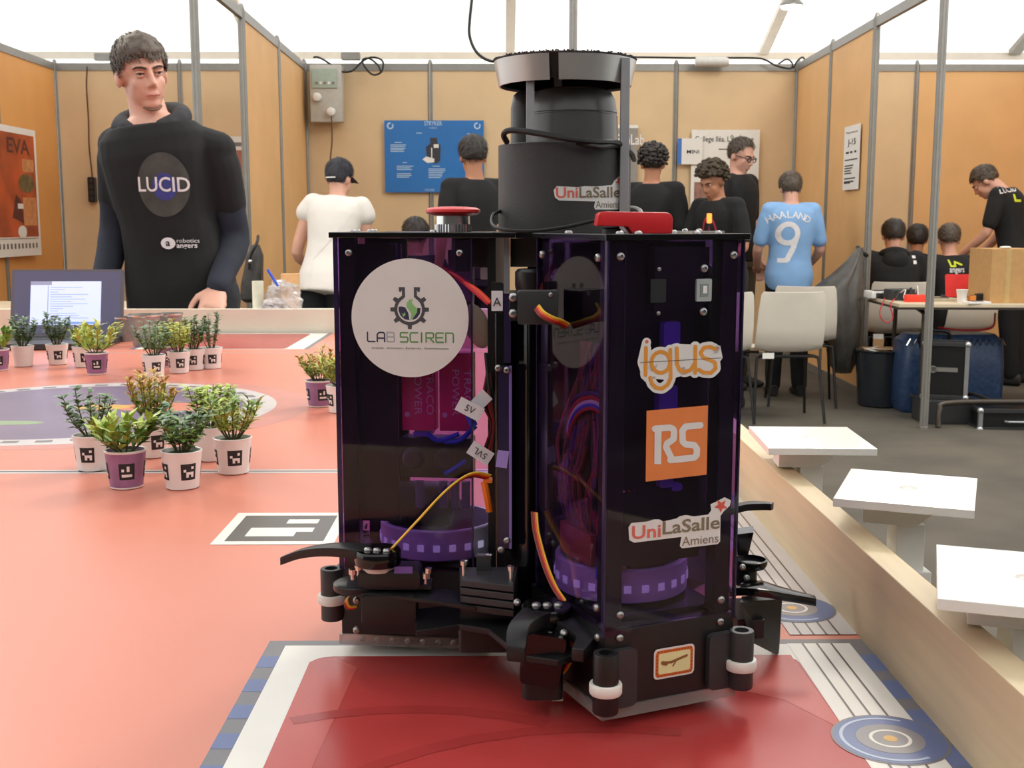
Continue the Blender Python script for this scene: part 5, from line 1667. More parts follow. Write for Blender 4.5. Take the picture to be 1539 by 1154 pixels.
def person(label, loc, rz, h=1.75, pose=None, skin=None, shirt=None, sleeve='short', trousers=None, hair=None, hairkw=None, voxel=0.008, sleeve2=None,
           build=1.0, hood=None, hem=-0.16, face=True, legs=True, tank=False, collar=True):
    """pose keys (metres, for a 1.75 m figure facing -y, z from the floor): pelvis, neck, lean, head, head_rot, sh, el, wr, hd (hand direction), kn, an"""
    ps = dict(pelvis=V(0, 0, 0.95), neck=V(0, 0.012, 1.50), head_rot=(0, 0, 0), sw=0.172, hip=0.085,
              el=(V(-0.235, 0.03, 1.14), V(0.235, 0.03, 1.14)), wr=(V(-0.225, -0.06, 0.90), V(0.225, -0.06, 0.90)),
              hd=(V(0, -0.1, -1), V(0, -0.1, -1)), pn=(V(1, 0, 0), V(-1, 0, 0)), kn=None, an=None, twist=0.0, curl=(0.35, 0.35), head_off=V(0, -0.02, 0.130), hs=0.95)
    ps.update(pose or {})
    s = h / 1.75
    t = thing('person', label, 'person', loc, rz)
    pel, nk = ps['pelvis'], ps['neck']
    sp = (nk - pel)
    up = sp.normalized()
    ax = V(math.cos(ps['twist']), math.sin(ps['twist']), 0)
    ax = (ax - up * ax.dot(up)).normalized()
    hx = V(1, 0, 0)
    bk = up.cross(ax).normalized() * 1.0        # depth axis
    L = sp.length
    sh = ps.get('sh') or [pel + sp * 0.915 + ax * (sd * ps['sw']) for sd in (-1, 1)]
    hipj = [pel + hx * (sd * ps['hip']) - up * 0.02 for sd in (-1, 1)]
    kn = ps['kn'] or [V(hipj[0].x - 0.01, pel.y - 0.02, 0.50), V(hipj[1].x + 0.01, pel.y - 0.02, 0.50)]
    an = ps['an'] or [V(hipj[0].x - 0.02, pel.y + 0.02, 0.09), V(hipj[1].x + 0.02, pel.y + 0.02, 0.09)]
    b = build
    def torso(mb, inf, t0=-0.10):
        secs = [(-0.20, 0.150, 0.110), (-0.10, 0.160, 0.112), (0.02, 0.160, 0.112), (0.22, 0.142, 0.100), (0.42, 0.138, 0.100), (0.62, 0.152, 0.112), (0.78, 0.162, 0.112), (0.88, 0.158, 0.098), (0.95, 0.118, 0.080), (1.0, 0.070, 0.064)]
        rs = []
        for u, rx, ry in secs:
            if u < t0 or (inf > 0 and not collar and u > 0.96):
                continue
            k = min(1, max(0, (u - 0.2) / 0.6))
            a_ = (hx * (1 - k) + ax * k); a_ = (a_ - up * a_.dot(up)).normalized()
            rs.append(ring(pel + sp * u - bk * 0.0, a_, up.cross(a_).normalized(), rx * b + inf, ry * b + inf, 24, 0.85))
        mb.loft(rs)
    hc = nk + ps['head_off']
    rx_, ry_, rz_ = ps['head_rot']
    Mh = Matrix.Translation(hc) @ Matrix.Rotation(R(rz_), 4, 'Z') @ Matrix.Rotation(R(rx_), 4, 'X') @ Matrix.Rotation(R(ry_), 4, 'Y') @ Matrix.Scale(ps['hs'], 4)
    mb = MB()
    torso(mb, -0.004, -0.12)
    # neck and head
    limb(mb, [nk - up * 0.05, nk.lerp(Mh @ V(0, 0.025, -0.03), 0.55), Mh @ V(0, 0.022, -0.02)], [0.062, 0.052, 0.054])
    R3 = Mh.to_3x3()
    def E(c, r): mb.ell(Mh @ V(*c), r, 20, 12, rot=R3)
    E((0, 0.012, 0.03), (0.0765, 0.0975, 0.088))
    E((0, -0.030, -0.040), (0.060, 0.064, 0.072))
    E((0, -0.020, -0.062), (0.056, 0.060, 0.044))
    E((0, -0.064, -0.094), (0.030, 0.024, 0.021))
    E((0, -0.070, 0.026), (0.056, 0.024, 0.013))
    for sd in (-1, 1):
        E((sd * 0.035, -0.058, -0.028), (0.023, 0.022, 0.026))
        E((sd * 0.078, 0.012, -0.010), (0.011, 0.022, 0.032))
        E((sd * 0.010, -0.098, -0.034), (0.0075, 0.010, 0.007))
    mb.tube([Mh @ V(0, -0.088, 0.016), Mh @ V(0, -0.104, -0.010), Mh @ V(0, -0.112, -0.032)], [0.0080, 0.0085, 0.0098], 10)
    E((0, -0.108, -0.032), (0.0095, 0.010, 0.0085))
    E((0, -0.090, -0.060), (0.023, 0.009, 0.0055)); E((0, -0.088, -0.070), (0.020, 0.009, 0.0060))
    # arms and hands
    for i, sd in enumerate((-1, 1)):
        limb(mb, [nk - up * 0.055 + ax * (sd * 0.03), sh[i] - ax * (sd * 0.02)], [0.048, 0.046 * b])
        limb(mb, [sh[i], ps['el'][i], ps['wr'][i]], [0.048 * b, 0.038 * b, 0.026])
        hand(mb, ps['wr'][i], ps['hd'][i], ps['pn'][i], -sd if True else sd, ps['curl'][i])
    # legs and feet
    if legs:
        for i, sd in enumerate((-1, 1)):
            limb(mb, [hipj[i], kn[i], an[i]], [0.080 * b, 0.052 * b, 0.036])
    mb.v = [tuple(V(*p) * s) for p in mb.v]
    body = link('body', remeshed(mb, 'body', voxel, 3), t)
    body.data.materials.append(skin or M_skin)
    # clothes
    if shirt:
        mb = MB()
        torso(mb, 0.016, hem)
        for i in range(2):
            limb(mb, [nk - up * (0.040 if collar else 0.085) + ax * ((-1, 1)[i] * (0.035 if collar else 0.05)), nk.lerp(sh[i], 0.62) - up * 0.012, sh[i] - up * 0.004], [0.052, 0.056 * b, 0.062 * b])
            u = sh[i] - ax * ((-1, 1)[i] * 0.012)
            if tank:
                limb(mb, [u, sh[i].lerp(ps['el'][i], 0.18) + ax * ((-1, 1)[i] * 0.012)], [0.070 * b, 0.070 * b])
                continue
            u = sh[i] - ax * ((-1, 1)[i] * 0.012)
            if sleeve == 'short':
                e = sh[i].lerp(ps['el'][i], ps.get('sl', 0.74))
                limb(mb, [u, sh[i].lerp(e, 0.3), e], [0.062 * b, 0.064 * b, 0.057 * b])
            else:
                limb(mb, [u, ps['el'][i], ps['el'][i].lerp(ps['wr'][i], 0.97)], [0.070 * b, 0.056 * b, 0.040])
        if collar:
            mb.loft([ring(nk + up * u - bk * 0.0 + V(0, 0, 0), ax, bk, rx, ry, 20) for u, rx, ry in ((-0.06, 0.10, 0.085), (-0.005, 0.068, 0.066))])
        mb.v = [tuple(V(*p) * s) for p in mb.v]
        so = link('shirt', remeshed(mb, 'shirt', voxel * 1.1, 5, lambda c: 0.005 * noise.noise(c * 7 + V(rz * 3, loc[0], 0))), t)
        so.data.materials.append(shirt)
        if sleeve2:
            for i in range(2):
                mb = MB()
                limb(mb, [sh[i].lerp(ps['el'][i], 0.5), ps['el'][i], ps['el'][i].lerp(ps['wr'][i], 0.98)], [0.054 * b, 0.050 * b, 0.036])
                mb.v = [tuple(V(*p) * s) for p in mb.v]
                o = link('sleeve', remeshed(mb, 'sleeve', voxel * 1.1, 4, lambda c: 0.004 * noise.noise(c * 16)), t)
                o.data.materials.append(sleeve2)
        if hood:
            mb = MB()
            # thick rolled hood lying on the shoulders, open at the throat
            pts = []
            for k in range(15):
                a = R(-68 + 316 * k / 14)
                pts.append(nk + ax * (0.092 * math.cos(a)) + bk * (0.088 * math.sin(a) + 0.012) + up * (-0.014 + 0.034 * math.sin(a)))
            mb.tube(pts, [0.020] + [0.030] * 13 + [0.020], 12)
            mb.ell(nk + bk * 0.10 - up * 0.06, (0.10, 0.05, 0.08), 18, 10)
            mb.v = [tuple(V(*p) * s) for p in mb.v]
            o = link('hood', remeshed(mb, 'hood', voxel, 4, lambda c: 0.006 * noise.noise(c * 18)), t)
            o.data.materials.append(hood)
    if trousers and legs:
        mb = MB()
        mb.loft([ring(pel + up * u, hx, up.cross(hx).normalized(), 0.162 * b, 0.118 * b, 24, 0.85) for u in (-0.10, -0.02, 0.07)])
        for i in range(2):
            limb(mb, [hipj[i], kn[i], an[i]], [0.096 * b, 0.072 * b, 0.062])
        mb.v = [tuple(V(*p) * s) for p in mb.v]
        o = link('trousers', remeshed(mb, 'trousers', voxel * 1.2, 5, lambda c: 0.006 * noise.noise(c * 9)), t)
        o.data.materials.append(trousers)
        for i in range(2):
            mb = MB()
            a = an[i]
            f0 = V(0, -1, 0)
            mb.loft([ring(V(a.x, a.y + dy, z0), V(1, 0, 0), V(0, 0, 1), rx, rz2, 14, 0.8) for dy, z0, rx, rz2 in ((0.075, 0.045, 0.030, 0.040), (0.03, 0.05, 0.040, 0.048), (-0.05, 0.045, 0.044, 0.042), (-0.12, 0.034, 0.047, 0.031), (-0.175, 0.028, 0.036, 0.024), (-0.20, 0.026, 0.018, 0.014))])
            mb.v = [tuple(V(*p) * s) for p in mb.v]
            o = mb.build('shoe', M_shoe, t, world=False)
    # hair and face
    if hair is not None:
        hm = hair_shape(None, Mh, **(hairkw or {'th': 0.014}))
        hm.v = [tuple(V(*p) * s) for p in hm.v]
        hm.build('hair', hair, t, angle=180, world=False)
    if face:
        for sd in (-1, 1):
            e = Mh @ V(sd * 0.031, -0.0725, 0.005)
            eo = MB().ell(e * s, (0.0112 * s,) * 3, 14, 10).build('eye', M_eye, t, world=False)
            MB().ell((e + (R3 @ V(sd * 0.001, -0.0085, 0))) * s, (0.0056 * s, 0.0045 * s, 0.0056 * s), 12, 8).build('iris', M_iris, eo, world=False)
            lid = MB()
            lid.tube([(Mh @ V(sd * (0.031 + dx), -0.0862 + abs(dx) * 0.25 + max(0, sd * 0 + dx) * 0.25, 0.0112 - abs(dx) * 0.22)) * s for dx in (-0.012, -0.005, 0.005, 0.012)], 0.0036 * s, 6, smooth=4)
            lid.tube([(Mh @ V(sd * (0.031 + dx), -0.0845 + abs(dx) * 0.25, -0.0035 + abs(dx) * 0.15)) * s for dx in (-0.012, -0.005, 0.005, 0.012)], 0.0032 * s, 6, smooth=4)
            lid.build('eyelid', skin or M_skin, eo, world=False)
            MB().tube([(Mh @ V(sd * (0.031 + dx), -0.0880 + abs(dx) * 0.28, 0.0088 - abs(dx) * 0.24)) * s for dx in (-0.013, -0.005, 0.005, 0.013)], 0.0015 * s, 6, smooth=4).build('eyelash', M_brow, eo, world=False)
            bw = MB()
            bw.tube([(Mh @ V(sd * x, y, z)) * s for x, y, z in ((0.012, -0.0940, 0.0205), (0.027, -0.0925, 0.0255), (0.042, -0.0830, 0.0260), (0.051, -0.0740, 0.0210))], [0.0034 * s, 0.0040 * s, 0.0034 * s, 0.0018 * s] , 6)
            bw.build('eyebrow', M_brow, t, world=False)
        MB().tube([(Mh @ V(x, y, z)) * s for x, y, z in ((-0.021, -0.0905, -0.0655), (-0.010, -0.0978, -0.0640), (0, -0.0988, -0.0648), (0.010, -0.0978, -0.0640), (0.021, -0.0905, -0.0655))], 0.0030 * s, 6, smooth=3).build('lips', M_lip, t, world=False)
    t['_scale'] = s
    del t['_scale']
    return t, Mh, s

def bvh_of(o):
    me = o.data
    return BVHTree.FromPolygons([v.co.copy() for v in me.vertices], [tuple(p.vertices) for p in me.polygons])
def shirt_print(t, flat, m, origin, right, up, toward, off=0.002, size=0.02, name='shirt_print', part='shirt'):
    """lay a flat print on the shirt by shooting it along -toward"""
    so = [c for c in t.children if c.name.split('.')[0] == part][0]
    bv = bvh_of(so)
    toward = V(*toward).normalized()
    o, r_, u_ = V(*origin), V(*right).normalized(), V(*up).normalized()
    fl = subdivided(flat, size)
    def fn(x, y):
        p = o + r_ * x + u_ * y
        hit = bv.ray_cast(p + toward * 0.5, -toward)
        return hit[0] + toward * off if hit[0] is not None else None
    return fl.put(name, m, so, fn, world=False)
def wprint(t, flat, m, px, py, Y, off=0.002, size=0.03, part='shirt', k=None):
    """print given in metres round the spot seen at (px, py), facing the aisle"""
    loc, rz = t.location, t.rotation_euler.z
    Ri = Matrix.Rotation(-rz, 3, 'Z')
    o = Ri @ (at(px, py, Y) - loc)
    shirt_print(t, flat, m, o, Ri @ V(1, 0, 0), V(0, 0, 1), Ri @ V(0, -1, 0), off, size, part=part)
M_print_w = mat('white_shirt_ink', (226, 224, 226), 0.7)
M_print_g = mat('dark_grey_disc_ink', (68, 68, 64), 0.8, 0, 0.25, 20)
M_print_b = mat('blue_glow_ink', (58, 62, 132), 0.7, 0, 0.25, 30)
M_print_y = mat('yellow_green_ink', (196, 206, 40), 0.7)
M_print_r = mat('crimson_ink', (170, 44, 66), 0.7)

# ---- the man standing at the far end of the table
p1, Mh1, s1_ = person('person in black shirt over navy sleeves, standing behind the laptop', (-1.034, 3.74, FLOOR_Z), 0, 1.815,
    dict(pelvis=V(0, 0.03, 0.95), sl=0.60, hs=0.885, neck=V(-0.070, 0.01, 1.478), sh=[V(-0.176, 0.01, 1.392), V(0.126, 0.02, 1.382)], head_off=V(-0.012, -0.025, 0.120), head_rot=(7, -8, 34), twist=0.05,
         el=(V(-0.206, 0.05, 1.125), V(0.166, 0.06, 1.10)), wr=(V(-0.222, -0.08, 0.905), V(0.150, -0.125, 0.965)),
         hd=(V(0, -0.5, -1), V(-0.05, -0.75, -0.62)), pn=(V(1, 0, 0), V(-0.2, 0.5, -0.8)), curl=(0.3, 0.12)),
    M_skin, M_tee, 'short', M_jeans, M_hairb, dict(th=0.011, front=0.055, side=0.0, backz=-0.055, nz=0.005, freq=60, style='quiff', seed=4, sub=64, tufts=2200),
    voxel=0.006, sleeve2=M_navy_sl, hood=M_hood, hem=-0.24, build=0.95, collar=False)
f = Flat().disc(0, 0, 0.076, 40, 0.098); wprint(p1, f, M_print_g, 240, 277, 3.6, 0.0015, 0.02)
f = Flat().disc(0, 0, 0.036, 30, 0.042); wprint(p1, f, M_print_b, 242, 280, 3.6, 0.0025, 0.015)
f = Flat().text('LUCID', 0, -0.02, 0.062, 'CENTER', 0.012, width=0.150)
for x in (-0.066, -0.006, 0.030): pass
wprint(p1, f, M_print_w, 240, 277, 3.6, 0.0035, 0.012)
f = Flat().disc(-0.045, 0, 0.022, 20, 0.018)
f.text('robotics', -0.02, 0.002, 0.018, 'LEFT', 0, width=0.065); f.text('angers', -0.02, -0.014, 0.022, 'LEFT', 0.02, width=0.06)
wprint(p1, f, M_print_w, 268, 366, 3.6, 0.0025, 0.012)
f = Flat().text('a', -0.052, -0.008, 0.03, 'LEFT', 0.02); wprint(p1, f, M_tee, 268, 366, 3.6, 0.0035, 0.012)
# light stubble on the chin
MB().tube([(Mh1 @ V(x, y, z)) * s1_ for x, y, z in ((-0.030, -0.0660, -0.104), (-0.015, -0.0800, -0.112), (0, -0.0845, -0.1135), (0.015, -0.0800, -0.112), (0.030, -0.0660, -0.104))], 0.0042, 6, smooth=4).build('chin_beard', mat('thin_beard', (120, 92, 74), 0.8), p1, world=False)

# ---- people further back (seen from behind unless noted)
BACK = math.pi
p2, Mh2, s2_ = person('person in white sleeveless top and dark cap, seen from behind', (-1.03, 7.0, FLOOR_Z), R(172), 1.64,
    dict(pelvis=V(0, 0.08, 0.93), neck=V(-0.04, -0.08, 1.435), head_rot=(16, 0, -14), head_off=V(0, -0.035, 0.122),
         el=(V(-0.22, -0.08, 1.10), V(0.24, -0.04, 1.08)), wr=(V(-0.16, -0.30, 1.02), V(0.20, -0.25, 0.98)), hd=(V(0.1, -1, -0.2), V(-0.1, -1, -0.2)), pn=(V(0, 0, -1), V(0, 0, -1))),
    M_skin, M_whitesh, 'short', M_blacktr, M_hairk, dict(th=0.008, backz=-0.085, side=-0.01), voxel=0.010, tank=True, hem=-0.20)
cpk = dict(th=0.020, front=0.045, side=0.02, backz=-0.03, nz=0.001)
cm = hair_shape(None, Mh2, **cpk)
cm.v = [tuple(V(*p) * s2_) for p in cm.v]
co = cm.build('cap', mat('dark_cap_cloth', (56, 56, 62), 0.85, 0, 0.1, 40), p2, angle=180, world=False)
MB().tube([(Mh2 @ V(x, y, z)) * s2_ for x, y, z in ((-0.035, 0.113, -0.022), (0, 0.121, -0.025), (0.035, 0.113, -0.022))], 0.004, 6, smooth=4).build('cap_strap', M_paper, co, world=False)
rg = []
for dy, zz in ((-0.08, 0.045), (-0.12, 0.040), (-0.165, 0.030)):
    rg.append([(Mh2 @ V(x, dy + abs(x) * 0.35, zz - x * x * 3)) * s2_ for x in (-0.07, -0.035, 0, 0.035, 0.07)] + [(Mh2 @ V(x, dy + abs(x) * 0.35, zz - 0.004 - x * x * 3)) * s2_ for x in (0.07, 0.035, 0, -0.035, -0.07)])
MB().loft(rg).build('cap_brim', mat('dark_cap_cloth', (56, 56, 62)), co, world=False)
f = Flat().stroke([(0.11, 0.10), (0.0, -0.03), (-0.13, -0.17)], 0.008, False)
wprint(p2, f, M_whitew, 500, 345, 6.8, 0.003, 0.03)

p3, _, _ = person('person in a black top facing the blue poster', (-0.17, 7.0, FLOOR_Z), R(-150), 1.70,
    dict(head_rot=(8, 0, -18)), M_skin2, M_tee, 'short', M_blacktr, M_hairk, dict(th=0.022, backz=-0.03, side=0.005, nz=0.004), voxel=0.010, build=0.9)
p4, _, _ = person('seated person hidden behind the robot, only the head showing beside the stop button', (-0.60, 7.6, FLOOR_Z), R(165), 1.68,
    dict(pelvis=V(0, 0, 0.52), neck=V(0, -0.10, 1.02), head_rot=(18, 0, 8), el=(V(-0.24, -0.14, 0.74), V(0.24, -0.14, 0.74)), wr=(V(-0.12, -0.36, 0.74), V(0.12, -0.36, 0.74)),
         hd=(V(0, -1, 0), V(0, -1, 0)), pn=(V(0, 0, -1), V(0, 0, -1)), kn=[V(-0.12, -0.44, 0.50), V(0.12, -0.44, 0.50)], an=[V(-0.12, -0.42, 0.09), V(0.12, -0.42, 0.09)]),
    M_skin2, M_tee, 'short', M_blacktr, M_hairk, dict(th=0.026, backz=-0.04, nz=0.008, freq=90, seed=3), voxel=0.012)
p5, _, _ = person('person in a black T-shirt right of the robot tower, back turned', (0.985, 7.75, FLOOR_Z), R(158), 1.70,
    dict(head_rot=(4, 0, 10)), M_skin2, M_tee, 'short', M_blacktr, M_hairk, dict(th=0.026, backz=-0.035, side=0.015, nz=0.006, style='curly', seed=5), voxel=0.010)
p6, Mh6, s6_ = person('person in a black T-shirt looking down at an orange gadget', (1.40, 7.5, FLOOR_Z), R(-52), 1.60,
    dict(pelvis=V(0, 0.05, 0.95), neck=V(0, -0.05, 1.475), head_rot=(26, 0, 0), head_off=V(0, -0.05, 0.12), el=(V(-0.24, -0.10, 1.16), V(0.24, -0.02, 1.14)), wr=(V(-0.14, -0.34, 1.10), V(0.16, -0.26, 1.04)),
         hd=(V(0.3, -1, 0.1), V(-0.3, -1, 0.0)), pn=(V(0, 0, -1), V(0, 0, -1))),
    M_skin2, M_tee, 'short', M_blacktr, M_hairc, dict(th=0.034, backz=-0.02, side=0.03, front=0.062, nz=0.010, style='curly', seed=6), voxel=0.009)
f = Flat().ring(0, 0, 0.05, 0.062, ky=2.0); f.text('|', 0, 0, 0.1, 'CENTER')
shirt_print(p6, f, M_print_r, (0.02, -0.15, 1.12), (1, 0, 0), (0, 0, 1), (0.3, -1, 0), 0.003, 0.03)
p7, Mh7, s7_ = person('person in dark-rimmed glasses and a black shirt in front of the school poster', (1.70, 8.5, FLOOR_Z), R(46), 1.80,
    dict(head_rot=(20, 0, 0), head_off=V(0, -0.03, 0.128)),
    M_skin, M_tee, 'short', mat('khaki_trousers', (96, 88, 72), 0.9), M_hairb, dict(th=0.014, front=0.088, side=0.01, backz=-0.04, nz=0.010, freq=90, seed=9), voxel=0.009)
gl = MB()
for sd in (-1, 1):
    gl.tube([(Mh7 @ V(sd * 0.033 + 0.024 * math.cos(R(a)), -0.104 + abs(0.024 * math.cos(R(a)) + 0.01) * 0.2, 0.002 + 0.019 * math.sin(R(a)))) * s7_ for a in range(0, 361, 24)], 0.0034, 6)
    gl.tube([(Mh7 @ V(sd * 0.058, -0.096, 0.006)) * s7_, (Mh7 @ V(sd * 0.080, -0.02, 0.006)) * s7_, (Mh7 @ V(sd * 0.080, 0.015, -0.004)) * s7_], 0.003, 6)
gl.tube([(Mh7 @ V(-0.010, -0.106, 0.006)) * s7_, (Mh7 @ V(0.010, -0.106, 0.006)) * s7_], 0.003, 6)
gl.build('glasses', M_black, p7, world=False)
f = Flat().rect(-0.012, 0.012, 0.012, 0.018).rect(-0.012, -0.020, 0.010, -0.013)
wprint(p7, f, M_print_w, 1121, 312, 8.0, 0.003, 0.02)
p8, _, _ = person('person in a sky-blue football shirt with a white 9', (1.99, 8.1, FLOOR_Z), R(180), 1.55,
    dict(head_rot=(22, 0, 0), head_off=V(0, -0.05, 0.115), el=(V(-0.25, -0.02, 1.14), V(0.25, -0.02, 1.14)), wr=(V(-0.20, -0.24, 1.00), V(0.20, -0.24, 1.00)), hd=(V(0.2, -1, -0.1), V(-0.2, -1, -0.1)), pn=(V(0, 0, -1), V(0, 0, -1))),
    M_skin, M_sky, 'short', M_blacktr, M_hairb, dict(th=0.024, backz=-0.045, side=-0.01, nz=0.004), voxel=0.009, hem=-0.20, build=1.06)
f = Flat()
nm = 'HAALAND'
for i, ch in enumerate(nm):
    a = (i - 3) * 0.165
    g_ = Flat().text(ch, 0, 0, 0.066, 'CENTER', 0.01); g_.xf(1, -a, 0.245 * math.sin(a), 0.245 * (math.cos(a) - 1))
    o_ = len(f.v); f.v += g_.v; f.f += [tuple(j + o_ for j in q_) for q_ in g_.f]
wprint(p8, f, M_print_w, 1196, 327, 7.8, 0.003, 0.03)
f = Flat().ring(0, 0.055, 0.046, 0.082, ky=1.0).stroke([(0.058, 0.03), (0.038, -0.045), (-0.002, -0.128)], 0.038, False).rect(-0.062, -0.142, 0.006, -0.112)
wprint(p8, f, M_print_w, 1194, 364, 7.8, 0.003, 0.03)

def seated(label, loc, rz, h, lean=-0.16, **kw):
    d = dict(pelvis=V(0, 0, 0.52), neck=V(0, lean, 1.02), head_rot=(16, 0, 0), el=(V(-0.25, lean - 0.04, 0.76), V(0.25, lean - 0.04, 0.76)), wr=(V(-0.12, lean - 0.26, 0.76), V(0.12, lean - 0.26, 0.76)),
             hd=(V(0.2, -1, 0), V(-0.2, -1, 0)), pn=(V(0, 0, -1), V(0, 0, -1)), kn=[V(-0.12, -0.44, 0.50), V(0.12, -0.44, 0.50)], an=[V(-0.12, -0.42, 0.09), V(0.12, -0.42, 0.09)])
    d.update(kw.pop('pose', {}))
    return person(label, loc, rz, h, d, **kw)
p9, _, _ = seated('seated person in a dark hooded top with their back to the room', (2.77, 8.25, FLOOR_Z), R(172), 1.68, -0.06, skin=M_skin, shirt=M_tee, sleeve='long', trousers=M_blacktr, hair=M_hairk, hairkw=dict(th=0.018, backz=-0.035, nz=0.003), voxel=0.010, hood=M_tee, build=1.1, face=False)
f = Flat().rect(-0.01, 0.01, 0.012, 0.03).rect(-0.01, -0.03, 0.015, -0.005); wprint(p9, f, M_print_w, 1382, 391, 8.1, 0.003, 0.03)
p10, _, _ = seated('person in black bent low, partly hidden by the booth post', (3.19, 9.0, FLOOR_Z), R(160), 1.62, -0.24, skin=M_skin2, shirt=M_tee, sleeve='short', trousers=M_blacktr, hair=M_hairk, hairkw=dict(th=0.024, backz=-0.05, nz=0.006), voxel=0.012, face=False)
p11, _, _ = seated('seated person in a black team shirt behind the red panel', (3.27, 8.35, FLOOR_Z), R(-165), 1.64, -0.12, skin=M_skin, shirt=M_tee, sleeve='short', trousers=M_blacktr, hair=M_hairb, hairkw=dict(th=0.014, backz=-0.03, nz=0.005, freq=80), voxel=0.010, pose=dict(head_rot=(10, 0, -25)), build=1.1)
f = Flat().text('LUCID', 0, 0, 0.075, 'CENTER', 0.01, width=0.16); f.xf(1, R(-14)); wprint(p11, f, M_print_w, 1458, 378, 8.0, 0.003, 0.03)
f = Flat().stroke([(-0.04, 0.02), (-0.03, -0.02), (0, -0.02), (0.0, 0.01), (0.05, -0.01)], 0.014); wprint(p11, f, M_print_y, 1462, 398, 8.0, 0.003, 0.03)
f = Flat().text('angers', 0, 0, 0.06, 'CENTER', 0.01, width=0.11); wprint(p11, f, M_print_w, 1464, 412, 8.0, 0.003, 0.03)
p12, _, _ = person('standing person in a black team shirt bending towards the right table', (3.78, 8.7, FLOOR_Z), R(-128), 1.76,
    dict(pelvis=V(0, 0.06, 0.95), neck=V(0, -0.07, 1.44), head_rot=(40, 0, 8), head_off=V(0, -0.13, 0.055), el=(V(-0.24, -0.14, 1.10), V(0.24, -0.10, 1.12)), wr=(V(-0.16, -0.32, 0.90), V(0.16, -0.34, 0.92)),
         hd=(V(0, -1, -0.3), V(0, -1, -0.3)), pn=(V(0, 0, -1), V(0, 0, -1))),
    M_skin, M_tee, 'short', M_blacktr, M_hairb, dict(th=0.016, backz=-0.03, nz=0.006, freq=80, seed=2), voxel=0.010)
f = Flat().text('LUCID', 0, 0, 0.07, 'LEFT', 0.01, width=0.17); f.xf(1, R(8)); wprint(p12, f, M_print_w, 1506, 291, 8.5, 0.003, 0.03)
f = Flat().stroke([(0, 0.02), (0.005, -0.02), (0.05, -0.02)], 0.018); wprint(p12, f, M_print_y, 1531, 297, 8.5, 0.003, 0.03)
# ------------------------------------------------------------------ posters and fittings on the walls
def poster(px0, py0, px1, py1, Y, label, m, name='poster'):
    a, b = at(px0, py1, Y), at(px1, py0, Y)
    t = thing(name, label, 'poster', (a.x, Y, a.z))
    MB().box((a.x, Y - 0.003, a.z), (b.x, Y, b.z)).build('sheet', m, t, smooth=False)
    def P_(flat, mm, lev=1, nm='print'):
        return flat.put(nm, mm, t, lambda x, y: V(a.x + x * (b.x - a.x), Y - 0.003 - 0.0012 * lev, a.z + y * (b.z - a.z)))
    return t, P_, (b.x - a.x) / (b.z - a.z)
YB = BACK_Y - 0.045
# blue team poster
t, P_, asp = poster(579, 181, 727, 289, YB, 'blue team poster with a robot picture on the back wall', mat('poster_blue', (36, 112, 184), 0.35, 0, 0.06, 3))
M_pw = mat('poster_pale_ink', (178, 202, 226), 0.5)
M_pd = mat('poster_dark_ink', (52, 50, 58), 0.5)
f = Flat()
for x in (0.06, 0.935):
    f.ring(x, 0.925, 0.020, 0.034, 80, 400, ky=asp)
f.text('STRYKER', 0.49, 0.93, 0.085, 'CENTER', 0.01, width=0.18)
f.text('robot', 0.49, 0.885, 0.04, 'CENTER', 0, width=0.08)
for x, y, w, n in ((0.10, 0.69, 0.09, 1), (0.06, 0.655, 0.17, 3), (0.06, 0.59, 0.16, 2), (0.18, 0.41, 0.05, 1), (0.12, 0.36, 0.17, 3), (0.12, 0.255, 0.15, 3), (0.48, 0.36, 0.09, 1), (0.44, 0.32, 0.17, 4), (0.44, 0.225, 0.14, 2), (0.32, 0.82, 0.06, 1), (0.83, 0.81, 0.06, 1), (0.93, 0.22, 0.05, 1)):
    for i in range(n):
        f.rect(x, y - i * 0.024, x + w * random.uniform(0.8, 1), y - i * 0.024 + 0.011)
P_(f, M_pw)
f = Flat().poly([(0.43, 0.42), (0.415, 0.63), (0.46, 0.68), (0.46, 0.76), (0.53, 0.76), (0.535, 0.68), (0.565, 0.66), (0.56, 0.44), (0.52, 0.40)]); P_(f, M_pd)
f = Flat().poly([(0.38, 0.46), (0.42, 0.50), (0.50, 0.47), (0.50, 0.42), (0.43, 0.41)]).rect(0.495, 0.62, 0.545, 0.67).rect(0.47, 0.47, 0.48, 0.62).disc(0.90, 0.71, 0.045, 16, 0.05); P_(f, M_paper, 2)
f = Flat().disc(0.895, 0.71, 0.03, 12, 0.03); P_(f, M_pd, 3)
f = Flat().text('STRYKER', 0.45, 0.015, 0.05, 'CENTER', 0, width=0.10); P_(f, M_pw)
# left wall mars poster
q0 = at(5, 287, 9.5)
tp = thing('poster', 'orange red poster with white margin on the left orange wall', 'poster', (-3.79, 9.0, q0.z))
Yp0, Yp1 = 9.62, 8.55        # along the left wall
zt, zb = at(30, 190, 9.2).z, at(30, 385, 9.2).z
xw = -3.775
MB().box((xw, Yp1, zb), (xw + 0.004, Yp0, zt)).build('sheet', M_paper, tp, smooth=False)
def PL(flat, m, lev=1):
    return flat.put('print', m, tp, lambda x, y: V(xw + 0.004 + 0.0012 * lev, Yp1 + x * (Yp0 - Yp1), zb + y * (zt - zb)))
PL(Flat().rect(0.0, 0.15, 0.96, 0.95), mat('poster_mars_red', (178, 76, 34), 0.4, 0, 0.4, 4))
f = Flat().text('EVA', 0.66, 0.80, 0.16, 'CENTER', 0.02, width=0.40).poly([(0.5, 0.3), (0.58, 0.48), (0.66, 0.44), (0.7, 0.25), (0.6, 0.28)]); PL(f, mat('poster_maroon', (88, 36, 34), 0.5), 2)
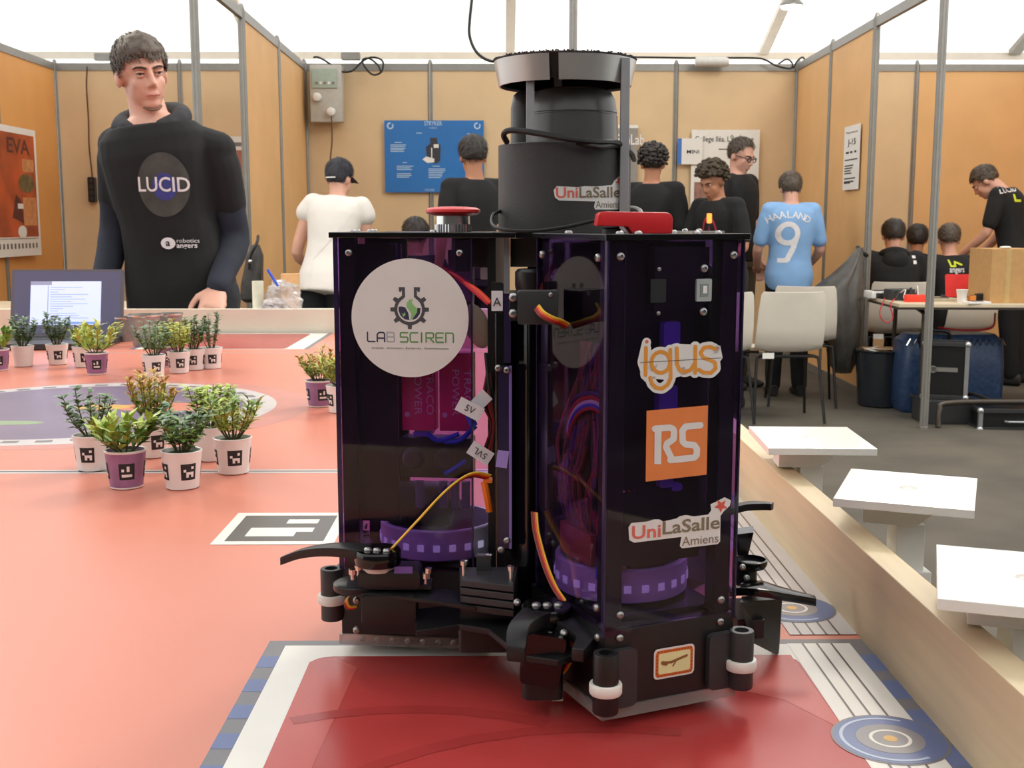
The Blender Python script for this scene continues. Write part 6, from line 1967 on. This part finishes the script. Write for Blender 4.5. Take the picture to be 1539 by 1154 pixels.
f = Flat().rect(0.70, 0.24, 0.94, 0.46).rect(0.72, 0.66, 0.93, 0.76); PL(f, mat('poster_sand', (208, 142, 90), 0.5, 0, 0.2, 20), 2)
f = Flat().disc(0.78, 0.57, 0.14, 20, 0.075); PL(f, mat('poster_olive', (110, 96, 60), 0.5, 0, 0.4, 20), 2)
f = Flat().rect(0.60, 0.37, 0.70, 0.41).disc(0.66, 0.19, 0.08, 16, 0.05); PL(f, M_paper, 3)
f = Flat()
for i in range(14):
    f.rect(0.05 + i * 0.065, 0.06, 0.05 + i * 0.065 + 0.03, 0.10)
f.rect(0.02, 0.135, 0.94, 0.139); PL(f, M_grey_ink, 2)
# posters behind the man
t, P_, asp = poster(347, 205, 378, 352, YB, 'narrow red and white poster between the standing person at left and the partition', M_paper)
P_(Flat().rect(0, 0.30, 1, 0.86), mat('poster_terracotta', (184, 116, 96), 0.5, 0, 0.3, 6)); P_(Flat().rect(0.1, 0.1, 0.8, 0.13).rect(0.1, 0.2, 0.7, 0.22).rect(0.1, 0.9, 0.7, 0.94), M_grey_ink)
t, P_, asp = poster(185, 318, 222, 374, YB, 'small poster seen under the arm of the person behind the laptop', M_paper)
P_(Flat().rect(0, 0.72, 1, 1.0), mat('poster_scarlet', (206, 78, 66), 0.5)); P_(Flat().rect(0.2, 0.50, 0.8, 0.53).rect(0.2, 0.3, 0.5, 0.33), M_grey_ink)
# school poster behind the man with glasses
t, P_, asp = poster(1037, 195, 1142, 330, YB, 'white school poster with a printed heading behind the person in glasses', M_paper)
f = Flat().text('College Iléa, L\'Île Ébène', 0.48, 0.87, 0.085, 'CENTER', 0.008, width=0.86)
f.rect(0.40, 0.78, 0.62, 0.79).rect(0.6, 0.73, 0.8, 0.74)
P_(f, M_ink)
P_(Flat().rect(0.55, 0.2, 0.93, 0.44).rect(0.05, 0.1, 0.3, 0.42), mat('poster_photo_red', (150, 110, 96), 0.5, 0, 0.4, 20))
t, P_, asp = poster(1018, 208, 1056, 247, YB - 0.02, 'small white sheet with a blue edge pinned beside the school poster', M_paper)
P_(Flat().rect(0, 0, 0.16, 1), mat('poster_edge_blue', (62, 112, 190), 0.5)); P_(Flat().text('MINI', 0.62, 0.42, 0.2, 'CENTER', 0.01, width=0.5), M_ink, 1)
t, P_, asp = poster(906, 188, 959, 300, YB, 'grey framed sign half hidden by the beacon bar', mat('grey_sign', (148, 142, 134), 0.5))
P_(Flat().text('FabLab', 0.78, 0.74, 0.2, 'CENTER', 0.01, width=0.8), M_paper, 1); P_(Flat().rect(0, 0.96, 1, 1), M_paper, 1)
# notice on the right partition
tn = thing('notice_sheet', 'white printed notice taped to the right partition', 'sign', (2.47, 8.5, 0.5))
n0, n1 = 8.60, 8.22
zt, zb = at(1285, 188, 8.4).z, at(1280, 285, 8.4).z
xn = 2.487
MB().box((xn - 0.003, n1, zb), (xn, n0, zt)).build('sheet', M_paper, tn, smooth=False)
f = Flat().text('Panneaux', 0.5, 0.88, 0.05, 'CENTER', 0.0, width=0.7).text('J-15', 0.52, 0.70, 0.13, 'CENTER', 0.02, width=0.5)
for i, w in enumerate((0.2, 0.15, 0.12)):
    f.rect(0.15 + i * 0.27, 0.57, 0.15 + i * 0.27 + w, 0.60)
for y, w in ((0.46, 0.8), (0.37, 0.55), (0.33, 0.5), (0.29, 0.4), (0.25, 0.45), (0.17, 0.7), (0.12, 0.6), (0.10, 0.4)):
    f.rect(0.1, y, 0.1 + w, y + 0.018)
f.put('print', M_ink, tn, lambda x, y: V(xn - 0.0045, n0 + x * (n1 - n0), zb + y * (zt - zb)))

# electric cabinet
a, b = at(467, 183, 10.1), at(513, 97, 10.1)
tb = thing('electric_cabinet', 'grey electric distribution box with plugs high on the back wall', 'electric box', (a.x, 10.2, a.z))
MB().rbox((a.x, 10.10, a.z), (b.x, 10.24, b.z), 0.012, axis=1).build('cabinet_body', mat('light_grey_enclosure', (186, 182, 172), 0.45), tb, bevel=0.004)
c, d = at(469, 132, 10.09), at(506, 103, 10.09)
MB().box((c.x, 10.085, c.z), (d.x, 10.10, d.z)).build('breaker_window', mat('pale_green_window', (164, 178, 164), 0.15), tb, smooth=False, bevel=0.002)
for i in range(5):
    MB().box((c.x + 0.03 + i * 0.035, 10.08, c.z + 0.03), (c.x + 0.05 + i * 0.035, 10.086, c.z + 0.05)).build('breaker', M_paper if i % 2 else M_grey_ink, tb, smooth=False)
for px, py in ((477, 146), (498, 168)):
    q = at(px, py, 10.08)
    MB().lathe([(0.035, 0), (0.035, 0.05), (0.028, 0.055), (0.001, 0.055)], (0, 0, 0), 20, M=Matrix.Translation((q.x, 10.10, q.z)) @ Matrix.Rotation(R(90), 4, 'X')).build('plug', M_white, tb)
def cable(pts, Y, r_, label, m=M_cable):
    P_ = [at(x, y, Y if not isinstance(Y, (list, tuple)) else Y[i]) for i, (x, y) in enumerate(pts)]
    o = MB().tube(P_, r_, 8, smooth=8).build('cable', m)
    tag(o, label, 'cable')
    return o
cable([(498, 174), (499, 210), (496, 248), (497, 300), (499, 420)], 10.05, 0.006, 'thin brown cable hanging from the electric box', mat('brown_flex', (92, 66, 44), 0.6))
cable([(471, 86), (478, 86), (490, 92), (505, 103), (515, 108), (530, 106), (545, 92), (560, 86), (575, 92), (573, 108), (560, 112), (548, 100), (545, 90), (555, 88), (568, 98), (572, 108)], 10.12, 0.008, 'black cable coiled in a loop over the back wall beside the electric box')
cable([(712, -25), (706, 30), (706, 55), (716, 78), (735, 91), (760, 92)], 6.5, 0.008, 'black cable sagging from the tent roof to the left of the beacon')
cable([(760, 92), (860, 90), (940, 86), (1040, 87), (1130, 87), (1150, 90), (1165, 98), (1185, 103), (1192, 100)], 10.2, 0.008, 'black cable lying along the top of the back wall to the right')
cable([(1170, 96), (1182, 89), (1190, 94), (1192, 102), (1198, 92), (1206, 86), (1211, 92)], 10.15, 0.007, 'black cable loop at the top corner of the right partition')
q = at(517, 85, 10.15)
tag(MB().rbox((q.x - 0.02, 10.1, q.z - 0.03), (q.x + 0.14, 10.16, q.z + 0.03), 0.01, axis=1).build('cable_coupler', M_alu), 'grey cable coupler resting on the back wall near the electric box', 'coupler')
q = at(1070, 93, 10.15)
tag(MB().lathe([(0.035, -0.14), (0.04, -0.13), (0.04, 0.12), (0.03, 0.14)], (0, 0, 0), 16, M=Matrix.Translation(q) @ Matrix.Rotation(R(90), 4, 'Y')).build('cable_coupler', mat('pale_grey_plastic', (206, 204, 198), 0.5)), 'pale cable coupler on top of the back wall at right', 'coupler')
q = at(155, 86, 11.87)
tag(MB().rbox((q.x - 0.08, 11.84, q.z - 0.035), (q.x + 0.14, 11.915, q.z + 0.035), 0.01, axis=1).build('cable_coupler', M_alu), 'grey cable coupler above the back wall at the left, near the hanging power strip', 'coupler')
cable([(131, 100), (130, 130), (133, 180), (134, 220), (139, 268)], 10.25, 0.007, 'thin dark cord hanging to the socket strip at left', mat('brown_flex', (92, 66, 44), 0.6))
# hanging power strip
q0, q1 = at(139, 266, 10.25), at(139, 304, 10.25)
pst = thing('power_strip', 'black power strip hanging on the left back wall', 'power strip', (q1.x, 10.13, q1.z))
MB().rbox((q1.x - 0.030, 10.235, q1.z), (q1.x + 0.030, 10.29, q0.z), 0.012, axis=1).build('strip_body', M_black, pst)
for i in range(4):
    z = q1.z + 0.03 + i * (q0.z - q1.z - 0.06) / 3
    MB().lathe([(0.017, 0), (0.017, 0.004), (0.012, 0.004), (0.011, 0.0015), (0.001, 0.0015)], (0, 0, 0), 16, M=Matrix.Translation((q1.x, 10.235, z)) @ Matrix.Rotation(R(90), 4, 'X')).build('socket', M_darkgrey, pst)

# ------------------------------------------------------------------ furniture
M_chair = mat('ivory_chair_shell', (220, 212, 198), 0.4, 0, 0.03, 10)
M_leg = mat('black_steel_leg', (46, 44, 42), 0.35, 0.6)
def chair(x, y, rz, label, seat_h=0.43, group='ivory shell chairs'):
    """one-piece plastic shell on four steel legs; faces -y locally"""
    t = thing('shell_chair', label, 'chair', (x, y, FLOOR_Z), rz, group)
    prof = [(-0.22, seat_h - 0.012, 0.19), (-0.20, seat_h + 0.004, 0.20), (-0.10, seat_h + 0.002, 0.205), (0.06, seat_h - 0.006, 0.205), (0.15, seat_h + 0.004, 0.205), (0.185, seat_h + 0.05, 0.205), (0.205, seat_h + 0.14, 0.205), (0.222, seat_h + 0.25, 0.200), (0.240, seat_h + 0.345, 0.190), (0.243, seat_h + 0.365, 0.178)]
    def rings(off):
        out = []
        for i, (yy, zz, w) in enumerate(prof):
            a = prof[max(i - 1, 0)]; c = prof[min(i + 1, len(prof) - 1)]
            ty, tz = c[0] - a[0], c[1] - a[1]
            l = math.hypot(ty, tz)
            ny, nz = -tz / l, ty / l
            row = []
            for k in range(11):
                u = -1 + 2 * k / 10
                e = 0.022 * abs(u) ** 3
                row.append(V(u * w, yy + ny * (off + e), zz + nz * (off + e)))
            out.append(row)
        return out
    A, B = rings(0.0), rings(0.007)
    MB().loft([A[i] + B[i][::-1] for i in range(len(prof))]).build('shell', M_chair, t, angle=50, world=False)
    for sx in (-1, 1):
        for yy, ye in ((-0.15, -0.20), (0.13, 0.215)):
            MB().tube([V(sx * 0.12, yy * 0.6, seat_h - 0.022), V(sx * 0.175, yy, seat_h - 0.03), V(sx * 0.19, yy * 1.1, seat_h - 0.07), V(sx * 0.215, ye, 0.006)], 0.009, 8, smooth=5).build('leg', M_leg, t, world=False)
    MB().tube([V(-0.17, 0.12, seat_h - 0.026), V(0.17, 0.12, seat_h - 0.026)], 0.009).build('cross_tube', M_leg, t, world=False)
    MB().box((0.09, 0.16, seat_h - 0.035), (0.16, 0.163, seat_h + 0.0)).build('paper_tag', M_paper, t, smooth=False, world=False)
    return t
chair(1.71, 7.08, R(182), 'ivory shell chair with its back to the camera, nearest of the pair')
chair(1.99, 7.70, R(170), 'ivory shell chair right behind the nearest one')
chair(1.27, 7.05, R(186), 'ivory shell chair mostly hidden by the right edge of the robot')
chair(2.78, 8.25, R(172), 'ivory shell chair under the person in the hooded top')
chair(3.27, 8.35, R(-165), 'ivory shell chair under the seated person in the team shirt')
chair(3.19, 9.0, R(160), 'ivory shell chair under the person bent low')
chair(-0.60, 7.6, R(165), 'ivory shell chair under the seated person behind the robot')
chair(3.62, 7.15, R(95), 'ivory shell chair pushed under the right end of the cluttered table')

def table(x0, y0, x1, y1, zt, label, rz=0.0, top=None):
    cx, cy = (x0 + x1) / 2, (y0 + y1) / 2
    hx, hy = (x1 - x0) / 2, (y1 - y0) / 2
    t = thing('folding_table', label, 'table', (cx, cy, FLOOR_Z), rz)
    h = zt - FLOOR_Z
    MB().box((-hx, -hy, h - 0.022), (hx, hy, h)).build('tabletop', top or mat('beige_laminate', (206, 190, 162), 0.4, 0, 0.05, 10), t, smooth=False, bevel=0.003, world=False)
    MB().box((-hx - 0.002, -hy - 0.002, h - 0.035), (hx + 0.002, hy + 0.002, h - 0.0225)).build('edge_frame', M_tube, t, smooth=False, world=False)
    for s in (-1, 1):
        x = s * (hx - 0.17)
        MB().tube([V(x, -hy + 0.05, 0.012), V(x, -hy + 0.06, h - 0.16), V(x, -hy + 0.12, h - 0.05), V(x, hy - 0.12, h - 0.05), V(x, hy - 0.06, h - 0.16), V(x, hy - 0.05, 0.012)], 0.014, 10, smooth=6).build('leg_frame', M_tube, t, world=False)
        MB().tube([V(x, -hy + 0.056, 0.12), V(x, hy - 0.056, 0.12)], 0.011).build('leg_brace', M_tube, t, world=False)
    return t
table(2.42, 6.98, 4.20, 7.72, -0.165, 'beige folding table cluttered with parts at the right', R(-3))
table(-3.6, 6.4, -1.95, 7.1, -0.15, 'beige folding table behind the laptop at left')
table(-1.62, 6.0, -0.92, 6.55, -0.155, 'white topped table with plastic bags beside the person in white', top=M_white)
# low steel stand in front of the right table
rk = thing('low_steel_stand', 'low brown steel tube stand on the floor at the right edge', 'stand', (2.8, 6.55, FLOOR_Z))
f0 = FLOOR_Z
a = ground(1410, 643, f0)
MB().tube([V(a.x, a.y, f0 + 0.005), V(a.x + 0.01, a.y + 0.02, f0 + 0.10), V(a.x + 0.09, a.y + 0.04, f0 + 0.145), V(a.x + 0.7, a.y + 0.06, f0 + 0.145), V(a.x + 1.0, a.y + 0.06, f0 + 0.145), V(a.x + 1.08, a.y + 0.06, f0 + 0.10), V(a.x + 1.09, a.y + 0.06, f0 + 0.005)], 0.017, 10, smooth=6).build('bent_tube', M_tube, rk)
for x in (0.35, 0.75):
    MB().tube([V(a.x + x, a.y + 0.05, f0 + 0.145), V(a.x + x, a.y + 0.40, f0 + 0.145), V(a.x + x, a.y + 0.44, f0 + 0.10), V(a.x + x, a.y + 0.44, f0 + 0.005)], 0.013, 8, smooth=5).build('cross_tube', M_tube, rk)

# flight cases
M_case = mat('black_case_laminate', (24, 25, 26), 0.3, 0, 0.1, 20)
M_edge = mat('aluminium_case_edge', (188, 190, 192), 0.3, 0.8)
def case(x, y, z, sx, sy, sz, rz, label, plate=True, tilt=0):
    t = thing('flight_case', label, 'case', (x, y, z), rz)
    MB().box((-sx / 2, -sy / 2, 0), (sx / 2, sy / 2, sz)).build('case_body', M_case, t, smooth=False, world=False)
    e = 0.012
    for ax_ in range(3):
        for s1 in (-1, 1):
            for s2 in (-1, 1):
                c = [[-sx / 2, sx / 2], [-sy / 2, sy / 2], [0, sz]]
                lo, hi = [0, 0, 0], [0, 0, 0]
                o2 = [k for k in range(3) if k != ax_]
                lo[ax_], hi[ax_] = c[ax_][0], c[ax_][1]
                for o_, s_ in zip(o2, (s1, s2)):
                    m_ = c[o_][0] if s_ < 0 else c[o_][1]
                    lo[o_], hi[o_] = m_ - e, m_ + e
                MB().box(lo, hi).build('edge_profile', M_edge if ax_ == 2 else M_darkgrey, t, smooth=False, bevel=0.002, world=False)
    for sx_ in (-1, 1):
        for sz_ in (0, sz):
            MB().ell((sx_ * sx / 2, -sy / 2, sz_), (0.02, 0.02, 0.02), 12, 8).build('ball_corner', M_edge, t, world=False)
    if plate:
        MB().box((-0.08, -sy / 2 - 0.004, sz * 0.48), (0.07, -sy / 2 - 0.001, sz * 0.56)).build('logo_plate', M_alu, t, smooth=False, world=False)
        MB().lathe([(0.022, 0), (0.022, 0.003)], (0, 0, 0), 14, M=Matrix.Translation((-0.07, -sy / 2 - 0.001, sz * 0.52)) @ Matrix.Rotation(R(90), 4, 'X')).build('logo_plate', M_alu, t, world=False)
    if not plate:
        MB().tube([V(-0.07, -sy / 2 - 0.012, 0.05), V(-0.06, -sy / 2 - 0.03, 0.05), V(0.06, -sy / 2 - 0.03, 0.05), V(0.07, -sy / 2 - 0.012, 0.05)], 0.007).build('case_handle', M_edge, t, world=False)
    return t
q = at(1437, 560, 6.75)
case(q.x + 0.03, 7.0, FLOOR_Z + 0.16, 0.24, 0.16, 0.32, R(-20), 'upright black flight case with a metal edge under the table')
tag(MB().box((q.x - 0.12, 6.88, FLOOR_Z), (q.x + 0.16, 7.12, FLOOR_Z + 0.145)).build('wooden_riser', M_darkgrey, smooth=False, bevel=0.005), 'dark box the upright flight case stands on', 'box')
q = at(1490, 625, 6.3)
case(3.02, 6.82, FLOOR_Z, 0.42, 0.24, 0.11, R(-4), 'flat black flight case lying on the floor behind the low stand', plate=False)
# blue quilted bag under the table
bg = thing('blue_storage_bag', 'blue woven storage bag with a silver zigzag edge under the table', 'bag', (2.95, 7.55, FLOOR_Z))
M_bluebag = mat('blue_woven_plastic', (44, 66, 100), 0.4, 0, 0.35, 40, 0.6, 90)
mb = MB()
def sq(z, hx, hy, cx=2.86, cy=7.42):
    return [V(cx + x, cy + y, z) for x, y in rrect(-hx, -hy, hx, hy, 0.06, 4)]
mb.loft([sq(FLOOR_Z + 0.002, 0.31, 0.12), sq(FLOOR_Z + 0.05, 0.33, 0.14), sq(FLOOR_Z + 0.30, 0.33, 0.14), sq(FLOOR_Z + 0.46, 0.32, 0.13), sq(FLOOR_Z + 0.50, 0.28, 0.10)])
mb.build('bag_body', M_bluebag, bg)
zz = MB()
pts = []
for i in range(33):
    pts.append(V(2.86 - 0.31 + i * 0.0194, 7.286, FLOOR_Z + 0.455 + (0.02 if i % 2 else -0.02)))
zz.tube(pts, 0.006, 5)
zz.build('zigzag_edge', M_steel, bg)
MB().tube([V(2.64, 7.285, FLOOR_Z + 0.42), V(2.64, 7.27, FLOOR_Z + 0.52), V(2.80, 7.27, FLOOR_Z + 0.52), V(2.80, 7.285, FLOOR_Z + 0.42)], 0.012, 8, smooth=5).build('bag_handle', M_black, bg)
# glossy dark bin
bn = thing('dark_bin', 'glossy dark plastic bin full of papers left of the blue bag', 'bin', (2.50, 7.6, FLOOR_Z))
MB().lathe([(0.13, 0), (0.14, 0.01), (0.165, 0.36), (0.175, 0.37), (0.165, 0.375), (0.155, 0.36), (0.13, 0.02)], (2.50, 7.62, FLOOR_Z), 24).build('bin_body', mat('gloss_dark_plastic', (40, 44, 50), 0.12), bn)
for i in range(4):
    MB(Matrix.Translation((2.50, 7.62, FLOOR_Z + 0.365)) @ Matrix.Rotation(i * 0.9, 4, 'Z') @ Matrix.Rotation(R(14), 4, 'X')).box((-0.11, -0.06, 0), (0.10, 0.07, 0.003)).build('paper_scrap', M_paper if i % 2 else mat('cardboard', (186, 144, 92), 0.8), bn, smooth=False)
# rubbish bag hanging on the partition post
tbag = thing('rubbish_bag', 'translucent grey rubbish bag hanging from the right partition post', 'bag', (2.40, 7.85, FLOOR_Z))
M_foil = mat('grey_bin_liner', (84, 82, 79), 0.28, 0, 0.3, 8, 0.5, 30, alpha=0.82)
mb = MB()
rows = []
tops = at(1291, 368, 7.85)
for j, (py, xl, xr, dp) in enumerate(((372, 1288, 1297, 0.02), (392, 1272, 1297, 0.05), (412, 1252, 1297, 0.08), (432, 1226, 1297, 0.10), (460, 1228, 1295, 0.12), (490, 1236, 1292, 0.13), (520, 1243, 1288, 0.12), (545, 1246, 1284, 0.09), (560, 1256, 1278, 0.04))):
    c0, c1 = at(xl, py, 7.8), at(xr, py, 7.8)
    cx, hx = (c0.x + c1.x) / 2, (c1.x - c0.x) / 2
    row = []
    for k in range(48):
        a_ = 2 * math.pi * k / 48
        w_ = 1 + 0.06 * math.sin(7 * a_ + j * 0.6) + 0.04 * math.sin(13 * a_ - j)
        row.append(V(cx + hx * math.cos(a_) * (w_ if j > 1 else 1), 7.8 + dp * math.sin(a_) * w_ * 1.2, c0.z))
    rows.append(row)
mb.loft(rows)
mb.build('bag_film', M_foil, tbag, angle=60)
c0 = at(1266, 532, 7.8)
MB().ell((c0.x, 7.8, c0.z), (0.075, 0.08, 0.11), 16, 10).build('rubbish', M_black, tbag)
MB().tube([at(1289, 372, 7.8), at(1296, 380, 7.95), at(1303, 384, 7.98)], 0.014, 8).build('bag_knot', M_black, tbag)

# clutter on the right table
ZT = -0.165
def on_table(px, Y): return at(px, 440, Y).x
bx = thing('cardboard_box', 'tan cardboard box standing on the right table', 'box', (4.0, 7.2, ZT))
a, b = at(1487, 455, 7.08), at(1565, 374, 7.08)
mb = MB().box((a.x, 7.08, ZT), (b.x, 7.42, b.z)); mb.build('carton', mat('cardboard', (204, 156, 92), 0.8), bx, smooth=False, bevel=0.003)
q = at(1512, 400, 7.08)
MB().box((q.x, 7.0785, ZT + 0.001), (q.x + 0.03, 7.081, b.z)).build('packing_tape', mat('pale_tape', (190, 160, 108), 0.3), bx, smooth=False)
MB().ell((q.x + 0.02, 7.15, b.z + 0.008), (0.035, 0.03, 0.008), 12, 8).build('paper_wad', M_paper, bx)
c = on_table(1446, 7.1)
cu = thing('paper_cup', 'white paper cup on the right table', 'cup', (c, 7.1, ZT))
MB().lathe([(0.024, 0), (0.0245, 0.002), (0.034, 0.080), (0.036, 0.082), (0.033, 0.083), (0.022, 0.01)], (0, 0, 0), 24).build('cup_body', M_paper, cu, world=False)
x0, x1 = on_table(1420, 7.62), on_table(1486, 7.62)
ld = thing('red_panel', 'upright red panel on the right table', 'panel', ((x0 + x1) / 2, 7.6, ZT))
MB(Matrix.Translation(((x0 + x1) / 2, 7.60, ZT)) @ Matrix.Rotation(R(-12), 4, 'X')).rbox((-(x1 - x0) / 2, -0.004, 0.006), ((x1 - x0) / 2, 0.004, 0.155), 0.012, axis=1).build('panel_sheet', mat('red_plastic', (214, 52, 52), 0.4), ld)
MB().rbox((x0, 7.605, ZT + 0.0005), (x1, 7.70, ZT + 0.014), 0.01).build('panel_foot', M_darkgrey, ld)
def junk(name, label, cat, px, Y, sx, sy, sz, m, rz=0.0, r_=0.006):
    x = on_table(px, Y)
    t = thing(name, label, cat, (x, Y, ZT), rz)
    MB().rbox((-sx / 2, -sy / 2, 0.0005), (sx / 2, sy / 2, sz), min(r_, sx / 3, sy / 3)).build('body', m, t, bevel=0.001, world=False)
    MB().rbox((-sx * 0.3, -sy * 0.3, sz), (sx * 0.25, sy * 0.3, sz + 0.003), min(r_, sx / 6, sy / 6)).build('top_detail', M_darkgrey if m != M_darkgrey else M_grey_ink, t, world=False)
junk('tool_case', 'flat black tool case on the left of the cluttered table', 'case', 1340, 7.55, 0.20, 0.12, 0.035, M_black, 0.2)
junk('white_tray', 'white tray on the left end of the cluttered table', 'tray', 1322, 7.62, 0.16, 0.14, 0.045, M_white, 0.1)
junk('battery_charger', 'small black charger beside the white cup', 'charger', 1475, 7.2, 0.07, 0.05, 0.05, M_black)
junk('paper_stack', 'small stack of white papers near the cardboard box', 'papers', 1468, 7.05, 0.14, 0.10, 0.014, M_paper, 0.1, 0.002)
junk('parts_tray', 'shallow tray of grey parts in the middle of the cluttered table', 'tray', 1415, 7.3, 0.16, 0.12, 0.018, mat('grey_beige_plastic', (176, 164, 140), 0.5), -0.1)
junk('tape_roll_box', 'small orange box beside the white cup', 'box', 1461, 7.12, 0.04, 0.04, 0.045, mat('orange_plastic', (214, 128, 48), 0.5))
x = on_table(1376, 7.2)
rd = thing('hand_tool', 'red and orange tool lying on the cluttered table', 'tool', (x, 7.2, ZT), R(6))
MB().rbox((-0.07, -0.02, 0.0), (0.07, 0.02, 0.045), 0.012).build('tool_body', mat('red_orange_plastic', (232, 62, 40), 0.4), rd, bevel=0.004, world=False)
MB().tube([V(0.05, 0, 0.022), V(0.085, 0, 0.024), V(0.10, 0, 0.024)], [0.014, 0.012, 0.006], 10).build('tool_nozzle', M_black, rd, world=False)
x = on_table(1353, 7.4)
dv = thing('black_device', 'bulky black device with cables in front of the hooded person', 'device', (x, 7.4, ZT), R(10))
MB().rbox((-0.09, -0.06, 0.0), (0.09, 0.06, 0.07), 0.02).build('device_body', M_darkgrey, dv, bevel=0.006, world=False)
for i in range(4):
    MB().tube([V(-0.08 + i * 0.05, -0.06, 0.05), V(-0.06 + i * 0.04, -0.10, 0.06 + 0.01 * i), V(-0.09 + i * 0.05, -0.13, 0.012), V(0.02 + i * 0.03, -0.16, 0.008)], 0.004, 6, smooth=6).build('lead', M_whitew if i % 2 else M_cable, dv, world=False)
cb = MB().tube([at(1330, 448, 6.96), at(1322, 470, 6.95), at(1330, 484, 6.95), at(1342, 478, 6.95), at(1338, 458, 6.95), at(1345, 449, 6.97)], 0.0035, 6, smooth=8).build('cable', M_redw)
tag(cb, 'thin red lead dangling from the table edge', 'cable')
cb = MB().tube([at(1410, 492, 7.3), at(1450, 496, 7.28), at(1490, 492, 7.3), at(1496, 470, 7.3)], 0.006, 6, smooth=8).build('cable', M_redw)
tag(cb, 'red cable stretched under the cluttered table', 'cable')

# things by the left partition: bagged parts, roll of paper, dark bag
ZW = -0.155
x = at(391, 450, 6.25).x
rl_ = thing('paper_roll', 'upright white roll on the small white table', 'paper roll', (x, 6.2, ZW))
MB().lathe([(0.030, 0), (0.030, 0.17), (0.018, 0.17), (0.018, 0.168), (0.012, 0.168)], (0, 0, 0), 24).build('roll_body', mat('cream_paper', (220, 214, 192), 0.7), rl_, world=False)
def crumple(name, label, px, Y, r_, m, seed):
    x = at(px, 440, Y).x
    rnd = random.Random(seed)
    mb = MB()
    seg, rr = 26, 16
    vs, fs = [], []
    for i in range(rr + 1):
        t_ = math.pi * i / rr
        for k in range(seg):
            a_ = 2 * math.pi * k / seg
            d = V(math.sin(t_) * math.cos(a_), math.sin(t_) * math.sin(a_), math.cos(t_))
            n_ = noise.noise(d * 2.2 + V(seed, 0, 0)) * 0.35 + noise.noise(d * 6 + V(0, seed, 0)) * 0.16
            q_ = V(d.x * r_[0], d.y * r_[1], d.z * r_[2]) * (1 + n_)
            vs.append(V(x + q_.x, Y + q_.y, max(ZW + 0.001, ZW + r_[2] * 0.8 + q_.z)))
    for i in range(rr):
        for k in range(seg):
            k2 = (k + 1) % seg
            fs.append((i * seg + k, (i + 1) * seg + k, (i + 1) * seg + k2, i * seg + k2))
    o = MB().add(vs, fs).build(name, m, smooth=False)
    tag(o, label, 'bag')
M_film = sheet_mat('clear_bag_film', (0.86, 0.85, 0.86), 0.05, 0.15, 0.30, (0.7, 0.68, 0.68))
crumple('plastic_bag', 'clear crumpled plastic bag of parts on the small white table', 425, 6.2, (0.10, 0.08, 0.09), M_film, 2)
crumple('parts_heap_bag', 'grey bag of small parts at the foot of the clear bag', 412, 6.12, (0.07, 0.05, 0.045), mat('greyish_bag', (170, 160, 158), 0.4, 0, 0.3, 30), 5)
pn = MB().tube([at(402, 405, 6.12), at(418, 430, 6.12)], 0.007, 8).build('blue_pen', M_bluew)
tag(pn, 'blue pen leaning against the clear plastic bag', 'pen')
x = at(436, 400, 6.42).x
ob = thing('wooden_crate', 'small pale orange box behind the plastic bag', 'box', (x, 6.42, ZW))
MB().box((x - 0.045, 6.38, ZW), (x + 0.045, 6.46, ZW + 0.20)).build('crate_body', mat('pale_orange_board', (222, 170, 118), 0.6), ob, smooth=False, bevel=0.002)
MB().box((x - 0.047, 6.378, ZW + 0.13), (x + 0.047, 6.462, ZW + 0.145)).build('crate_band', M_wood, ob, smooth=False)
dkb = thing('dark_holdall', 'dark grey bag hanging on the left partition post', 'bag', (-1.66, 7.5, FLOOR_Z))
a = at(376, 400, 7.45)
mb = MB()
rows = []
for py, hw, dp in ((368, 0.02, 0.02), (385, 0.05, 0.05), (405, 0.055, 0.06), (430, 0.065, 0.07), (450, 0.06, 0.06), (456, 0.03, 0.03)):
    c0 = at(380 - (py - 368) * 0.10, py, 7.4)
    rows.append([V(c0.x + x_, 7.5 + y_, c0.z) for x_, y_ in rrect(-hw, -dp, hw, dp, min(hw, dp) * 0.5, 4)])
mb.loft(rows)
mb.build('bag_body', mat('dark_grey_nylon', (72, 70, 68), 0.5, 0, 0.3, 20), dkb)
MB().tube([at(374, 405, 7.42), at(376, 385, 7.42), at(386, 365, 7.45), at(388, 355, 7.6)], 0.01, 8, smooth=6).build('strap', M_black, dkb)
MB().ell(at(376, 393, 7.41), (0.014, 0.01, 0.014), 10, 8).build('buckle', M_steel, dkb)
# gadget in the hand of the youth
q = at(1066, 328, 7.2)
og = thing('orange_gadget', 'small glowing orange gadget held by a person in black behind the robot', 'gadget', tuple(q))
MB().rbox((q.x - 0.014, 7.19, q.z - 0.03), (q.x + 0.014, 7.21, q.z + 0.03), 0.006, axis=1).build('gadget_body', glow('orange_light', (255, 150, 60), 1.2), og)
MB().rbox((q.x - 0.010, 7.188, q.z - 0.05), (q.x + 0.010, 7.212, q.z - 0.03), 0.004, axis=1).build('gadget_grip', M_black, og)
